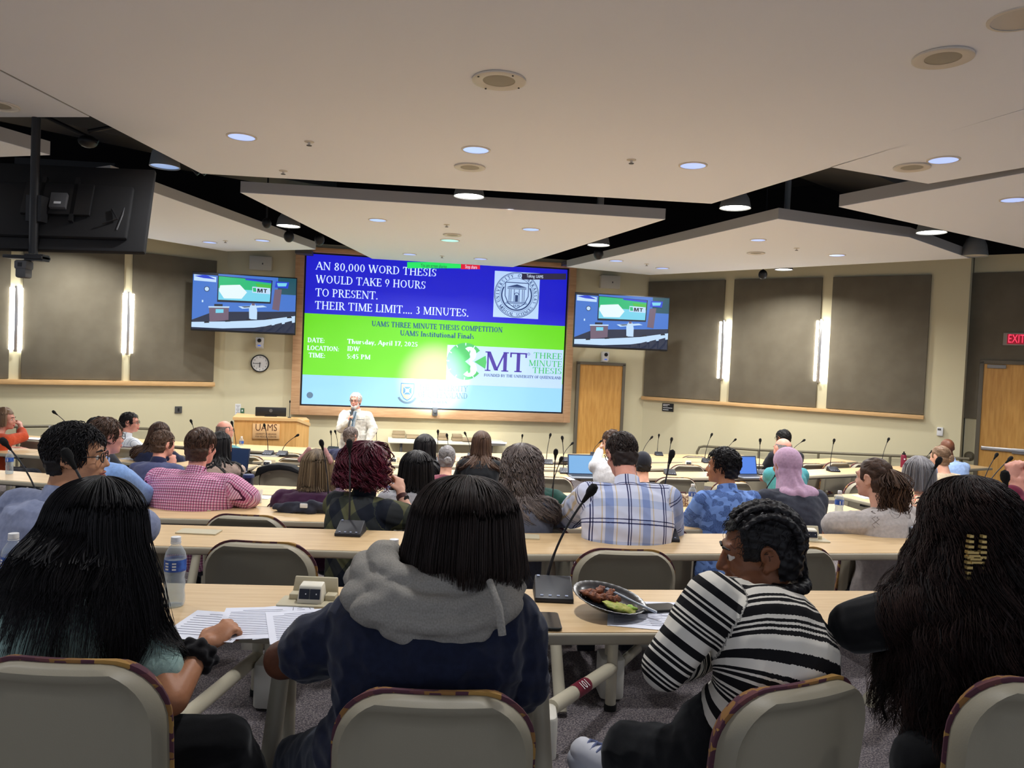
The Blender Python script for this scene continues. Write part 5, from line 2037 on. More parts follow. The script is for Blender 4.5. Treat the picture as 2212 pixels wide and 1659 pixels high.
t = thing('bag', 'maroon patterned bag standing on the fourth row desk', 'bag', (p.x, p.y, TH[4] + .001), math.radians(6))
b = MB()
b.rbox((0, 0, .05), (.125, .08, .1), .02)
b.build('bag_body', mat('bag_pattern', (92, 44, 50), .9, noise=(70, 2), rgb2=(206, 190, 160)), t, bevel=.015)
MB().tube([(-.04, 0, .095), (-.03, 0, .115), (.03, 0, .115), (.04, 0, .095)], .005, 6).build('bag_handle', mat('bag_strap', (84, 40, 46), .8), t)
p = W(2202, 1188, 3.9)
t = thing('notebook', 'purple notebook with white pages at the right edge', 'notebook', (p.x + .05, p.y, TH[2] + .001), .1)
MB().box((0, 0, .01), (.2, .26, .016)).build('pages', M_PAPER, t)
MB().box((0, 0, .02), (.205, .265, .004)).build('cover', mat('purple_cover', (84, 62, 122), .6), t)
# ---------------------------------------------------------------- organic surfaces: overlapping solids melted into one skin
def np_cap(p0, r0, p1, r1, n=14, m=4):
    p0, p1 = np.array(p0, float), np.array(p1, float)
    d = p1 - p0
    L_ = np.linalg.norm(d)
    t = d / L_ if L_ > 1e-9 else np.array([0, 0, 1.0])
    a = np.cross(t, [0, 0, 1.0] if abs(t[2]) < .9 else [0, 1.0, 0])
    a /= np.linalg.norm(a)
    b = np.cross(t, a)
    rings = []
    for k in range(m + 1):
        q = -PI / 2 + PI / 2 * k / m
        rings.append((p0 + t * r0 * math.sin(q), max(r0 * math.cos(q), 1e-4)))
    for k in range(m + 1):
        q = PI / 2 * k / m
        rings.append((p1 + t * r1 * math.sin(q), max(r1 * math.cos(q), 1e-4)))
    return np_rings([(c, a * r, b * r) for c, r in rings], n)


def np_rings(rs, n=16):
    """Closed tube through ellipses (centre, axis a, axis b)."""
    q = np.linspace(0, 2 * PI, n, endpoint=False)
    V = np.concatenate([np.outer(np.cos(q), a) + np.outer(np.sin(q), b) + c for c, a, b in rs])
    Fs = []
    for i in range(len(rs) - 1):
        for k in range(n):
            k2 = (k + 1) % n
            Fs.append((i * n + k, i * n + k2, (i + 1) * n + k2, (i + 1) * n + k))
    Fs.append(tuple(range(n - 1, -1, -1)))
    Fs.append(tuple((len(rs) - 1) * n + k for k in range(n)))
    return V, Fs


def np_ell(c, r, R=None, nu=18, nv=12):
    rs = []
    c = np.array(c, float)
    R = np.eye(3) if R is None else np.array(R, float)
    for j in range(nv + 1):
        th = PI * j / nv
        s = max(math.sin(th), 1e-3)
        rs.append((c + R @ np.array([0, 0, -r[2] * math.cos(th)]), R @ np.array([r[0] * s, 0, 0]), R @ np.array([0, r[1] * s, 0])))
    return np_rings(rs, nu)


BENCH = bpy.data.scenes.new('bench')      # shapes are melted in a scene of their own, which is removed at the end


def melt(prims, voxel, smooth=4, name='body', keep=None, deform=None):
    vs, fs, o = [], [], 0
    for V, Fs in prims:
        vs.append(V)
        fs.extend(tuple(o + i for i in f) for f in Fs)
        o += len(V)
    me = bpy.data.meshes.new('tmp')
    me.from_pydata(np.concatenate(vs).tolist(), [], fs)
    import bmesh
    bm = bmesh.new()
    bm.from_mesh(me)
    bmesh.ops.recalc_face_normals(bm, faces=bm.faces)
    bm.to_mesh(me)
    bm.free()
    ob = bpy.data.objects.new('tmp', me)
    BENCH.collection.objects.link(ob)
    md = ob.modifiers.new('r', 'REMESH')
    md.mode = 'VOXEL'
    md.voxel_size = voxel
    md.use_smooth_shade = True
    if smooth:
        sm = ob.modifiers.new('s', 'SMOOTH')
        sm.factor = .5
        sm.iterations = smooth
    with bpy.context.temp_override(scene=BENCH, view_layer=BENCH.view_layers[0]):
        dg = bpy.context.evaluated_depsgraph_get()
        out = bpy.data.meshes.new_from_object(ob.evaluated_get(dg))
    bpy.data.objects.remove(ob)
    bpy.data.meshes.remove(me)
    out.name = name
    if keep is not None or deform is not None:
        n = len(out.vertices)
        co = np.empty(n * 3)
        out.vertices.foreach_get('co', co)
        co = co.reshape(-1, 3)
        if deform is not None:
            no = np.empty(n * 3)
            out.vertices.foreach_get('normal', no)
            co = deform(co, no.reshape(-1, 3))
            out.vertices.foreach_set('co', co.ravel())
        if keep is not None:
            bm = bmesh.new()
            bm.from_mesh(out)
            bm.verts.ensure_lookup_table()
            kill = ~keep(co)
            bmesh.ops.delete(bm, geom=[v for v, k in zip(bm.verts, kill) if k], context='VERTS')
            bm.to_mesh(out)
            bm.free()
    out.polygons.foreach_set('use_smooth', [True] * len(out.polygons))
    out.update()
    return out


def folds(amp, seed, scale=1.0):
    r = np.random.default_rng(seed)
    K = [(r.normal(size=3) * s * scale, r.uniform(0, 6.28), w) for s, w in ((14, 1), (18, .9), (26, .8), (38, .6), (60, .35)) for _ in range(2)]

    def f(co, no):
        s = np.zeros(len(co))
        wob = np.sin(co @ np.array([9.0, 7.0, 5.0]) + seed) * .8
        for k, p, w in K:
            s += w * np.sin(co @ k + p + wob)
        s = 1 - np.abs(s) / 2.2
        return co + no * (amp * np.clip(s, -1, 1))[:, None]
    return f


# strands ------------------------------------------------------------------------------
def strand_mesh(name, P, w, sides=3, rnd=None, taper=.35):
    """P: (N, K, 3) strand paths; w: half width of each strand."""
    N, K, _ = P.shape
    T = np.gradient(P, axis=1)
    T /= np.linalg.norm(T, axis=2, keepdims=True) + 1e-9
    ref = np.where(np.abs(T[..., 2:3]) < .9, np.array([0, 0, 1.0]), np.array([0, 1.0, 0]))
    A = np.cross(T, ref)
    A /= np.linalg.norm(A, axis=2, keepdims=True) + 1e-9
    B_ = np.cross(T, A)
    s = np.linspace(0, 1, K)
    ww = np.broadcast_to(np.asarray(w, float).reshape(-1, 1), (N, K)) * (1 - (1 - taper) * s ** 2)[None, :]
    q = np.linspace(0, 2 * PI, sides, endpoint=False)
    V = P[:, :, None, :] + ww[:, :, None, None] * (np.cos(q)[None, None, :, None] * A[:, :, None, :] + np.sin(q)[None, None, :, None] * B_[:, :, None, :])
    V = V.reshape(-1, 3)
    n_, k_, s_ = np.meshgrid(np.arange(N), np.arange(K - 1), np.arange(sides), indexing='ij')
    s2 = (s_ + 1) % sides
    base = (n_ * K + k_) * sides
    Q = np.stack([base + s_, base + s2, base + sides + s2, base + sides + s_], axis=-1).reshape(-1, 4)
    me = bpy.data.meshes.new(name)
    me.vertices.add(len(V))
    me.vertices.foreach_set('co', V.ravel())
    me.loops.add(Q.size)
    me.loops.foreach_set('vertex_index', Q.ravel().astype(np.int32))
    me.polygons.add(len(Q))
    me.polygons.foreach_set('loop_start', np.arange(0, Q.size, 4, dtype=np.int32))
    me.polygons.foreach_set('loop_total', np.full(len(Q), 4, dtype=np.int32))
    me.update(calc_edges=True)
    me.polygons.foreach_set('use_smooth', [True] * len(Q))
    at = me.attributes.new('hr', 'FLOAT', 'POINT')
    rr = RNG.random(N) if rnd is None else rnd
    at.data.foreach_set('value', np.repeat(rr, K * sides).astype(np.float32))
    return me


def hairmat(name, c1, c2, rough=.5, spec=.28):
    if name in _MATS:
        return _MATS[name]
    m, nt, b = newmat(name)
    at = nd(nt, 'ShaderNodeAttribute', attribute_name='hr')
    mx = nd(nt, 'ShaderNodeMix', data_type='RGBA')
    mx.inputs[6].default_value = lin(c1)
    mx.inputs[7].default_value = lin(c2)
    nt.links.new(at.outputs['Fac'], mx.inputs[0])
    nt.links.new(mx.outputs[2], b.inputs['Base Color'])
    b.inputs['Roughness'].default_value = rough
    b.inputs['Specular IOR Level'].default_value = spec
    _MATS[name] = m
    return m


H_BLACK = hairmat('hair_black', (13, 12, 14), (34, 30, 32))
H_DKBROWN = hairmat('hair_dark_brown', (30, 22, 20), (58, 44, 38))
H_BROWN = hairmat('hair_brown', (62, 44, 34), (98, 74, 58))
H_CHEST = hairmat('hair_chestnut', (50, 34, 28), (94, 68, 50))
H_OMBRE = hairmat('hair_ash_blonde', (78, 62, 48), (160, 138, 108))
H_RED = hairmat('hair_burgundy', (52, 14, 26), (108, 34, 54), .42)
H_GREY = hairmat('hair_grey', (96, 92, 94), (160, 158, 160))
H_GREYB = hairmat('hair_grey_brown', (84, 72, 68), (136, 124, 118))
H_BLOND = hairmat('hair_light_brown', (112, 86, 66), (150, 122, 96))
H_WHITE = hairmat('hair_white', (196, 192, 186), (230, 228, 222), .6)
H_AUB = hairmat('hair_black_auburn', (12, 11, 12), (60, 40, 34), .6, .2)

SKIN = {}


def skin(k):
    c = {'fair': (224, 172, 148), 'pink': (226, 160, 140), 'tan': (182, 126, 92), 'olive': (196, 144, 110), 'brown': (128, 82, 56), 'dark': (96, 58, 40), 'deep': (112, 70, 50)}[k]
    c2 = tuple(max(0, x - 12) for x in c)
    return mat('skin_' + k, c, .5, spec=.35, noise=(14, 3), rgb2=c2, bump=(220, .05))


def lipmat(k):
    return mat('lips_' + k, {'fair': (196, 112, 104), 'pink': (200, 110, 104), 'tan': (150, 88, 74), 'olive': (160, 96, 84), 'brown': (110, 62, 52), 'dark': (96, 50, 44), 'deep': (112, 58, 50)}[k], .45)


M_EYEW = mat('eye_white', (206, 198, 190), .3)
M_IRIS = mat('eye_iris', (36, 22, 16), .2)

# cloth patterns -----------------------------------------------------------------------
def cloth(name, rgb, rough=.9, rgb2=None, sc=60, sheen=.15):
    r2 = rgb2 or tuple(max(0, x * .93) for x in rgb)
    return mat(name, rgb, rough, spec=.15, noise=(sc, 3), rgb2=r2, bump=(420, .12), sheen=sheen)


def pat(name, build, rough=.85):
    """Pattern material on the cloth coordinates 'pc' (across, along) in metres."""
    if name in _MATS:
        return _MATS[name]
    m, nt, b = newmat(name)
    at = nd(nt, 'ShaderNodeAttribute', attribute_name='pc')
    sx = nd(nt, 'ShaderNodeSeparateXYZ')
    nt.links.new(at.outputs['Vector'], sx.inputs[0])
    L = nt.links

    def math_(op, a, c=None, d=None):
        n = nd(nt, 'ShaderNodeMath', operation=op)
        for i, x in enumerate((a, c, d)):
            if x is None:
                continue
            if isinstance(x, (int, float)):
                n.inputs[i].default_value = x
            else:
                L.new(x, n.inputs[i])
        return n.outputs[0]

    def ramp(fac, stops, interp='CONSTANT'):
        n = nd(nt, 'ShaderNodeValToRGB')
        n.color_ramp.interpolation = interp
        e = n.color_ramp.elements
        e[0].position, e[0].color = stops[0][0], lin(stops[0][1])
        e[1].position, e[1].color = stops[1][0], lin(stops[1][1])
        for p, c in stops[2:]:
            e.new(p).color = lin(c)
        L.new(fac, n.inputs['Fac'])
        return n.outputs['Color']

    def mix(a, c, f, mode='MIX'):
        n = nd(nt, 'ShaderNodeMix', data_type='RGBA', blend_type=mode)
        if isinstance(f, (int, float)):
            n.inputs[0].default_value = f
        else:
            L.new(f, n.inputs[0])
        for i, x in ((6, a), (7, c)):
            if isinstance(x, tuple):
                n.inputs[i].default_value = lin(x)
            else:
                L.new(x, n.inputs[i])
        return n.outputs[2]

    def fract(x, f, ph=0.0):
        return math_('FRACT', math_('ADD', math_('MULTIPLY', x, f), ph + 50))
    col = build(nt, sx.outputs[0], sx.outputs[1], math_, ramp, mix, fract)
    L.new(col, b.inputs['Base Color'])
    b.inputs['Roughness'].default_value = rough
    b.inputs['Specular IOR Level'].default_value = .15
    _MATS[name] = m
    return m


BK, CRM = (24, 23, 25), (222, 216, 204)


def p_stripes(nt, u, v, M, ramp, mix, fr):
    st = [(0, BK), (.10, CRM), (.27, BK), (.33, CRM), (.36, BK), (.40, CRM), (.43, BK), (.47, CRM), (.52, BK), (.66, CRM), (.70, BK), (.76, CRM), (.79, BK), (.84, CRM), (.97, BK)]
    return ramp(fr(v, 6.2), st)


def p_check(nt, u, v, M, ramp, mix, fr):
    a = ramp(fr(u, 62), [(0, (92, 46, 74)), (.16, (240, 222, 232)), (.6, (226, 168, 196))])
    c = ramp(fr(v, 62), [(0, (92, 46, 74)), (.16, (244, 226, 236)), (.6, (228, 172, 198))])
    return mix(a, c, 1.0, 'MULTIPLY')


def p_plaid(nt, u, v, M, ramp, mix, fr):
    W_ = (232, 234, 244)
    a = ramp(fr(u, 5.2, .12), [(0, (64, 66, 104)), (.035, W_), (.07, (64, 66, 104)), (.095, W_), (.3, (224, 206, 176)), (.33, W_), (.40, (168, 182, 216)), (.62, W_), (.69, (226, 208, 178)), (.72, W_)])
    c = ramp(fr(v, 5.2, .3), [(0, (70, 72, 110)), (.03, W_), (.09, (70, 72, 110)), (.115, W_), (.4, (200, 210, 232)), (.6, W_)])
    return mix(a, c, 1.0, 'MULTIPLY')


def p_buffalo(nt, u, v, M, ramp, mix, fr):
    s, d = M('ADD', u, v), M('SUBTRACT', u, v)
    a = ramp(fr(s, 4.6), [(0, (150, 150, 118)), (.5, (84, 88, 98))])
    c = ramp(fr(d, 4.6, .25), [(0, (150, 150, 138)), (.5, (84, 92, 108))])
    return mix(a, c, .95, 'MULTIPLY')


def p_leaf(nt, u, v, M, ramp, mix, fr):
    w = nd(nt, 'ShaderNodeTexWave', wave_type='BANDS')
    w.inputs['Scale'].default_value = 34
    w.inputs['Distortion'].default_value = 14
    w.inputs['Detail'].default_value = 2
    w.inputs['Detail Scale'].default_value = 1.6
    n = nd(nt, 'ShaderNodeTexNoise', i_Scale=16.0, i_Detail=1.0)
    at = [x for x in nt.nodes if x.type == 'ATTRIBUTE'][0]
    nt.links.new(at.outputs['Vector'], w.inputs['Vector'])
    nt.links.new(at.outputs['Vector'], n.inputs['Vector'])
    lf = ramp(w.outputs['Fac'], [(0, (74, 96, 148)), (.45, (110, 142, 204)), (.7, (84, 112, 170))])
    m = ramp(n.outputs['Fac'], [(0, (0, 0, 0)), (.5, (255, 255, 255))])
    return mix((118, 152, 216), lf, m)


def p_floral(nt, u, v, M, ramp, mix, fr):
    w = nd(nt, 'ShaderNodeTexWave', wave_type='RINGS')
    w.inputs['Scale'].default_value = 9
    w.inputs['Distortion'].default_value = 16
    w.inputs['Detail'].default_value = 2.0
    w.inputs['Detail Scale'].default_value = 1.3
    at = [x for x in nt.nodes if x.type == 'ATTRIBUTE'][0]
    nt.links.new(at.outputs['Vector'], w.inputs['Vector'])
    return ramp(w.outputs['Fac'], [(0, (30, 24, 24)), (.2, (226, 198, 166)), (.5, (196, 160, 128)), (.62, (40, 30, 30)), (.72, (234, 210, 182)), (.9, (188, 84, 62))])


def p_pinstripe(nt, u, v, M, ramp, mix, fr):
    return ramp(fr(u, 40), [(0, (120, 136, 160)), (.14, (226, 230, 236))])


def p_heather(nt, u, v, M, ramp, mix, fr):
    n = nd(nt, 'ShaderNodeTexNoise', i_Scale=260.0, i_Detail=4.0)
    at = [x for x in nt.nodes if x.type == 'ATTRIBUTE'][0]
    nt.links.new(at.outputs['Vector'], n.inputs['Vector'])
    return ramp(n.outputs['Fac'], [(.3, (132, 128, 121)), (.7, (158, 153, 145))], 'LINEAR')


# ---------------------------------------------------------------- a person
def vec(x):
    return np.array(x, float)


def rotz(a):
    c, s = math.cos(a), math.sin(a)
    return np.array([[c, -s, 0], [s, c, 0], [0, 0, 1.0]])


def rotx(a):
    c, s = math.cos(a), math.sin(a)
    return np.array([[1.0, 0, 0], [0, c, -s], [0, s, c]])


def roty(a):
    c, s = math.cos(a), math.sin(a)
    return np.array([[c, 0, s], [0, 1.0, 0], [-s, 0, c]])


RINGS = [(-.10, .155, .12), (0.0, .178, .130), (.14, .172, .125), (.30, .155, .115), (.48, .160, .118), (.66, .176, .122), (.80, .182, .112), (.90, .165, .094), (.965, .105, .074), (1.0, .062, .064)]


class Person:
    def __init__(s, **k):
        g = k.get
        s.k = k
        s.row = g('row', 1)
        s.fz = FL[s.row] if s.row else FF
        s.yaw = math.radians(g('yaw', 0))
        Hw = W(k['u'], k['v'], k['z'])
        lean, side = g('lean', .10), g('side', 0.0)
        R = rotz(s.yaw)
        s.R = R
        loc = np.array(Hw) - R @ vec((side, lean, 0))
        if g('hippx'):
            loc = np.array(W(g('hippx')[0], 1400, g('hippx')[1]))
        s.loc = vec((loc[0], loc[1], s.fz))
        s.Hc = R.T @ (np.array(Hw) - s.loc)
        s.hs = g('hs', 1.0)
        s.wide = g('wide', 1.0)
        s.deep = g('deep', s.wide)
        s.Rh = rotz(math.radians(g('hyaw', 0))) @ rotx(math.radians(-g('hpit', 0))) @ roty(math.radians(g('hroll', 0)))
        s.hip = vec((0, -.02, .53)) if not g('stand') else vec((0, 0, .94))
        s.Nb = s.Hc + vec((-side * .15, -.03 - lean * .15, 0)) + s.Rh @ vec((0, -.02, -.165 * s.hs)) + vec(g('nb', (0, 0, 0)))
        shp = None
        if g('shL'):
            shp = (s.loc3(g('shL')), s.loc3(g('shR')))
            d_ = (shp[0] + shp[1]) / 2 - s.hip
            s.Nb = (shp[0] + shp[1]) / 2 + d_ / np.linalg.norm(d_) * g('nbup', .07)
        hunch = g('hunch', .04)
        mid = (s.hip + s.Nb) / 2 + vec((0, -hunch, 0)) + vec(g('mid', (0, 0, 0)))
        s.ctrl = 2 * mid - (s.hip + s.Nb) / 2
        s.tw = math.radians(g('twist', 0))
        s.tilt = g('tilt', 0.0)
        s.sr = vec((math.cos(s.tw), math.sin(s.tw), s.tilt))
        s.sr /= np.linalg.norm(s.sr)
        s.vox = g('vox', max(.0055, min(.013, k['z'] * .0017)))
        dn = s.axis(.9)
        s.shw = .165 * s.wide
        s.sh = {sd: s.Nb - dn * .075 + s.sr * s.shw * i for sd, i in (('L', -1), ('R', 1))}
        if shp:
            s.sh = {'L': shp[0], 'R': shp[1]}
            s.sr = (shp[1] - shp[0]) / np.linalg.norm(shp[1] - shp[0])
        s.arms = {}
        for sd, i in (('L', -1), ('R', 1)):
            el, wr = g('el' + sd), g('wr' + sd)
            e = s.loc3(el) if el is not None else s.sh[sd] + vec((i * .06, .13, -.24))
            w = s.loc3(wr) if wr is not None else e + vec((-i * .12, .2, .02))
            if el is None and not g('stand'):
                e[2] = max(e[2], .80)
            if wr is None and not g('stand'):
                w[2] = max(w[2], .785)
            s.arms[sd] = (s.sh[sd], e, w)
        s.root = thing('person', k['label'], 'person', s.loc, s.yaw)

    def loc3(s, p):
        if p[0] == 'px':
            w = np.array(W(*p[1:]))
            return s.R.T @ (w - s.loc)
        return vec(p)

    def spine(s, t):
        return s.hip * (1 - t) ** 2 + s.ctrl * 2 * t * (1 - t) + s.Nb * t * t

    def axis(s, t):
        d = 2 * (1 - t) * (s.ctrl - s.hip) + 2 * t * (s.Nb - s.ctrl)
        return d / np.linalg.norm(d)

    def frame(s, t):
        """Sideways and forward directions of the trunk at height t."""
        a = s.axis(min(max(t, 0), 1))
        w = min(max(t * 1.15, 0), 1)
        sr = (1 - w) * vec((1, 0, 0)) + w * s.sr
        sr = sr - a * (sr @ a)
        sr /= np.linalg.norm(sr)
        return a, sr, np.cross(a, sr)

    def trunk(s, grow=0.0, scale=1.0, t0=-.1, t1=1.0, n=30, flare=0.0):
        rs = []
        for (t, w, d) in RINGS:
            if t < t0 - 1e-6 or t > t1 + 1e-6:
                continue
            a, sr, fw = s.frame(t)
            c = s.spine(t)
            fl = flare * max(0.0, .5 - t)
            ww = s.wide if t < .95 else 1.0
            dd = s.deep if t < .95 else 1.0
            rs.append((c, sr * (w * ww * scale + grow + fl), fw * (d * dd * scale + grow + fl)))
        return np_rings(rs, n)

    def push(s, P, off=.012):
        """Keep points of hair outside the trunk and shoulders."""
        sh = P.shape
        Q = P.reshape(-1, 3).copy()
        ts = np.linspace(0, 1, 13)
        C = np.array([s.spine(t) for t in ts])
        best = np.full(len(Q), 1e9)
        bi = np.zeros(len(Q), int)
        for i, c in enumerate(C):
            a = s.axis(ts[i])
            d = np.abs((Q - c) @ a)
            m = d < best
            best[m] = d[m]
            bi[m] = i
        tt = np.array([r[0] for r in RINGS])
        for i, t in enumerate(ts):
            m = (bi == i) & (best < .08)
            if not m.any():
                continue
            a, sr, fw = s.frame(t)
            w = np.interp(t, tt, [r[1] for r in RINGS]) * s.wide + off
            d = np.interp(t, tt, [r[2] for r in RINGS]) * s.deep + off
            q = Q[m] - C[i]
            x, y, z = q @ sr, q @ fw, q @ a
            rr = np.sqrt((x / w) ** 2 + (y / d) ** 2) + 1e-6
            k = np.where(rr < 1, 1 / rr, 1.0)
            k = np.minimum(k, 4)
            Q[m] = C[i] + np.outer(x * k, sr) + np.outer(y * k, fw) + np.outer(z, a)
        for sd in 'LR':
            p0, p1 = s.arms[sd][0], s.arms[sd][1]
            d = p1 - p0
            f = np.clip(((Q - p0) @ d) / (d @ d), -.3, 1)
            c = p0 + f[:, None] * d
            v = Q - c
            l = np.linalg.norm(v, axis=1) + 1e-6
            r = .066 * s.wide + off
            m = l < r
            Q[m] = c[m] + v[m] / l[m][:, None] * r
        return Q.reshape(sh)

    def H(s, p):
        return s.Hc + s.Rh @ (vec(p) * s.hs)

    def head_prims(s):
        h, R = s.hs, s.Rh
        E = lambda c, r: np_ell(s.H(c), vec(r) * h, R)
        C = lambda a, ra, b, rb: np_cap(s.H(a), ra * h, s.H(b), rb * h)
        ps = [E((0, -.012, .03), (.076, .096, .089)), E((0, .022, -.03), (.060, .070, .088)), E((0, .04, -.075), (.044, .05, .042)),
              E((0, .07, -.098), (.022, .022, .018)),
              C((0, .086, .012), .0095, (0, .108, -.03), .0115), C((-.013, .094, -.034), .009, (.013, .094, -.034), .009),
              C((-.034, .079, .026), .0135, (.034, .079, .026), .0135),
              E((-.036, .062, -.03), (.024, .024, .024)), E((.036, .062, -.03), (.024, .024, .024)),
              C((-.046, .074, .011), .0055, (-.018, .0845, .012), .0065), C((.046, .074, .011), .0055, (.018, .0845, .012), .0065),
              C((-.046, .074, -.009), .0055, (-.018, .083, -.011), .006), C((.046, .074, -.009), .0055, (.018, .083, -.011), .006),
              C((-.014, .089, -.058), .0085, (.014, .089, -.058), .0085), C((-.012, .087, -.071), .0085, (.012, .087, -.071), .0085)]
        for i in (-1, 1):
            ps += [np_ell(s.H((i * .077, -.012, -.006)), vec((.006, .020, .031)) * h, R @ rotz(i * .35) @ rotx(-.2)), E((i * .074, -.004, -.03), (.008, .012, .012))]
            pts = [(i * (.084 + .004 * math.sin(q)), -.014 - .020 * math.cos(q + .3), .0 + .030 * math.sin(q)) for q in np.linspace(-.9, 3.3, 9)]
            ps += [C(a, .0055, b_, .0055) for a, b_ in zip(pts[:-1], pts[1:])]
        ps.append(np_cap(s.H((0, -.028, -.05)), .056 * h, s.Nb + vec((0, 0, .02)), .058))
        ps.append(np_cap(s.Nb + vec((0, 0, .03)), .058, s.Nb - s.axis(1) * .05, .07))
        return ps

    def hand_prims(s, sd, pose):
        _, e, w = s.arms[sd]
        i = -1 if sd == 'L' else 1
        d = (w - e) / np.linalg.norm(w - e)
        if 'hd' in pose:
            d = vec(pose['hd'])
            d /= np.linalg.norm(d)
        n = vec(pose.get('hn', (0, 0, -1.0)))           # palm direction
        n = n - d * (n @ d)
        n /= np.linalg.norm(n)
        sdv = np.cross(n, d) * -i                       # towards the thumb
        curl = pose.get('curl', .5)
        L_ = .95
        pal = w + d * .05
        Rm = np.stack([sdv, d, -n], axis=1)
        ps = [np_ell(pal, (.040, .052, .0155), Rm), np_cap(w - d * .03, .027, w + d * .02, .027)]
        for k, (off, ln, rr) in enumerate(((.029, .072, .0092), (.0095, .080, .0095), (-.010, .074, .0090), (-.028, .058, .0080))):
            b0 = pal + sdv * off + d * .042
            q = b0
            ang = curl * (.55 + .08 * k)
            for j, (f, r2) in enumerate(((.45, .95), (.32, .9), (.23, .82))):
                dr = d * math.cos(ang) + n * math.sin(ang)
                q2 = q + dr * ln * f * L_ + sdv * off * .02
                ps.append(np_cap(q, rr * (1 if j == 0 else .93), q2, rr * r2, 10, 3))
                q = q2
                ang += curl * (.9 + .05 * k)
        t0 = w + d * .025 + sdv * .028
        t1 = t0 + (d * .55 + sdv * .62 + n * .35) / 1.0 * .042
        t2 = t1 + (d * .85 + sdv * .1 + n * .45) * .034
        ps += [np_cap(t0, .0135, t1, .0115, 10, 3), np_cap(t1, .0112, t2, .0088, 10, 3)]
        return ps

    def legs(s):
        g = s.k.get
        out = {}
        ly = math.radians(g('legyaw', 0))
        R = rotz(ly)
        for sd, i in (('L', -1), ('R', 1)):
            hp = s.hip + vec((i * .095 * s.wide, .0, -.02))
            if g('stand'):
                kn, an = vec((i * .1, .02, .5)), vec((i * .11, -.01, .09))
            else:
                kn = s.loc3(g('kn' + sd)) if g('kn' + sd) else s.hip * vec((1, 1, 0)) + R @ vec((i * .12, .42, .50))
                an = s.loc3(g('an' + sd)) if g('an' + sd) else kn * vec((1, 1, 0)) + R @ vec((0, -.03, .09))
            out[sd] = (hp, kn, an, R @ vec((i * .02, .14, -.05)) if not g('toe' + sd) else vec(g('toe' + sd)))
        return out

    def build(s):
        g = s.k.get
        root = s.root
        sk = g('skin', 'fair')
        ps = [s.trunk(0, .93, t1=.965)] + s.head_prims()
        lg = s.legs()
        for sd in 'LR':
            a, e, w = s.arms[sd]
            f = s.wide ** .5 * g('armw', 1.0)
            ps += [np_cap(a, .054 * f, e, .041 * f), np_cap(e, .041 * f, w, .027)]
            ps += s.hand_prims(sd, {**{'curl': .55}, **g('hand' + sd, {})})
            hp, kn, an, toe = lg[sd]
            ps += [np_cap(hp, .08 * s.wide, kn, .05), np_cap(kn, .05, an, .035), np_cap(an, .03, an + toe * .8, .025)]
        body = link('body', melt(ps, s.vox, 3, 'body'), skin(sk), root)
        s.body = body
        if g('face', True):
            for i in (-1, 1):
                c = s.H((i * .031, .0755, .001))
                b = MB()
                b.ell(c, (.0125 * s.hs,) * 3, None, 12, 8)
                ey = b.build('eye', M_EYEW, root, smooth=80)
                b = MB()
                b.ell(s.H((i * .031, .0848, .001)), tuple(vec((.0072, .0045, .0072)) * s.hs), Matrix(s.Rh.tolist()), 10, 6)
                b.build('iris', M_IRIS, ey, smooth=80)
                b = MB()
                b.tube([s.H((i * .014, .094, .023)), s.H((i * .03, .0945, .029)), s.H((i * .05, .081, .024))], [.0035 * s.hs, .0042 * s.hs, .002], 6)
                b.build('eyebrow', g('browm', H_DKBROWN), root, smooth=80)
            b = MB()
            b.tube([s.H((-.022, .088, -.064)), s.H((-.008, .0985, -.060)), s.H((.008, .0985, -.060)), s.H((.022, .088, -.064))], [.002, .0058 * s.hs, .0058 * s.hs, .002], 8)
            b.tube([s.H((-.02, .088, -.066)), s.H((0, .0985, -.073)), s.H((.02, .088, -.066))], [.002, .0065 * s.hs, .002], 8)
            b.build('mouth', lipmat(sk), root, smooth=80)
        # trousers and shoes
        tm = g('trousers', (36, 38, 48))
        tmat = cloth('cloth_%d_%d_%d' % tm, tm)
        ps = [s.trunk(.008, 1.0, t0=-.1, t1=g('waist', .2))]
        for sd in 'LR':
            hp, kn, an, toe = lg[sd]
            ps += [np_cap(hp, .098 * s.wide, kn, .066), np_cap(kn, .066, an + (kn - an) * .05, g('cuff', .05))]
        link('trousers', melt(ps, max(s.vox, .007), 4, 'trousers', deform=folds(.004, 3)), tmat, root)
        shm = g('shoe', (34, 34, 36))
        for sd in 'LR':
            hp, kn, an, toe = lg[sd]
            b = melt([np_cap(an + vec((0, 0, -.01)), .05, an + toe * vec((1, 1, .7)), .04), np_cap(an + vec((0, 0, -.045)), .035, an + toe * vec((1, 1, .9)), .033)], .008, 3, 'shoe')
            link('shoe', b, mat('shoe_%d_%d_%d' % shm, shm, .6), root)
        # shirt
        kind = g('shirt', ('plain', (90, 90, 110)))
        sl = g('sleeve', 'long')
        grow = g('loose', .014)
        ps = [s.trunk(grow, 1.0, t0=g('hem', -.1), t1=.965, flare=g('flare', .0))]
        f = s.wide ** .5 * g('armw', 1.0)
        for sd in 'LR':
            a, e, w = s.arms[sd]
            ps.append(np_cap(s.Nb - s.axis(1) * .05, .066, a, .062 * f + grow * .5))
            if sl == 'none':
                continue
            lim = 1.0 if sl in ('long', '34') else g('slen' + sd, g('slen', .62))
            ps.append(np_cap(a, .056 * f + grow, a + (e - a) * lim, .043 * f + grow * (1.1 if lim == 1 else 1.5)))
            if sl == 'long':
                ps.append(np_cap(e, .043 * f + grow, e + (w - e) * .93, .031 + grow * .75))
            elif sl == '34':
                ps.append(np_cap(e, .043 * f + grow, e + (w - e) * .5, .038 + grow))
        cut = None
        sm = melt(ps, s.vox, 3, 'shirt', deform=folds(g('fold', .0045), s.k['u'] % 97))
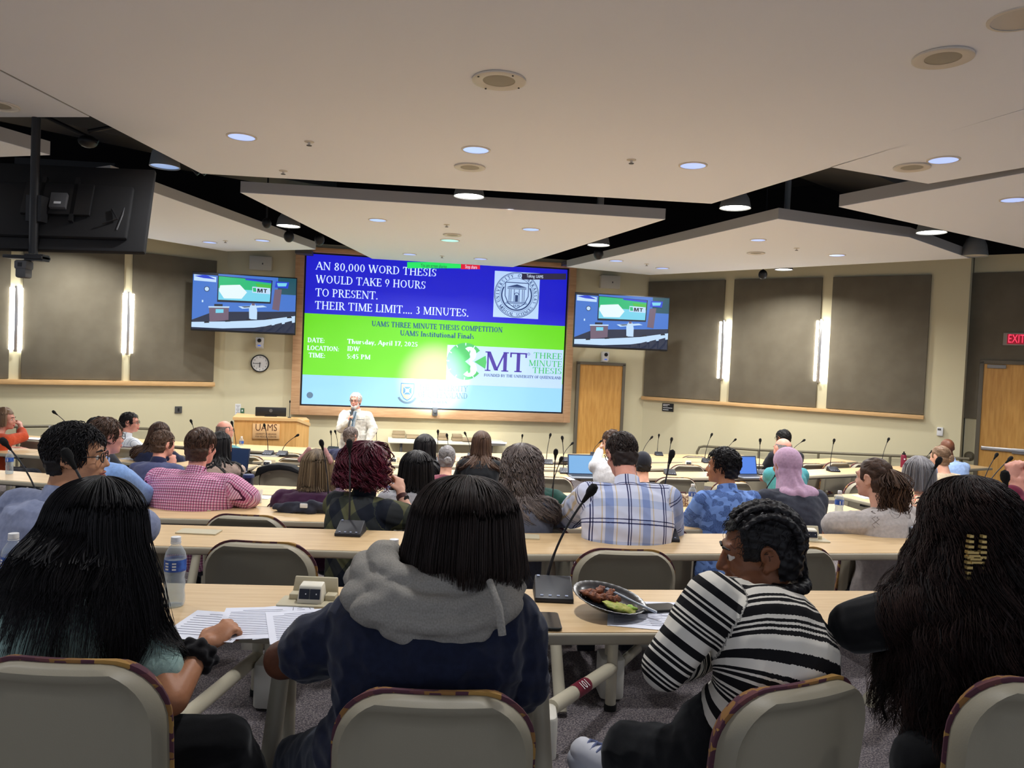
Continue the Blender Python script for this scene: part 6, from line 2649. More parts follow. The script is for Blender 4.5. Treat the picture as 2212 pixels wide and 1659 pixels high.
        if kind[0] == 'plain':
            m_ = cloth('cloth_%d_%d_%d' % kind[1], kind[1], rgb2=kind[2] if len(kind) > 2 else None)
        else:
            m_ = pat(kind[0], kind[1])
            s.pcoords(sm, kind[2] if len(kind) > 2 else 0.0)
        s.shirt = link(g('shirtname', 'shirt'), sm, m_, root)
        if g('collar'):
            cm = g('collar')
            a, sr, fw = s.frame(1.0)
            rs = []
            for (h, r) in ((-.03, .078), (.0, .070), (.03, .066), (.034, .060), (.0, .060)):
                rs.append((s.Nb + a * (h + .012) + fw * -.004, sr * r, fw * r))
            q = np.linspace(0, 2 * PI, 25)
            V, Fs = [], []
            for c, aa, bb in rs:
                V += [c + aa * math.cos(x) + bb * math.sin(x) for x in q[:-1]]
            for i in range(len(rs) - 1):
                for k in range(24):
                    Fs.append((i * 24 + k, i * 24 + (k + 1) % 24, (i + 1) * 24 + (k + 1) % 24, (i + 1) * 24 + k))
            b = MB()
            b.add(V, Fs)
            if cm is True:
                me = b.mesh('collar', 60)
                if kind[0] != 'plain':
                    s.pcoords(me, kind[2] if len(kind) > 2 else 0.0)
                link('collar', me, m_, s.shirt)
            else:
                b.build('collar', cloth('cloth_%d_%d_%d' % cm, cm), s.shirt, smooth=60)
        if g('hair'):
            globals()['hair_' + g('hair')[0]](s, *g('hair')[1:], **g('hk', {}))
        if g('glasses'):
            glasses(s, g('glasses'))
        if g('extra'):
            g('extra')(s)
        return s

    def pcoords(s, me, diag=0.0):
        n = len(me.vertices)
        co = np.empty(n * 3)
        me.vertices.foreach_get('co', co)
        co = co.reshape(-1, 3)
        ts = np.linspace(-.1, 1.0, 110)
        C = np.array([s.spine(t) for t in ts])
        L_ = np.concatenate([[0], np.cumsum(np.linalg.norm(np.diff(C, axis=0), axis=1))])
        D = np.linalg.norm(co[:, None, :] - C[None], axis=2)
        j = D.argmin(1)
        out = np.zeros((n, 3))
        ax = np.array([s.axis(min(max(t, 0), 1)) for t in ts])
        fr = np.array([s.frame(t)[1] for t in ts])
        rel = co - C[j]
        out[:, 0] = (rel * fr[j]).sum(1)
        out[:, 1] = L_[j] + (rel * ax[j]).sum(1)
        dist = D.min(1) / (.165 * s.wide)
        for sd in 'LR':
            a, e, w = s.arms[sd]
            base = 0.0
            for (p, q) in ((a, e), (e, w)):
                d = q - p
                l = np.linalg.norm(d)
                fu = ((co - p) @ d) / (l * l)
                f = np.clip(fu, 0, 1)
                v = co - (p + f[:, None] * d)
                dd = np.linalg.norm(v, axis=1) / .085
                m = dd < dist
                xx = np.cross(d / l, [0, 0, 1.0])
                xx /= np.linalg.norm(xx) + 1e-9
                out[m, 0] = (v[m] @ xx)
                out[m, 1] = -(base + np.clip(fu[m], -.6, 1.3) * l) + .31
                dist[m] = dd[m]
                base += l
        if diag:
            c_, s_ = math.cos(diag), math.sin(diag)
            out[:, 0], out[:, 1] = out[:, 0] * c_ - out[:, 1] * s_, out[:, 0] * s_ + out[:, 1] * c_
        at = me.attributes.new('pc', 'FLOAT_VECTOR', 'POINT')
        at.data.foreach_set('vector', out.astype(np.float32).ravel())


def glasses(s, m):
    b = MB()
    for i in (-1, 1):
        pts = [s.H((i * .032 + .023 * math.cos(q * PI / 8), .102 - .004 * abs(math.cos(q * PI / 8)), .001 + .019 * math.sin(q * PI / 8))) for q in range(17)]
        b.tube(pts, .0022, 6, caps=False)
        b.tube([s.H((i * .055, .098, .006)), s.H((i * .078, .06, .008)), s.H((i * .082, .0, .006)), s.H((i * .08, -.02, -.012))], .002, 6)
    b.tube([s.H((-.01, .104, .004)), s.H((0, .108, .007)), s.H((.01, .104, .004))], .002, 6)
    b.build('glasses', m, s.root, smooth=60)


# ---------------------------------------------------------------- hair
def cap_mesh(s, grow=.006, noise=.004, fr=.045, low=-.05, freq=90, front=None, vox=None):
    """Hair lying on the skull, leaving face and ears free."""
    h = s.hs
    R = s.Rh
    ps = [np_ell(s.H((0, -.014, .036)), (vec((.078, .099, .088)) + grow) * h, R),
          np_ell(s.H((0, -.042, -.01)), (vec((.074, .068, .075)) + grow) * h, R)]
    if low < -.06:
        ps.append(np_ell(s.H((0, -.045, low * .7)), (vec((.062, .055, .06)) + grow) * h, R))

    def df(co, no):
        q = (co - s.Hc) @ R / h
        n_ = np.sin(q @ vec((1, .6, .2)) * freq + 2 * np.sin(q[:, 2] * 60)) * np.sin(q @ vec((-.3, 1, .5)) * freq * .8 + 1) + .6 * np.sin(q @ vec((.5, -.4, 1)) * freq * 1.7)
        return co + no * (noise * n_)[:, None]

    def keep(co):
        q = (co - s.Hc) @ R / h
        face = (q[:, 1] > fr) & (q[:, 2] < .072 - (q[:, 1] - fr) * .2)
        side = (q[:, 2] < -.012) & (q[:, 1] > -.03) & (np.abs(q[:, 0]) > .03)
        return ~(face | side | (q[:, 2] < low))
    me = melt(ps, vox or min(s.vox, .007), 1, 'hair', keep=keep, deform=df)
    at = me.attributes.new('hr', 'FLOAT', 'POINT')
    at.data.foreach_set('value', RNG.random(len(me.vertices)).astype(np.float32) * .6)
    return me


def scalp_strands(s, n, length, fr=.05, low=-.04, lift=.012, curl=0.0, seed=1, dirn=None, w=.0022):
    """Short strands combed over the skull."""
    r = np.random.default_rng(seed)
    P = []
    er = vec((.080, .101, .090))
    th = np.arccos(r.uniform(-.35, 1, n * 2))
    ph = r.uniform(0, 2 * PI, n * 2)
    X = np.stack([np.sin(th) * np.cos(ph), np.sin(th) * np.sin(ph), np.cos(th)], 1)
    C0 = vec((0, -.014, .034))
    q = X * er + C0
    face = (q[:, 1] > fr) & (q[:, 2] < .075)
    side = (q[:, 2] < -.01) & (q[:, 1] > -.03)
    ok = ~(face | side | (q[:, 2] < low))
    X = X[ok][:n]
    N = len(X)
    d0 = vec(dirn if dirn is not None else (.15, -.3, -.9))
    D = np.tile(d0, (N, 1)) + r.normal(size=(N, 3)) * .35
    K = 6
    Pth = np.zeros((N, K, 3))
    pos = X * er * 1.0
    nrm = X / er
    nrm /= np.linalg.norm(nrm, axis=1, keepdims=True)
    for k in range(K):
        t = k / (K - 1)
        Pth[:, k] = pos + nrm * (lift * math.sin(t * PI * .75))
        tg = D - nrm * (D * nrm).sum(1, keepdims=True)
        tg /= np.linalg.norm(tg, axis=1, keepdims=True) + 1e-9
        pos = pos + tg * length / (K - 1)
        u = pos / er
        pos = pos / np.linalg.norm(u, axis=1, keepdims=True)
        nrm = pos / er ** 2
        nrm /= np.linalg.norm(nrm, axis=1, keepdims=True)
    if curl:
        t = np.linspace(0, 1, K)
        ph = r.uniform(0, 6.28, N)
        Pth += curl * np.sin(t[None, :] * 7 + ph[:, None])[..., None] * r.normal(size=(N, 1, 3))
    Pth = (Pth + C0) * s.hs
    return Pth @ s.Rh.T + s.Hc


def hair_short(s, m, n=420, fr=.045, low=-.055, grow=.008, noise=.004, length=.06, lift=.014, curl=0.0, dirn=None, w=.003):
    o = link('hair', cap_mesh(s, grow, noise, fr, low), m, s.root)
    if n:
        P = scalp_strands(s, n, length, fr, low, lift, curl, int(s.k['u']) % 1000, dirn, w)
        me = strand_mesh('hair_strands', P, w)
        link('hair_strands', me, m, o)
    return o


def hair_bald(s, m, n=0):
    """A fringe of hair round the sides and back only."""
    R, h = s.Rh, s.hs
    ps = [np_ell(s.H((0, -.014, .03)), (vec((.079, .1, .088))) * h, R), np_ell(s.H((0, -.042, -.01)), vec((.077, .072, .076)) * h, R)]

    def keep(co):
        q = (co - s.Hc) @ R / h
        return (q[:, 2] < .062) & (q[:, 2] > -.05) & (q[:, 1] < .03) & ~((q[:, 2] < -.012) & (q[:, 1] > -.03) & (np.abs(q[:, 0]) > .03))
    me = melt(ps, s.vox, 1, 'hair', keep=keep, deform=folds(.002, 4, 4))
    at = me.attributes.new('hr', 'FLOAT', 'POINT')
    at.data.foreach_set('value', RNG.random(len(me.vertices)).astype(np.float32))
    return link('hair', me, m, s.root)


def long_paths(s, n, L_, phimax=2.1, thick=.03, spread=.15, wave=.0, waven=2.0, curl=0.0, curln=6.0, clump=.5, nclump=None, seed=1, fall=(0, 0, -1), K=22, thr=1.75, back=0.0,
               lmin=.85, lpow=1.0, off=.012, side=0.0, part=0.0, fringe=.0, flip=0.0, phic=0.0):
    r = np.random.default_rng(seed)
    nc = nclump or max(8, n // 8)
    cphi = r.uniform(-phimax, phimax, nc) + phic
    cth = np.abs(r.normal(0, .42, nc)) + .03
    clen = lmin + (1 - lmin) * r.uniform(0, 1, nc) ** lpow
    cph = r.uniform(0, 6.28, nc)
    cth2 = r.uniform(0.15, 1, nc)
    ci = r.integers(0, nc, n)
    jit = r.normal(size=(n, 2))
    phi = cphi[ci] + jit[:, 0] * .09
    th0 = np.clip(cth[ci] + jit[:, 1] * .12, .02, 1.5)
    tk = np.clip(cth2[ci] + r.normal(size=n) * .25, 0.02, 1.1) * thick
    er = vec((.085, .106, .0955))
    C0 = vec((part, -.014, .034))
    K1 = K // 2
    P = np.zeros((n, K, 3))
    for k in range(K1):
        t = k / (K1 - 1)
        th = th0 + (thr - th0) * t
        # azimuth 0 = back
        x = np.sin(th) * np.sin(phi)
        y = -np.sin(th) * np.cos(phi)
        z = np.cos(th)
        q = np.stack([x, y, z], 1)
        rad = (er[None] + (tk * min(1, t * 1.4))[:, None])
        P[:, k] = q * rad + C0
    P[:, :K1] = (P[:, :K1] * s.hs) @ s.Rh.T + s.Hc
    rel = P[:, K1 - 1].copy()
    out = np.stack([np.sin(phi), -np.cos(phi), np.zeros(n)], 1) @ s.Rh.T
    out[:, 2] = 0
    fl = vec(fall)
    fl = fl / np.linalg.norm(fl)
    ln = L_ * clen[ci] * r.uniform(.92, 1.03, n)
    for k in range(K1, K):
        t = (k - K1 + 1) / (K - K1)
        p = rel + fl * (ln * t)[:, None] + out * (spread * L_ * t * (1 - .35 * t)) + vec((0, -back * t, 0))
        if wave:
            p = p + (wave * np.sin(waven * 6.28 * t + cph[ci]) * t ** .5)[:, None] * np.cross(out, [0, 0, 1.0]) + (wave * .7 * np.cos(waven * 6.28 * t + cph[ci] * 2) * t ** .5)[:, None] * out
        if flip:
            p = p - out * (flip * max(0, t - .7) ** 2)
        P[:, k] = p
    # strands of a clump come together along their length
    tt = np.clip((np.arange(K) / (K - 1) - .25) / .75, 0, 1)
    for c in range(nc):
        m = ci == c
        if m.sum() > 1:
            mean = P[m].mean(0)
            P[m] = P[m] + (mean - P[m]) * (clump * tt)[None, :, None]
    P = s.push(P, off)
    for _ in range(5):
        P[:, 2:-1] = P[:, 2:-1] * .4 + (P[:, 1:-2] + P[:, 3:]) * .3
    P = s.push(P, off)
    if curl:
        t = np.linspace(0, 1, K)
        ph = cph[ci] + r.normal(size=n) * .5
        a = curln * 6.28 * t[None, :] * (ln[:, None] / L_) + ph[:, None]
        amp = curl * np.clip(t * 2.2, .15, 1)[None, :]
        tang = np.cross(out, [0, 0, 1.0])
        P = P + (amp * np.cos(a))[..., None] * tang[:, None, :] + (amp * np.sin(a))[..., None] * out[:, None, :]
    return P, r.random(nc)[ci] * .75 + r.random(n) * .25


def hair_long(s, m, n=500, L_=.35, w=.0026, under=True, **kw):
    seed = int(s.k['u']) % 1000
    o = link('hair', cap_mesh(s, .008, .002, kw.pop('fr', .05), -.09), m, s.root)
    P, rr = long_paths(s, n, L_, seed=seed, **{k_: v_ for k_, v_ in kw.items() if k_ != 'ul'})
    link('hair_strands', strand_mesh('hair_strands', P, w, 3, rr), m, o)
    if under:
        k2 = dict(kw)
        k2['thick'] = kw.get('thick', .03) * .5
        k2['curl'] = kw.get('curl', 0) * .5
        k2['clump'] = .2
        ul = k2.pop('ul', .94)
        P, rr = long_paths(s, max(90, n // 6), L_ * ul, seed=seed + 1, **k2)
        link('hair_underlayer', strand_mesh('hair_underlayer', P, kw.get('uw', max(w * 3.6, .0045)), 5, rr * .5, .5), m, o)
    return o
# ---------------------------------------------------------------- special hair and head wear
def tail_paths(s, p0, L_, n, rad, fall=(0, 0, -1), out=(0, -.06, 0), spread=.3, curl=.0, curln=4, K=18, seed=3, clump=12):
    r = np.random.default_rng(seed)
    ci = r.integers(0, clump, n)
    cd = r.normal(size=(clump, 3))
    cp = r.uniform(0, 6.28, clump)
    base = s.H(p0)
    fl, ou = vec(fall), s.Rh @ vec(out)
    P = np.zeros((n, K, 3))
    dv = (cd[ci] * .8 + r.normal(size=(n, 3)) * .5) * rad
    ln = L_ * r.uniform(.7, 1.05, n)
    for k in range(K):
        t = k / (K - 1)
        e = min(1, t * 4) * (1 + spread * t) * (1 - .45 * max(0, t - .6) / .4)
        c = base + ou * min(1, t * 2.5) + fl * (ln * max(0, t - .06))[:, None] if k else np.tile(base, (n, 1))
        P[:, k] = c + dv * e * np.array([1, 1, .3])
        if curl:
            a = curln * 6.28 * t + cp[ci]
            P[:, k] += (curl * t * np.cos(a))[:, None] * np.array([1, 0, 0]) + (curl * t * np.sin(a))[:, None] * np.array([0, 1, .2])
    return s.push(P, .012), r.random(clump)[ci] * .7 + r.random(n) * .3


def hair_pony(s, m, L_=.3, n=260, p0=(0, -.1, .05), **kw):
    o = link('hair', cap_mesh(s, .006, .0025, .05, -.075, 60), m, s.root)
    P = scalp_strands(s, 260, .12, .05, -.07, .004, 0, 5, (0, -1, .25), .002)
    link('hair_strands', strand_mesh('hair_strands', P, .002), m, o)
    P, rr = tail_paths(s, p0, L_, n, kw.pop('rad', .028), **kw)
    link('pony_tail', strand_mesh('pony_tail', P, .0028, 4, rr), m, o)
    return o


def hair_bun(s, m, p0=(0, -.11, .0), r=.038, **kw):
    o = link('hair', cap_mesh(s, .006, .0025, .05, -.075, 60), m, s.root)
    P = scalp_strands(s, 220, .1, .05, -.07, .005, 0, 5, (0, -1, -.1), .002)
    link('hair_strands', strand_mesh('hair_strands', P, .002), m, o)
    ps = [np_ell(s.H(p0), (r, r * .8, r))]
    for q in range(7):
        a = q * .9
        ps.append(np_ell(s.H((p0[0] + r * .6 * math.cos(a), p0[1] - .012, p0[2] + r * .6 * math.sin(a))), (r * .45, r * .5, r * .42)))
    me = melt(ps, .006, 1, 'bun')
    at = me.attributes.new('hr', 'FLOAT', 'POINT')
    at.data.foreach_set('value', RNG.random(len(me.vertices)).astype(np.float32))
    link('bun', me, m, o)
    return o


def hair_braids(s, m):
    o = link('hair', cap_mesh(s, .005, .003, .052, -.07, 150, vox=.005), m, s.root)
    ps = []
    for j, x0 in enumerate((-.062, -.036, -.012, .014, .038, .062)):
        pts = []
        for t in np.linspace(0, 1, 20):
            th = -.75 + 2.75 * t
            x = x0 * (1.05 - .25 * t)
            ry = math.sqrt(max(.05, 1 - (x / .086) ** 2))
            pts.append((x, -.014 - .106 * ry * math.sin(th), .034 + .098 * ry * math.cos(th)))
        for i, p in enumerate(pts):
            w = .010 + .004 * min(1, i / 10)
            ps.append(np_ell(s.H((p[0] + (.004 if i % 2 else -.004), p[1], p[2])), (w, w * 1.0, w * .85), None, 10, 7))
    # the braids join in a rope along the nape, and one falls over the near shoulder
    for i in range(15):
        t = i / 14
        a = 2.5 - 4.4 * t
        ps.append(np_ell(s.H((.075 * math.sin(-a), -.035 - .07 * math.cos(a) * 1.0, -.075 - .02 * math.sin(t * PI))), (.021, .021, .019), None, 10, 7))
    for i in range(9):
        ps.append(np_ell(s.H((.03 + .002 * i, -.092 - .001 * i, .02 - .014 * i)), (.020 - .001 * i, .018, .017), None, 10, 7))
        ps.append(np_ell(s.H((-.02 + .003 * i, -.098 - .001 * i, .03 - .014 * i)), (.020 - .001 * i, .018, .017), None, 10, 7))
    me = melt(ps, .0045, 1, 'braids', deform=lambda co, no: co + no * (.0016 * np.sin(co @ vec((420, 260, 300))))[:, None])
    at = me.attributes.new('hr', 'FLOAT', 'POINT')
    at.data.foreach_set('value', RNG.random(len(me.vertices)).astype(np.float32))
    link('braids', me, m, o)
    P = scalp_strands(s, 300, .03, .052, -.05, .01, .003, 9, (0, .5, -.6), .0011)
    link('hair_strands', strand_mesh('hair_strands', P, .0011), m, o)
    return o


def hair_hijab(s, rgb):
    ps = [np_ell(s.H((0, -.015, .035)), vec((.092, .112, .103)), s.Rh), np_ell(s.H((0, -.03, -.04)), vec((.088, .09, .09)), s.Rh),
          np_cap(s.H((0, -.04, -.06)), .082, s.Nb + vec((0, -.01, .0)), .10), np_ell(s.Nb + vec((.03, -.05, -.01)), (.15, .10, .06))]
    R = s.Rh

    def keep(co):
        q = (co - s.Hc) @ R
        return ~((q[:, 1] > .06) & (np.abs(q[:, 0]) < .058) & (q[:, 2] < .07) & (q[:, 2] > -.115))

    def df(co, no):
        q = co - s.Hc
        f = np.sin(np.arctan2(q[:, 0], -q[:, 1]) * 9 + q[:, 2] * 34 + 1.2 * np.sin(q[:, 0] * 30)) * np.clip((.05 - q[:, 2]) * 8, .1, 1)
        return co + no * (.006 * f)[:, None]
    me = melt(ps, .007, 3, 'headscarf', keep=keep, deform=df)
    return link('headscarf', me, cloth('cloth_scarf', rgb), s.root)


def hair_cap(s, rgb):
    o = link('hair', cap_mesh(s, .004, .003, .05, -.06), H_BLACK, s.root)
    ps = [np_ell(s.H((0, -.014, .042)), vec((.086, .108, .094)), s.Rh)]
    R = s.Rh
    me = melt(ps, .008, 2, 'cap', keep=lambda co: ((co - s.Hc) @ R)[:, 2] > .005)
    m = cloth('cloth_cap', rgb)
    c = link('cap', me, m, s.root)
    link('cap_brim', melt([np_ell(s.H((0, .12, .04)), vec((.07, .07, .009)), s.Rh)], .006, 2, 'cap_brim'), m, c)
    return o


def person(**k):
    return Person(**k).build()


# ---------------------------------------------------------------- the nearest row
def x_left(s):
    a, e, w = s.arms['R']
    d = (w - e) / np.linalg.norm(w - e)
    c = w - d * .035
    u1 = np.cross(d, [0, 0, 1.0])
    u1 /= np.linalg.norm(u1)
    u2 = np.cross(d, u1)
    ps = []
    for i in range(16):
        q = i * PI / 8
        ps.append(np_ell(c + (u1 * math.cos(q) + u2 * math.sin(q)) * (.036 + .006 * (i % 2)) + d * (.012 if i % 2 else -.01), (.017, .017, .017), None, 10, 7))
    P, rr = long_paths(s, 1300, .50, phimax=.4, phic=1.75, seed=77, thick=.055, spread=.22, wave=.014, waven=1.6, clump=.35, back=-.05, K=26, lmin=.6, nclump=110, off=.02)
    link('hair_front_lock', strand_mesh('hair_front_lock', P, .0011, 3, rr), H_BLACK, s.root)
    link('scrunchie', melt(ps, .005, 1, 'scrunchie', deform=folds(.002, 2, 3)), cloth('cloth_scrunchie', (22, 20, 22)), s.root)


person(u=222, v=1138, z=2.08, row=1, yaw=-16, hyaw=-34, hpit=4, hs=1.02, hippx=(190, 2.0), shL=('px', 28, 1330, 2.02), shR=('px', 285, 1345, 2.12), hunch=.05, skin='tan', wide=1.0, hair=('long', H_BLACK), label='person with very long black hair in a mint tee, writing at the left',
       hk=dict(n=3400, L_=.37, ul=.55, w=.0010, phimax=1.95, phic=.08, thick=.024, spread=.24, wave=.010, waven=1.1, clump=.25, back=.06, K=24, lmin=.34, lpow=1.7, nclump=420, off=.014),
       shirt=('plain', (158, 186, 178)), sleeve='short', slen=.62, trousers=(14, 14, 16), hem=-.1, loose=.016, flare=.05,
       elL=('px', 40, 1490, 2.0), wrL=('px', 120, 1385, 2.14), elR=('px', 372, 1512, 1.98), wrR=('px', 436, 1400, 2.14), handR=dict(hd=(.30, .75, .40), hn=(-.1, .5, -1), curl=1.3), knR=('px', 488, 1600, 2.06), anR=('px', 560, 1720, 2.2),
       glasses=M_BLK, extra=x_left, browm=H_BLACK)


def x_hood(s):
    a, sr, fw = s.frame(1.0)
    N = s.Nb
    ps = []

    def P(x, y, z):
        return N + sr * x + vec((0, y, z))
    # slack hood lying on the back, and the two rolled edges round the neck
    ps += [np_ell(P(0, -.145, -.02), (.200, .062, .060)), np_ell(P(.01, -.165, -.06), (.135, .046, .042)), np_ell(P(-.13, -.09, -.01), (.10, .075, .055)), np_ell(P(.13, -.09, -.01), (.10, .075, .055))]
    for (rx, ry, z0, zb, r) in ((.140, .125, .070, .04, .036), (.185, .165, .04, .0, .034), (.205, .185, .01, -.04, .028)):
        pts = []
        for i in range(19):
            q = math.radians(-205 + 230 * i / 18)
            y = ry * math.sin(q)
            pts.append(P(rx * math.cos(q), y - .015, z0 + (zb - z0) * max(0, -math.sin(q)) - .03 * max(0, math.sin(q))))
        for p, q in zip(pts[:-1], pts[1:]):
            ps.append(np_cap(p, r, q, r, 12, 3))
    m = pat('cloth_heather', p_heather)
    me = melt(ps, .006, 3, 'hood', deform=folds(.009, 8, .7))
    s.pcoords(me)
    o = link('hood', me, m, s.shirt)
    b = MB()
    q0 = P(.135, -.17, .065)
    b.tube([q0, q0 + vec((.02, -.075, -.04)), q0 + vec((.03, -.085, -.10))], [.009, .010, .010], 8)
    me = b.mesh('drawstring', 60)
    s.pcoords(me)
    link('drawstring', me, m, o)


person(u=1002, v=1146, z=2.08, row=1, yaw=4, hyaw=8, hpit=10, hroll=3, hs=1.07, hippx=(905, 2.0), shL=('px', 752, 1378, 2.02), shR=('px', 1100, 1358, 2.04), nbup=.125, hunch=.06, wide=1.3, deep=1.0, skin='dark', hair=('long', H_DKBROWN), face=True, armw=1.12,
       label='person in a navy hooded top with a grey hood and a dark bob',
       hk=dict(n=5200, L_=.175, w=.0010, phimax=2.4, thick=.055, spread=.24, wave=.003, clump=.22, K=20, lmin=.86, nclump=300, off=.03, flip=.3),
       shirt=('plain', (27, 33, 54), (23, 28, 47)), shirtname='sweatshirt', sleeve='short', slen=.52, slenR=1.0, loose=.022, hem=-.06, fold=.010, trousers=(36, 42, 56), shoe=(60, 90, 130),
       elL=('px', 612, 1425, 2.06), wrL=('px', 780, 1372, 2.28), elR=('px', 1118, 1475, 2.04), wrR=('px', 1040, 1375, 2.30), knL=('px', 640, 1640, 2.2), anL=('px', 590, 1850, 2.3), extra=x_hood)


def x_stripe(s):
    hp, kn, an, toe = s.legs()['L']
    so = melt([np_cap(an + vec((0, 0, -.075)), .044, an + toe * vec((1.05, 1.05, .9)) + vec((0, 0, -.035)), .042)], .007, 3, 'sole')
    link('shoe_sole', so, mat('sole_grey', (196, 198, 206), .6), s.root)
    b = MB()
    for j in range(4):
        c = an + toe * (.35 + .16 * j) + vec((0, 0, .038 - .004 * j))
        b.tube([c + vec((-.028, 0, -.008)), c + vec((0, 0, .006)), c + vec((.028, 0, -.008))], .004, 6)
    b.build('shoe_laces', mat('laces_blue', (120, 130, 170), .7), s.root)
    a, sr, fw = s.frame(1.0)
    rs = [(s.Nb + a * h, sr * r, fw * r) for h, r in ((-.012, .068), (.012, .063))]
    V, Fs = np_rings(rs, 24)
    b = MB()
    b.add(V.tolist(), Fs)
    b.build('red_collar', cloth('cloth_red', (168, 40, 44)), s.shirt)


person(u=1640, v=1192, z=2.27, row=1, yaw=40, hyaw=42, hpit=10, hippx=(1572, 2.1), shL=('px', 1540, 1293, 2.08), shR=('px', 1690, 1358, 2.35), nbup=.05, hunch=.11, wide=1.14, deep=1.15, skin='brown', hair=('braids', H_BLACK), hs=1.08,
       label='person in a black and cream striped top with braided hair, facing left',
       shirt=('stripes', p_stripes, .0), sleeve='long', loose=.014, hem=.06, fold=.004, trousers=(20, 21, 24), shoe=(226, 226, 232), legyaw=30,
       elL=('px', 1436, 1440, 2.06), wrL=('px', 1545, 1412, 2.28), elR=('px', 1740, 1440, 2.3), wrR=('px', 1660, 1400, 2.45), knL=('px', 1352, 1612, 2.15), anL=('px', 1345, 1668, 2.2), toeL=(-.06, .10, .05), knR=('px', 1500, 1640, 2.3), cuff=.06,
       extra=x_stripe, browm=H_BLACK)


def x_clip(s):
    c = s.H((-.012, -.158, -.052))
    b = MB()
    m = mat('clip_gold', (206, 176, 110), .3, metal=.8)
    for i in (-1, 1):
        for j in range(9):
            h = .052 - .013 * j
            w = .006 + .006 * math.sin(PI * (j + .5) / 9)
            b.box(c + vec((i * .017, -.012, h)), (w * 1.4, .012, .0065))
    for j in range(4):
        b.box(c + vec((-.012 + .004 * j, -.014, .012 - .008 * j)), (.03, .012, .0055))
    b.build('hair_clip', m, s.root)


person(u=2096, v=1142, z=2.1, row=1, yaw=6, hyaw=-30, hpit=6, hippx=(2115, 2.14), shL=('px', 1972, 1325, 2.06), shR=('px', 2236, 1325, 2.08), hunch=.05, wide=1.06, skin='olive', hair=('long', H_AUB), label='person with long curly black hair and a gold hair clip, in black', hs=1.08,
       hk=dict(n=4600, L_=.56, w=.0011, phimax=2.2, thick=.026, spread=.30, wave=.024, waven=1.8, curl=.013, curln=7, clump=.5, back=.0, K=46, lmin=.5, nclump=260, off=.012, thr=1.9),
       shirt=('plain', (15, 15, 17)), sleeve='long', loose=.024, trousers=(15, 15, 17), elL=('px', 1850, 1352, 2.14), wrL=('px', 1985, 1370, 2.32), extra=x_clip, knL=('px', 1985, 1640, 1.95))

# ---------------------------------------------------------------- second and third rows
person(u=166, v=986, z=3.05, row=2, yaw=-24, hyaw=-52, lean=.05, wide=1.2, skin='olive', hair=('short', H_BLACK, 1100, .05, -.07, .007, .003, .05, .016, .002, None, .0022), label='person in a grey blue jacket and dark glasses, profile to the right',
       shirt=('plain', (136, 144, 172), (126, 134, 162)), shirtname='jacket', loose=.024, collar=True, fold=.006, glasses=M_BLK, elR=('px', 300, 1140, 3.0), wrR=('px', 290, 1165, 3.3), browm=H_BLACK, vox=.006, tilt=-.1)


def x_watch(s):
    a, e, w = s.arms['R']
    d = (w - e) / np.linalg.norm(w - e)
    c = w - d * .03
    b = MB()
    R = Vector(d).to_track_quat('Z', 'Y').to_matrix()
    b.lathe([(.032, -.014), (.034, -.014), (.034, .014), (.032, .014)], c=c, R=R, sides=20, caps=False)
    b.build('watch_band', cloth('watch_leather', (74, 40, 38), .5), s.root)
    b = MB()
    b.lathe([(.001, 0), (.02, 0), (.02, .008), (.001, .009)], c=c + vec((.034, -.01, 0)), R=Matrix.Rotation(PI / 2, 3, 'Y'), sides=18, caps=False)
    b.build('watch_case', M_BLK, s.root)


person(u=806, v=1008, z=4.5, row=3, yaw=-30, hyaw=-52, lean=.06, skin='fair', hair=('long', H_RED), label='person with curly burgundy hair in an olive checked shirt, hand at the mouth',
       hk=dict(n=900, L_=.145, w=.0034, phimax=2.2, thick=.075, spread=.30, curl=.016, curln=5, clump=.55, K=30, lmin=.7, nclump=130, fr=.05, thr=1.7),
       shirt=('buffalo', p_buffalo, .0), sleeve='short', slen=1.0, loose=.024, collar=True, fold=.006, elR=('px', 884, 1118, 4.45), wrR=('px', 866, 1066, 4.55), handR=dict(hd=(-.45, .35, .85), hn=(-.9, .2, -.2), curl=1.25),
       extra=x_watch, vox=.007, wide=1.08, browm=H_CHEST)
person(u=1342, v=983, z=4.4, row=3, yaw=2, hyaw=14, hpit=18, lean=.18, hunch=.07, wide=1.28, deep=1.15, skin='pink', hair=('short', H_DKBROWN, 500, .05, -.075, .006, .003, .05, .008), label='person in a pale plaid shirt with short brown hair, leaning forward',
       shirt=('plaid', p_plaid), sleeve='short', slen=.96, loose=.024, collar=True, fold=.006, glasses=M_BLK, elL=('px', 1236, 1112, 4.45), wrL=('px', 1290, 1128, 4.9), vox=.007)
person(u=1128, v=1008, z=4.5, row=3, yaw=-4, hyaw=-6, lean=.08, skin='fair', hair=('long', H_GREYB), label='person with long grey brown curls in a grey top',
       hk=dict(n=800, L_=.33, w=.0030, phimax=2.0, thick=.032, spread=.08, wave=.016, waven=2, curl=.010, curln=6, clump=.6, K=34, nclump=90, lmin=.75), shirt=('plain', (98, 100, 112)), sleeve='long', vox=.008, elR=('px', 1212, 1120, 4.55))
person(u=1886, v=1034, z=4.75, row=3, yaw=22, hyaw=12, lean=.10, skin='fair', hair=('pony', H_CHEST, .38, 900), label='person with a wavy brown pony tail in a grey tee shirt',
       hk=dict(p0=(0, -.09, .065), rad=.034, curl=.018, curln=3, spread=.25, out=(0, -.05, .02), clump=40), shirt=('plain', (186, 178, 174)), sleeve='short', slen=.9, loose=.026, wide=1.05,
       elL=('px', 1800, 1135, 4.65), wrL=('px', 1790, 1142, 5.1), vox=.007, tilt=.12)
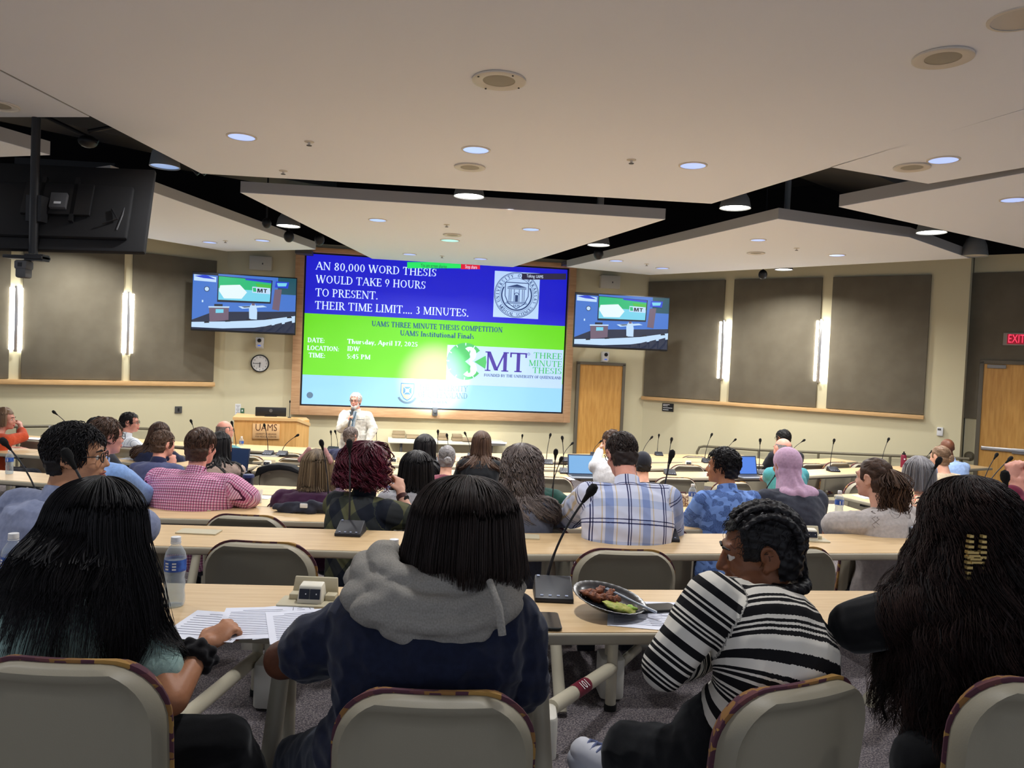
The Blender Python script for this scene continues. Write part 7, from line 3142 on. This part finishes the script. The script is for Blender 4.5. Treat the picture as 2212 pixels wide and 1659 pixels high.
person(u=2335, v=1010, z=3.4, row=2, yaw=40, hyaw=10, lean=.05, skin='pink', hair=('short', H_BROWN, 200), label='person in a maroon top at the right edge, hands clasped',
       shirt=('plain', (118, 34, 60)), sleeve='34', elL=('px', 2172, 1092, 3.42), wrL=('px', 2198, 1050, 3.45), handL=dict(hd=(.3, .3, .9), hn=(.8, .3, 0), curl=1.1), elR=('px', 2240, 1105, 3.5), wrR=('px', 2218, 1052, 3.5), handR=dict(hd=(-.2, .2, .9), hn=(-.8, .2, 0), curl=1.1), vox=.007)

# ---------------------------------------------------------------- fourth row
person(u=230, v=944, z=5.2, row=4, yaw=-14, hyaw=-22, lean=.08, skin='pink', hair=('short', H_CHEST, 260, .05, -.075), label='person in a light blue shirt beside the grey blue jacket', shirt=('plain', (134, 168, 222)), collar=True, glasses=M_BLK,
       elR=('px', 312, 1068, 5.3), wrR=('px', 322, 1082, 5.55), wide=1.1, loose=.022)
person(u=436, v=966, z=5.5, row=4, yaw=-4, hyaw=-14, lean=.10, wide=1.5, deep=1.3, skin='pink', hair=('short', H_CHEST, 420, .05, -.085, .012, .003, .07, .012), label='person in a pink checked shirt', shirt=('check', p_check), collar=True, loose=.028, fold=.005,
       elR=('px', 535, 1075, 5.4), wrR=('px', 520, 1084, 5.75), elL=('px', 352, 1075, 5.4), hs=1.06, tilt=-.03)


def x_bow(s):
    m = cloth('cloth_bow', (196, 146, 142))
    for i in (-1, 1):
        ps = []
        for j in range(6):
            a = j * 1.1
            ps.append(np_ell(s.H((i * (.058 + .010 * j), -.03 - .006 * j, .128 - .014 * j)), (.019, .019, .021), None, 10, 7))
        link('scrunchie_bow', melt(ps, .007, 1, 'scrunchie_bow', deform=folds(.003, 3 + i, 2)), m, s.root)


person(u=686, v=1010, z=5.6, row=4, yaw=-2, hyaw=-2, lean=.08, skin='fair', hair=('long', H_OMBRE), label='person in a dark purple sweater with ash blonde hair and a ruffled pink band',
       hk=dict(n=700, L_=.175, w=.0030, phimax=1.9, thick=.03, spread=.16, clump=.25, K=22, lmin=.93, nclump=120), shirt=('plain', (62, 28, 58)), wide=1.28, extra=x_bow, loose=.022, elR=('px', 748, 1085, 5.6))
person(u=900, v=1012, z=5.8, row=4, yaw=0, hyaw=-4, lean=.08, skin='tan', hair=('long', H_BLACK), label='person with a blunt black bob in a light grey sweater behind the raised hand',
       hk=dict(n=700, L_=.22, w=.0030, phimax=2.2, thick=.04, spread=.14, clump=.3, K=20, lmin=.92, nclump=110), shirt=('plain', (158, 158, 164)), wide=1.15, loose=.024)
person(u=1150, v=1004, z=5.9, row=4, yaw=-4, lean=.06, skin='fair', hair=('short', H_BROWN, 0), label='person in a dark green sweater mostly hidden behind grey curls', shirt=('plain', (34, 74, 66)), wide=1.1, elR=('px', 1214, 1085, 5.75))
person(u=1560, v=1008, z=5.5, row=4, yaw=14, hyaw=52, lean=.10, skin='tan', hair=('short', H_BLACK, 480, .045, -.075, .013, .006, .05, .02, .004), label='young person in a blue leaf patterned shirt with wavy black hair', shirt=('leaf', p_leaf), sleeve='short', collar=True, wide=1.12, loose=.022, browm=H_BLACK)
person(u=1698, v=1006, z=5.6, row=4, yaw=12, hyaw=8, lean=.10, skin='tan', hair=('hijab', (204, 168, 194)), label='person in a pink headscarf and dark grey blazer', shirt=('plain', (62, 65, 76)), shirtname='blazer', wide=1.18, loose=.024, elL=('px', 1634, 1090, 5.6))
person(u=1980, v=1022, z=6.2, row=4, yaw=18, hyaw=8, lean=.08, skin='fair', hair=('long', H_GREY), label='person with a grey bob in a brown and cream floral blouse', hk=dict(n=420, L_=.15, w=.0036, phimax=2.1, thick=.03, spread=.12, clump=.25, K=18, lmin=.9, nclump=80),
       shirt=('floral', p_floral), wide=1.15, loose=.026, sleeve='34')

# ---------------------------------------------------------------- fifth row and beyond
person(u=353, v=960, z=7.2, row=5, yaw=-6, hyaw=-26, lean=.08, skin='pink', hair=('short', H_BROWN, 300, .05, -.07, .010, .004, .05, .014), label='person in a navy polo shirt with short brown hair', shirt=('plain', (70, 76, 112)), collar=(30, 34, 66), wide=1.15, elR=('px', 385, 1030, 7.2), wrR=('px', 374, 1008, 7.5), handR=dict(hd=(-.2, .2, .9), hn=(-.5, .8, 0), curl=1.0))
person(u=214, v=930, z=7.3, row=5, yaw=-10, hyaw=-10, skin='tan', hair=('short', H_BLACK, 120), label='person with black hair just showing behind the grey blue jacket', shirt=('plain', (60, 62, 70)))
person(u=480, v=962, z=7.8, row=5, yaw=-6, hyaw=-30, skin='tan', hair=('long', H_BLACK), hk=dict(n=260, L_=.3, w=.0045, phimax=1.9, thick=.025, spread=.1, wave=.02, clump=.5, K=22, nclump=40), label='person in a beige top with black wavy hair behind the pink checked shirt', shirt=('plain', (172, 150, 138)), sleeve='short', wide=1.1,
       elR=('px', 522, 1015, 7.8), wrR=('px', 500, 1018, 8.2))
person(u=965, v=990, z=7.6, row=5, yaw=0, hyaw=4, skin='fair', hair=('bun', H_GREY), hk=dict(p0=(.012, -.115, -.005)), label='person with a grey hair bun in a dusky pink top', shirt=('plain', (128, 70, 84)), sleeve='short')
person(u=1320, v=956, z=8.0, row=5, yaw=4, hyaw=16, lean=.12, hpit=10, skin='fair', hair=('short', H_CHEST, 160, .05, -.07), label='person in a white shirt hunched over the open laptop', shirt=('plain', (206, 206, 210)), wide=1.1, elL=('px', 1284, 1010, 8.2), wrL=('px', 1296, 972, 8.4), handL=dict(hd=(.3, 0, .9), hn=(.8, -.2, 0), curl=.8), hunch=.08)
person(u=1387, v=1004, z=7.7, row=5, yaw=4, hyaw=4, lean=.02, skin='fair', hair=('cap', (30, 32, 42)), label='person in a black cap, low behind the plaid shoulder', shirt=('plain', (36, 38, 48)))
person(u=1690, v=972, z=7.9, row=5, yaw=12, hyaw=6, lean=.1, skin='pink', hair=('bald', H_GREY), label='balding person in teal behind the pink headscarf, typing', shirt=('plain', (74, 150, 158)), elL=('px', 1660, 1035, 7.9), wrL=('px', 1650, 1032, 8.3), sleeve='short', wide=1.05)
person(u=2030, v=988, z=8.4, row=5, yaw=16, hyaw=6, lean=.08, skin='fair', hair=('bun', H_BLOND), hk=dict(p0=(.03, -.10, .0), r=.042), label='person with a light brown twisted bun in a cream top', shirt=('plain', (206, 186, 158)), sleeve='short')
person(u=347, v=938, z=8.8, row=6, yaw=-6, hyaw=-8, skin='fair', hair=('long', H_CHEST), hk=dict(n=260, L_=.28, w=.0050, phimax=1.9, thick=.025, spread=.2, clump=.4, K=20, nclump=40, fall=(-.25, 0, -1)), label='person with long brown hair and a navy top near the lectern', shirt=('plain', (34, 40, 68)), wide=1.15)
person(u=486, v=930, z=9.6, row=6, yaw=-8, hyaw=-34, skin='pink', hair=('bald', H_GREYB), label='balding person in a teal shirt in front of the lectern', shirt=('plain', (96, 150, 156)), wide=1.1, glasses=M_BLK)
person(u=281, v=913, z=9.6, row=6, yaw=-30, hyaw=-48, skin='pink', hair=('short', H_BLACK, 120, .05, -.06), label='person in a white striped shirt seen from the side by the left wall', shirt=('pinstripe', p_pinstripe), glasses=M_BLK, collar=True, lean=-.04)
person(u=12, v=906, z=9.2, row=6, yaw=-24, hyaw=-56, skin='pink', hair=('long', H_BLOND), hk=dict(n=220, L_=.1, w=.0050, phimax=2.0, thick=.03, spread=.15, clump=.3, K=18, nclump=40), label='person in an orange sweater, chin on hand, at the left edge', shirt=('plain', (212, 84, 48)), sleeve='34',
       elR=('px', 50, 944, 9.3), wrR=('px', 44, 920, 9.5), handR=dict(hd=(-.7, .3, .5), hn=(-.3, -.3, -.9), curl=1.0))
person(u=918, v=965, z=8.6, row=6, yaw=0, hyaw=-2, skin='tan', hair=('long', H_BLACK), hk=dict(n=300, L_=.42, w=.0050, phimax=2.0, thick=.035, spread=.08, wave=.015, clump=.35, K=22, nclump=50), label='person with very long black hair left of the grey bun', shirt=('plain', (40, 40, 46)), wide=1.0)
person(u=1040, v=958, z=8.6, row=6, yaw=0, hyaw=0, skin='fair', hair=('long', H_CHEST), hk=dict(n=320, L_=.3, w=.0048, phimax=1.7, thick=.022, spread=.09, clump=.25, K=20, lmin=.94, nclump=60), label='person with smooth long brown hair and a black top at the centre', shirt=('plain', (22, 24, 28)), wide=1.1)
person(u=2045, v=968, z=9.9, row=6, yaw=12, hyaw=-10, skin='deep', hair=None, label='bald person in a light blue shirt near the exit', shirt=('plain', (158, 186, 232)), collar=True, wide=1.15)
person(u=758, v=943, z=10.2, row=7, yaw=-2, hyaw=-14, skin='pink', hair=('short', H_GREYB, 160, .05, -.07), label='person in a navy jacket in front of the speaker', shirt=('plain', (40, 44, 74)), wide=1.2, shirtname='jacket', collar=True)
person(u=1691, v=948, z=10.7, row=7, yaw=16, hyaw=4, skin='tan', hair=('short', H_BLACK, 160, .05, -.07), label='person with dark hair in a black shirt by the right railing', shirt=('plain', (32, 32, 38)), wide=1.2, glasses=M_BLK)


# ---------------------------------------------------------------- the speaker
def x_speaker(s):
    R = s.R
    # beard and moustache
    ps = [np_ell(s.H((0, .058, -.088)), (.045, .04, .038)), np_ell(s.H((0, .088, -.05)), (.03, .013, .008)), np_ell(s.H((-.05, .03, -.06)), (.014, .03, .04)), np_ell(s.H((.05, .03, -.06)), (.014, .03, .04))]
    me = melt(ps, .008, 2, 'beard', deform=folds(.002, 3, 5))
    at = me.attributes.new('hr', 'FLOAT', 'POINT')
    at.data.foreach_set('value', RNG.random(len(me.vertices)).astype(np.float32))
    link('beard', me, H_WHITE, s.root)
    a, sr, fw = s.frame(.9)
    c = s.spine(.8)
    b = MB()
    b.add([tuple(x) for x in (c + fw * .172 + sr * -.05 + a * .10, c + fw * .172 + sr * .05 + a * .10, c + fw * .182 + sr * .022 - a * .2, c + fw * .182 - sr * .022 - a * .2,
                              c + fw * .13 + sr * -.05 + a * .10, c + fw * .13 + sr * .05 + a * .10, c + fw * .13 + sr * .022 - a * .2, c + fw * .13 - sr * .022 - a * .2)],
          [(0, 1, 2, 3), (7, 6, 5, 4), (0, 3, 7, 4), (1, 5, 6, 2), (0, 4, 5, 1), (3, 2, 6, 7)])
    b.build('blue_shirt_front', cloth('cloth_paleblue', (168, 186, 204)), s.shirt)
    b = MB()
    b.tube([c + fw * .178 + sr * -.05 + a * .1, c + fw * .19 - a * .06, c + fw * .192 - a * .18], .006, 6)
    b.tube([c + fw * .178 + sr * .05 + a * .1, c + fw * .19 - a * .06], .006, 6)
    b.build('lanyard', cloth('cloth_lanyard', (62, 92, 110)), s.root)
    b = MB()
    b.box(c + fw * .194 - a * .22, (.07, .006, .09))
    b.build('name_badge', mat('badge_green', (170, 206, 196), .5), s.root)
    b = MB()
    b.box(c + fw * .172 + sr * -.12 - a * .02, (.12, .012, .006))
    b.build('coat_lettering', M_INK, s.shirt)
    # hem of the coat
    ps = [np_rings([(s.hip + vec((0, 0, z)), vec((w, 0, 0)), vec((0, d, 0))) for z, w, d in ((.1, .21, .15), (-.05, .225, .16), (-.22, .235, .165), (-.36, .24, .165))], 28)]
    link('coat_skirt', melt(ps, .012, 2, 'coat_skirt', deform=folds(.006, 5)), cloth('cloth_216_213_203', (216, 213, 203)), s.shirt)
    e, w = s.arms['R'][1], s.arms['R'][2]


sp = person(u=768, v=866, z=12.2, row=8, yaw=176, hyaw=-4, lean=0.0, stand=True, hunch=.02, skin='pink', hair=('short', H_WHITE, 160, .055, -.07, .006), label='white bearded person standing at the front in a white coat with a hand microphone', shirt=('plain', (216, 213, 203)), shirtname='coat', collar=True,
            wide=1.08, loose=.026, fold=.009, elR=('px', 737, 925, 12.0), wrR=('px', 753, 912, 11.88), handR=dict(hd=(-.3, .2, .9), hn=(-.6, -.6, 0), curl=1.5), elL=('px', 806, 925, 12.2), wrL=('px', 794, 955, 12.05), glasses=M_BLK, extra=x_speaker, vox=.009, browm=H_WHITE)
w = sp.R @ sp.arms['R'][2] + sp.loc
p0, p1 = Vector(w) + Vector((.03, -.05, .03)), W(762, 884, 11.95)
t = thing('hand_microphone', 'black hand held microphone at the mouth of the white coated speaker', 'microphone', p0)
d = p1 - p0
MB().tube([-d * .5, d * .85], [.013, .019], 10).build('mic_handle', M_BLK, t)
MB().ell(d * .98, (.03, .03, .032)).build('mic_head', M_GREY, t, smooth=80)
p = W(640, 1088, 5.3)
t = thing('jacket', 'dark grey jacket bunched behind the purple sweater', 'jacket', (p.x, p.y, p.z))
me = melt([np_cap((-.14, 0, -.02), .022, (.16, .02, -.02), .028), np_cap((-.1, 0, -.04), .03, (.1, .0, -.04), .035), np_cap((.1, .02, 0), .03, (.2, .03, -.03), .03)], .008, 2, 'jacket', deform=folds(.010, 6, 1.5))
link('jacket_cloth', me, cloth('cloth_52_54_66', (52, 54, 66)), t)
link('jacket_label', MB().box((.06, -.035, -.005), (.05, .012, .03)).mesh('jacket_label', bevel=.004), M_WHITE, t)
bpy.data.scenes.remove(BENCH)
# ---------------------------------------------------------------- light and view
w = bpy.data.worlds.new('world')
SC.world = w
w.use_nodes = True
bg = w.node_tree.nodes['Background']
bg.inputs['Color'].default_value = lin((226, 235, 252))
bg.inputs['Strength'].default_value = 0.92
SC.view_settings.view_transform = 'Standard'
SC.view_settings.look = 'None'
SC.view_settings.gamma = 1.0
SC.view_settings.exposure = 0.0
SC.view_settings.use_curve_mapping = False
SC.cycles.max_bounces = 6
SC.cycles.diffuse_bounces = 3
SC.cycles.glossy_bounces = 3
SC.cycles.transmission_bounces = 4
SC.cycles.transparent_max_bounces = 12
SC.cycles.caustics_reflective = False
SC.cycles.caustics_refractive = False
SC.cycles.sample_clamp_indirect = 6.0
SC.cycles.use_adaptive_sampling = True
SC.cycles.adaptive_threshold = 0.045
SC.cycles.use_denoising = True
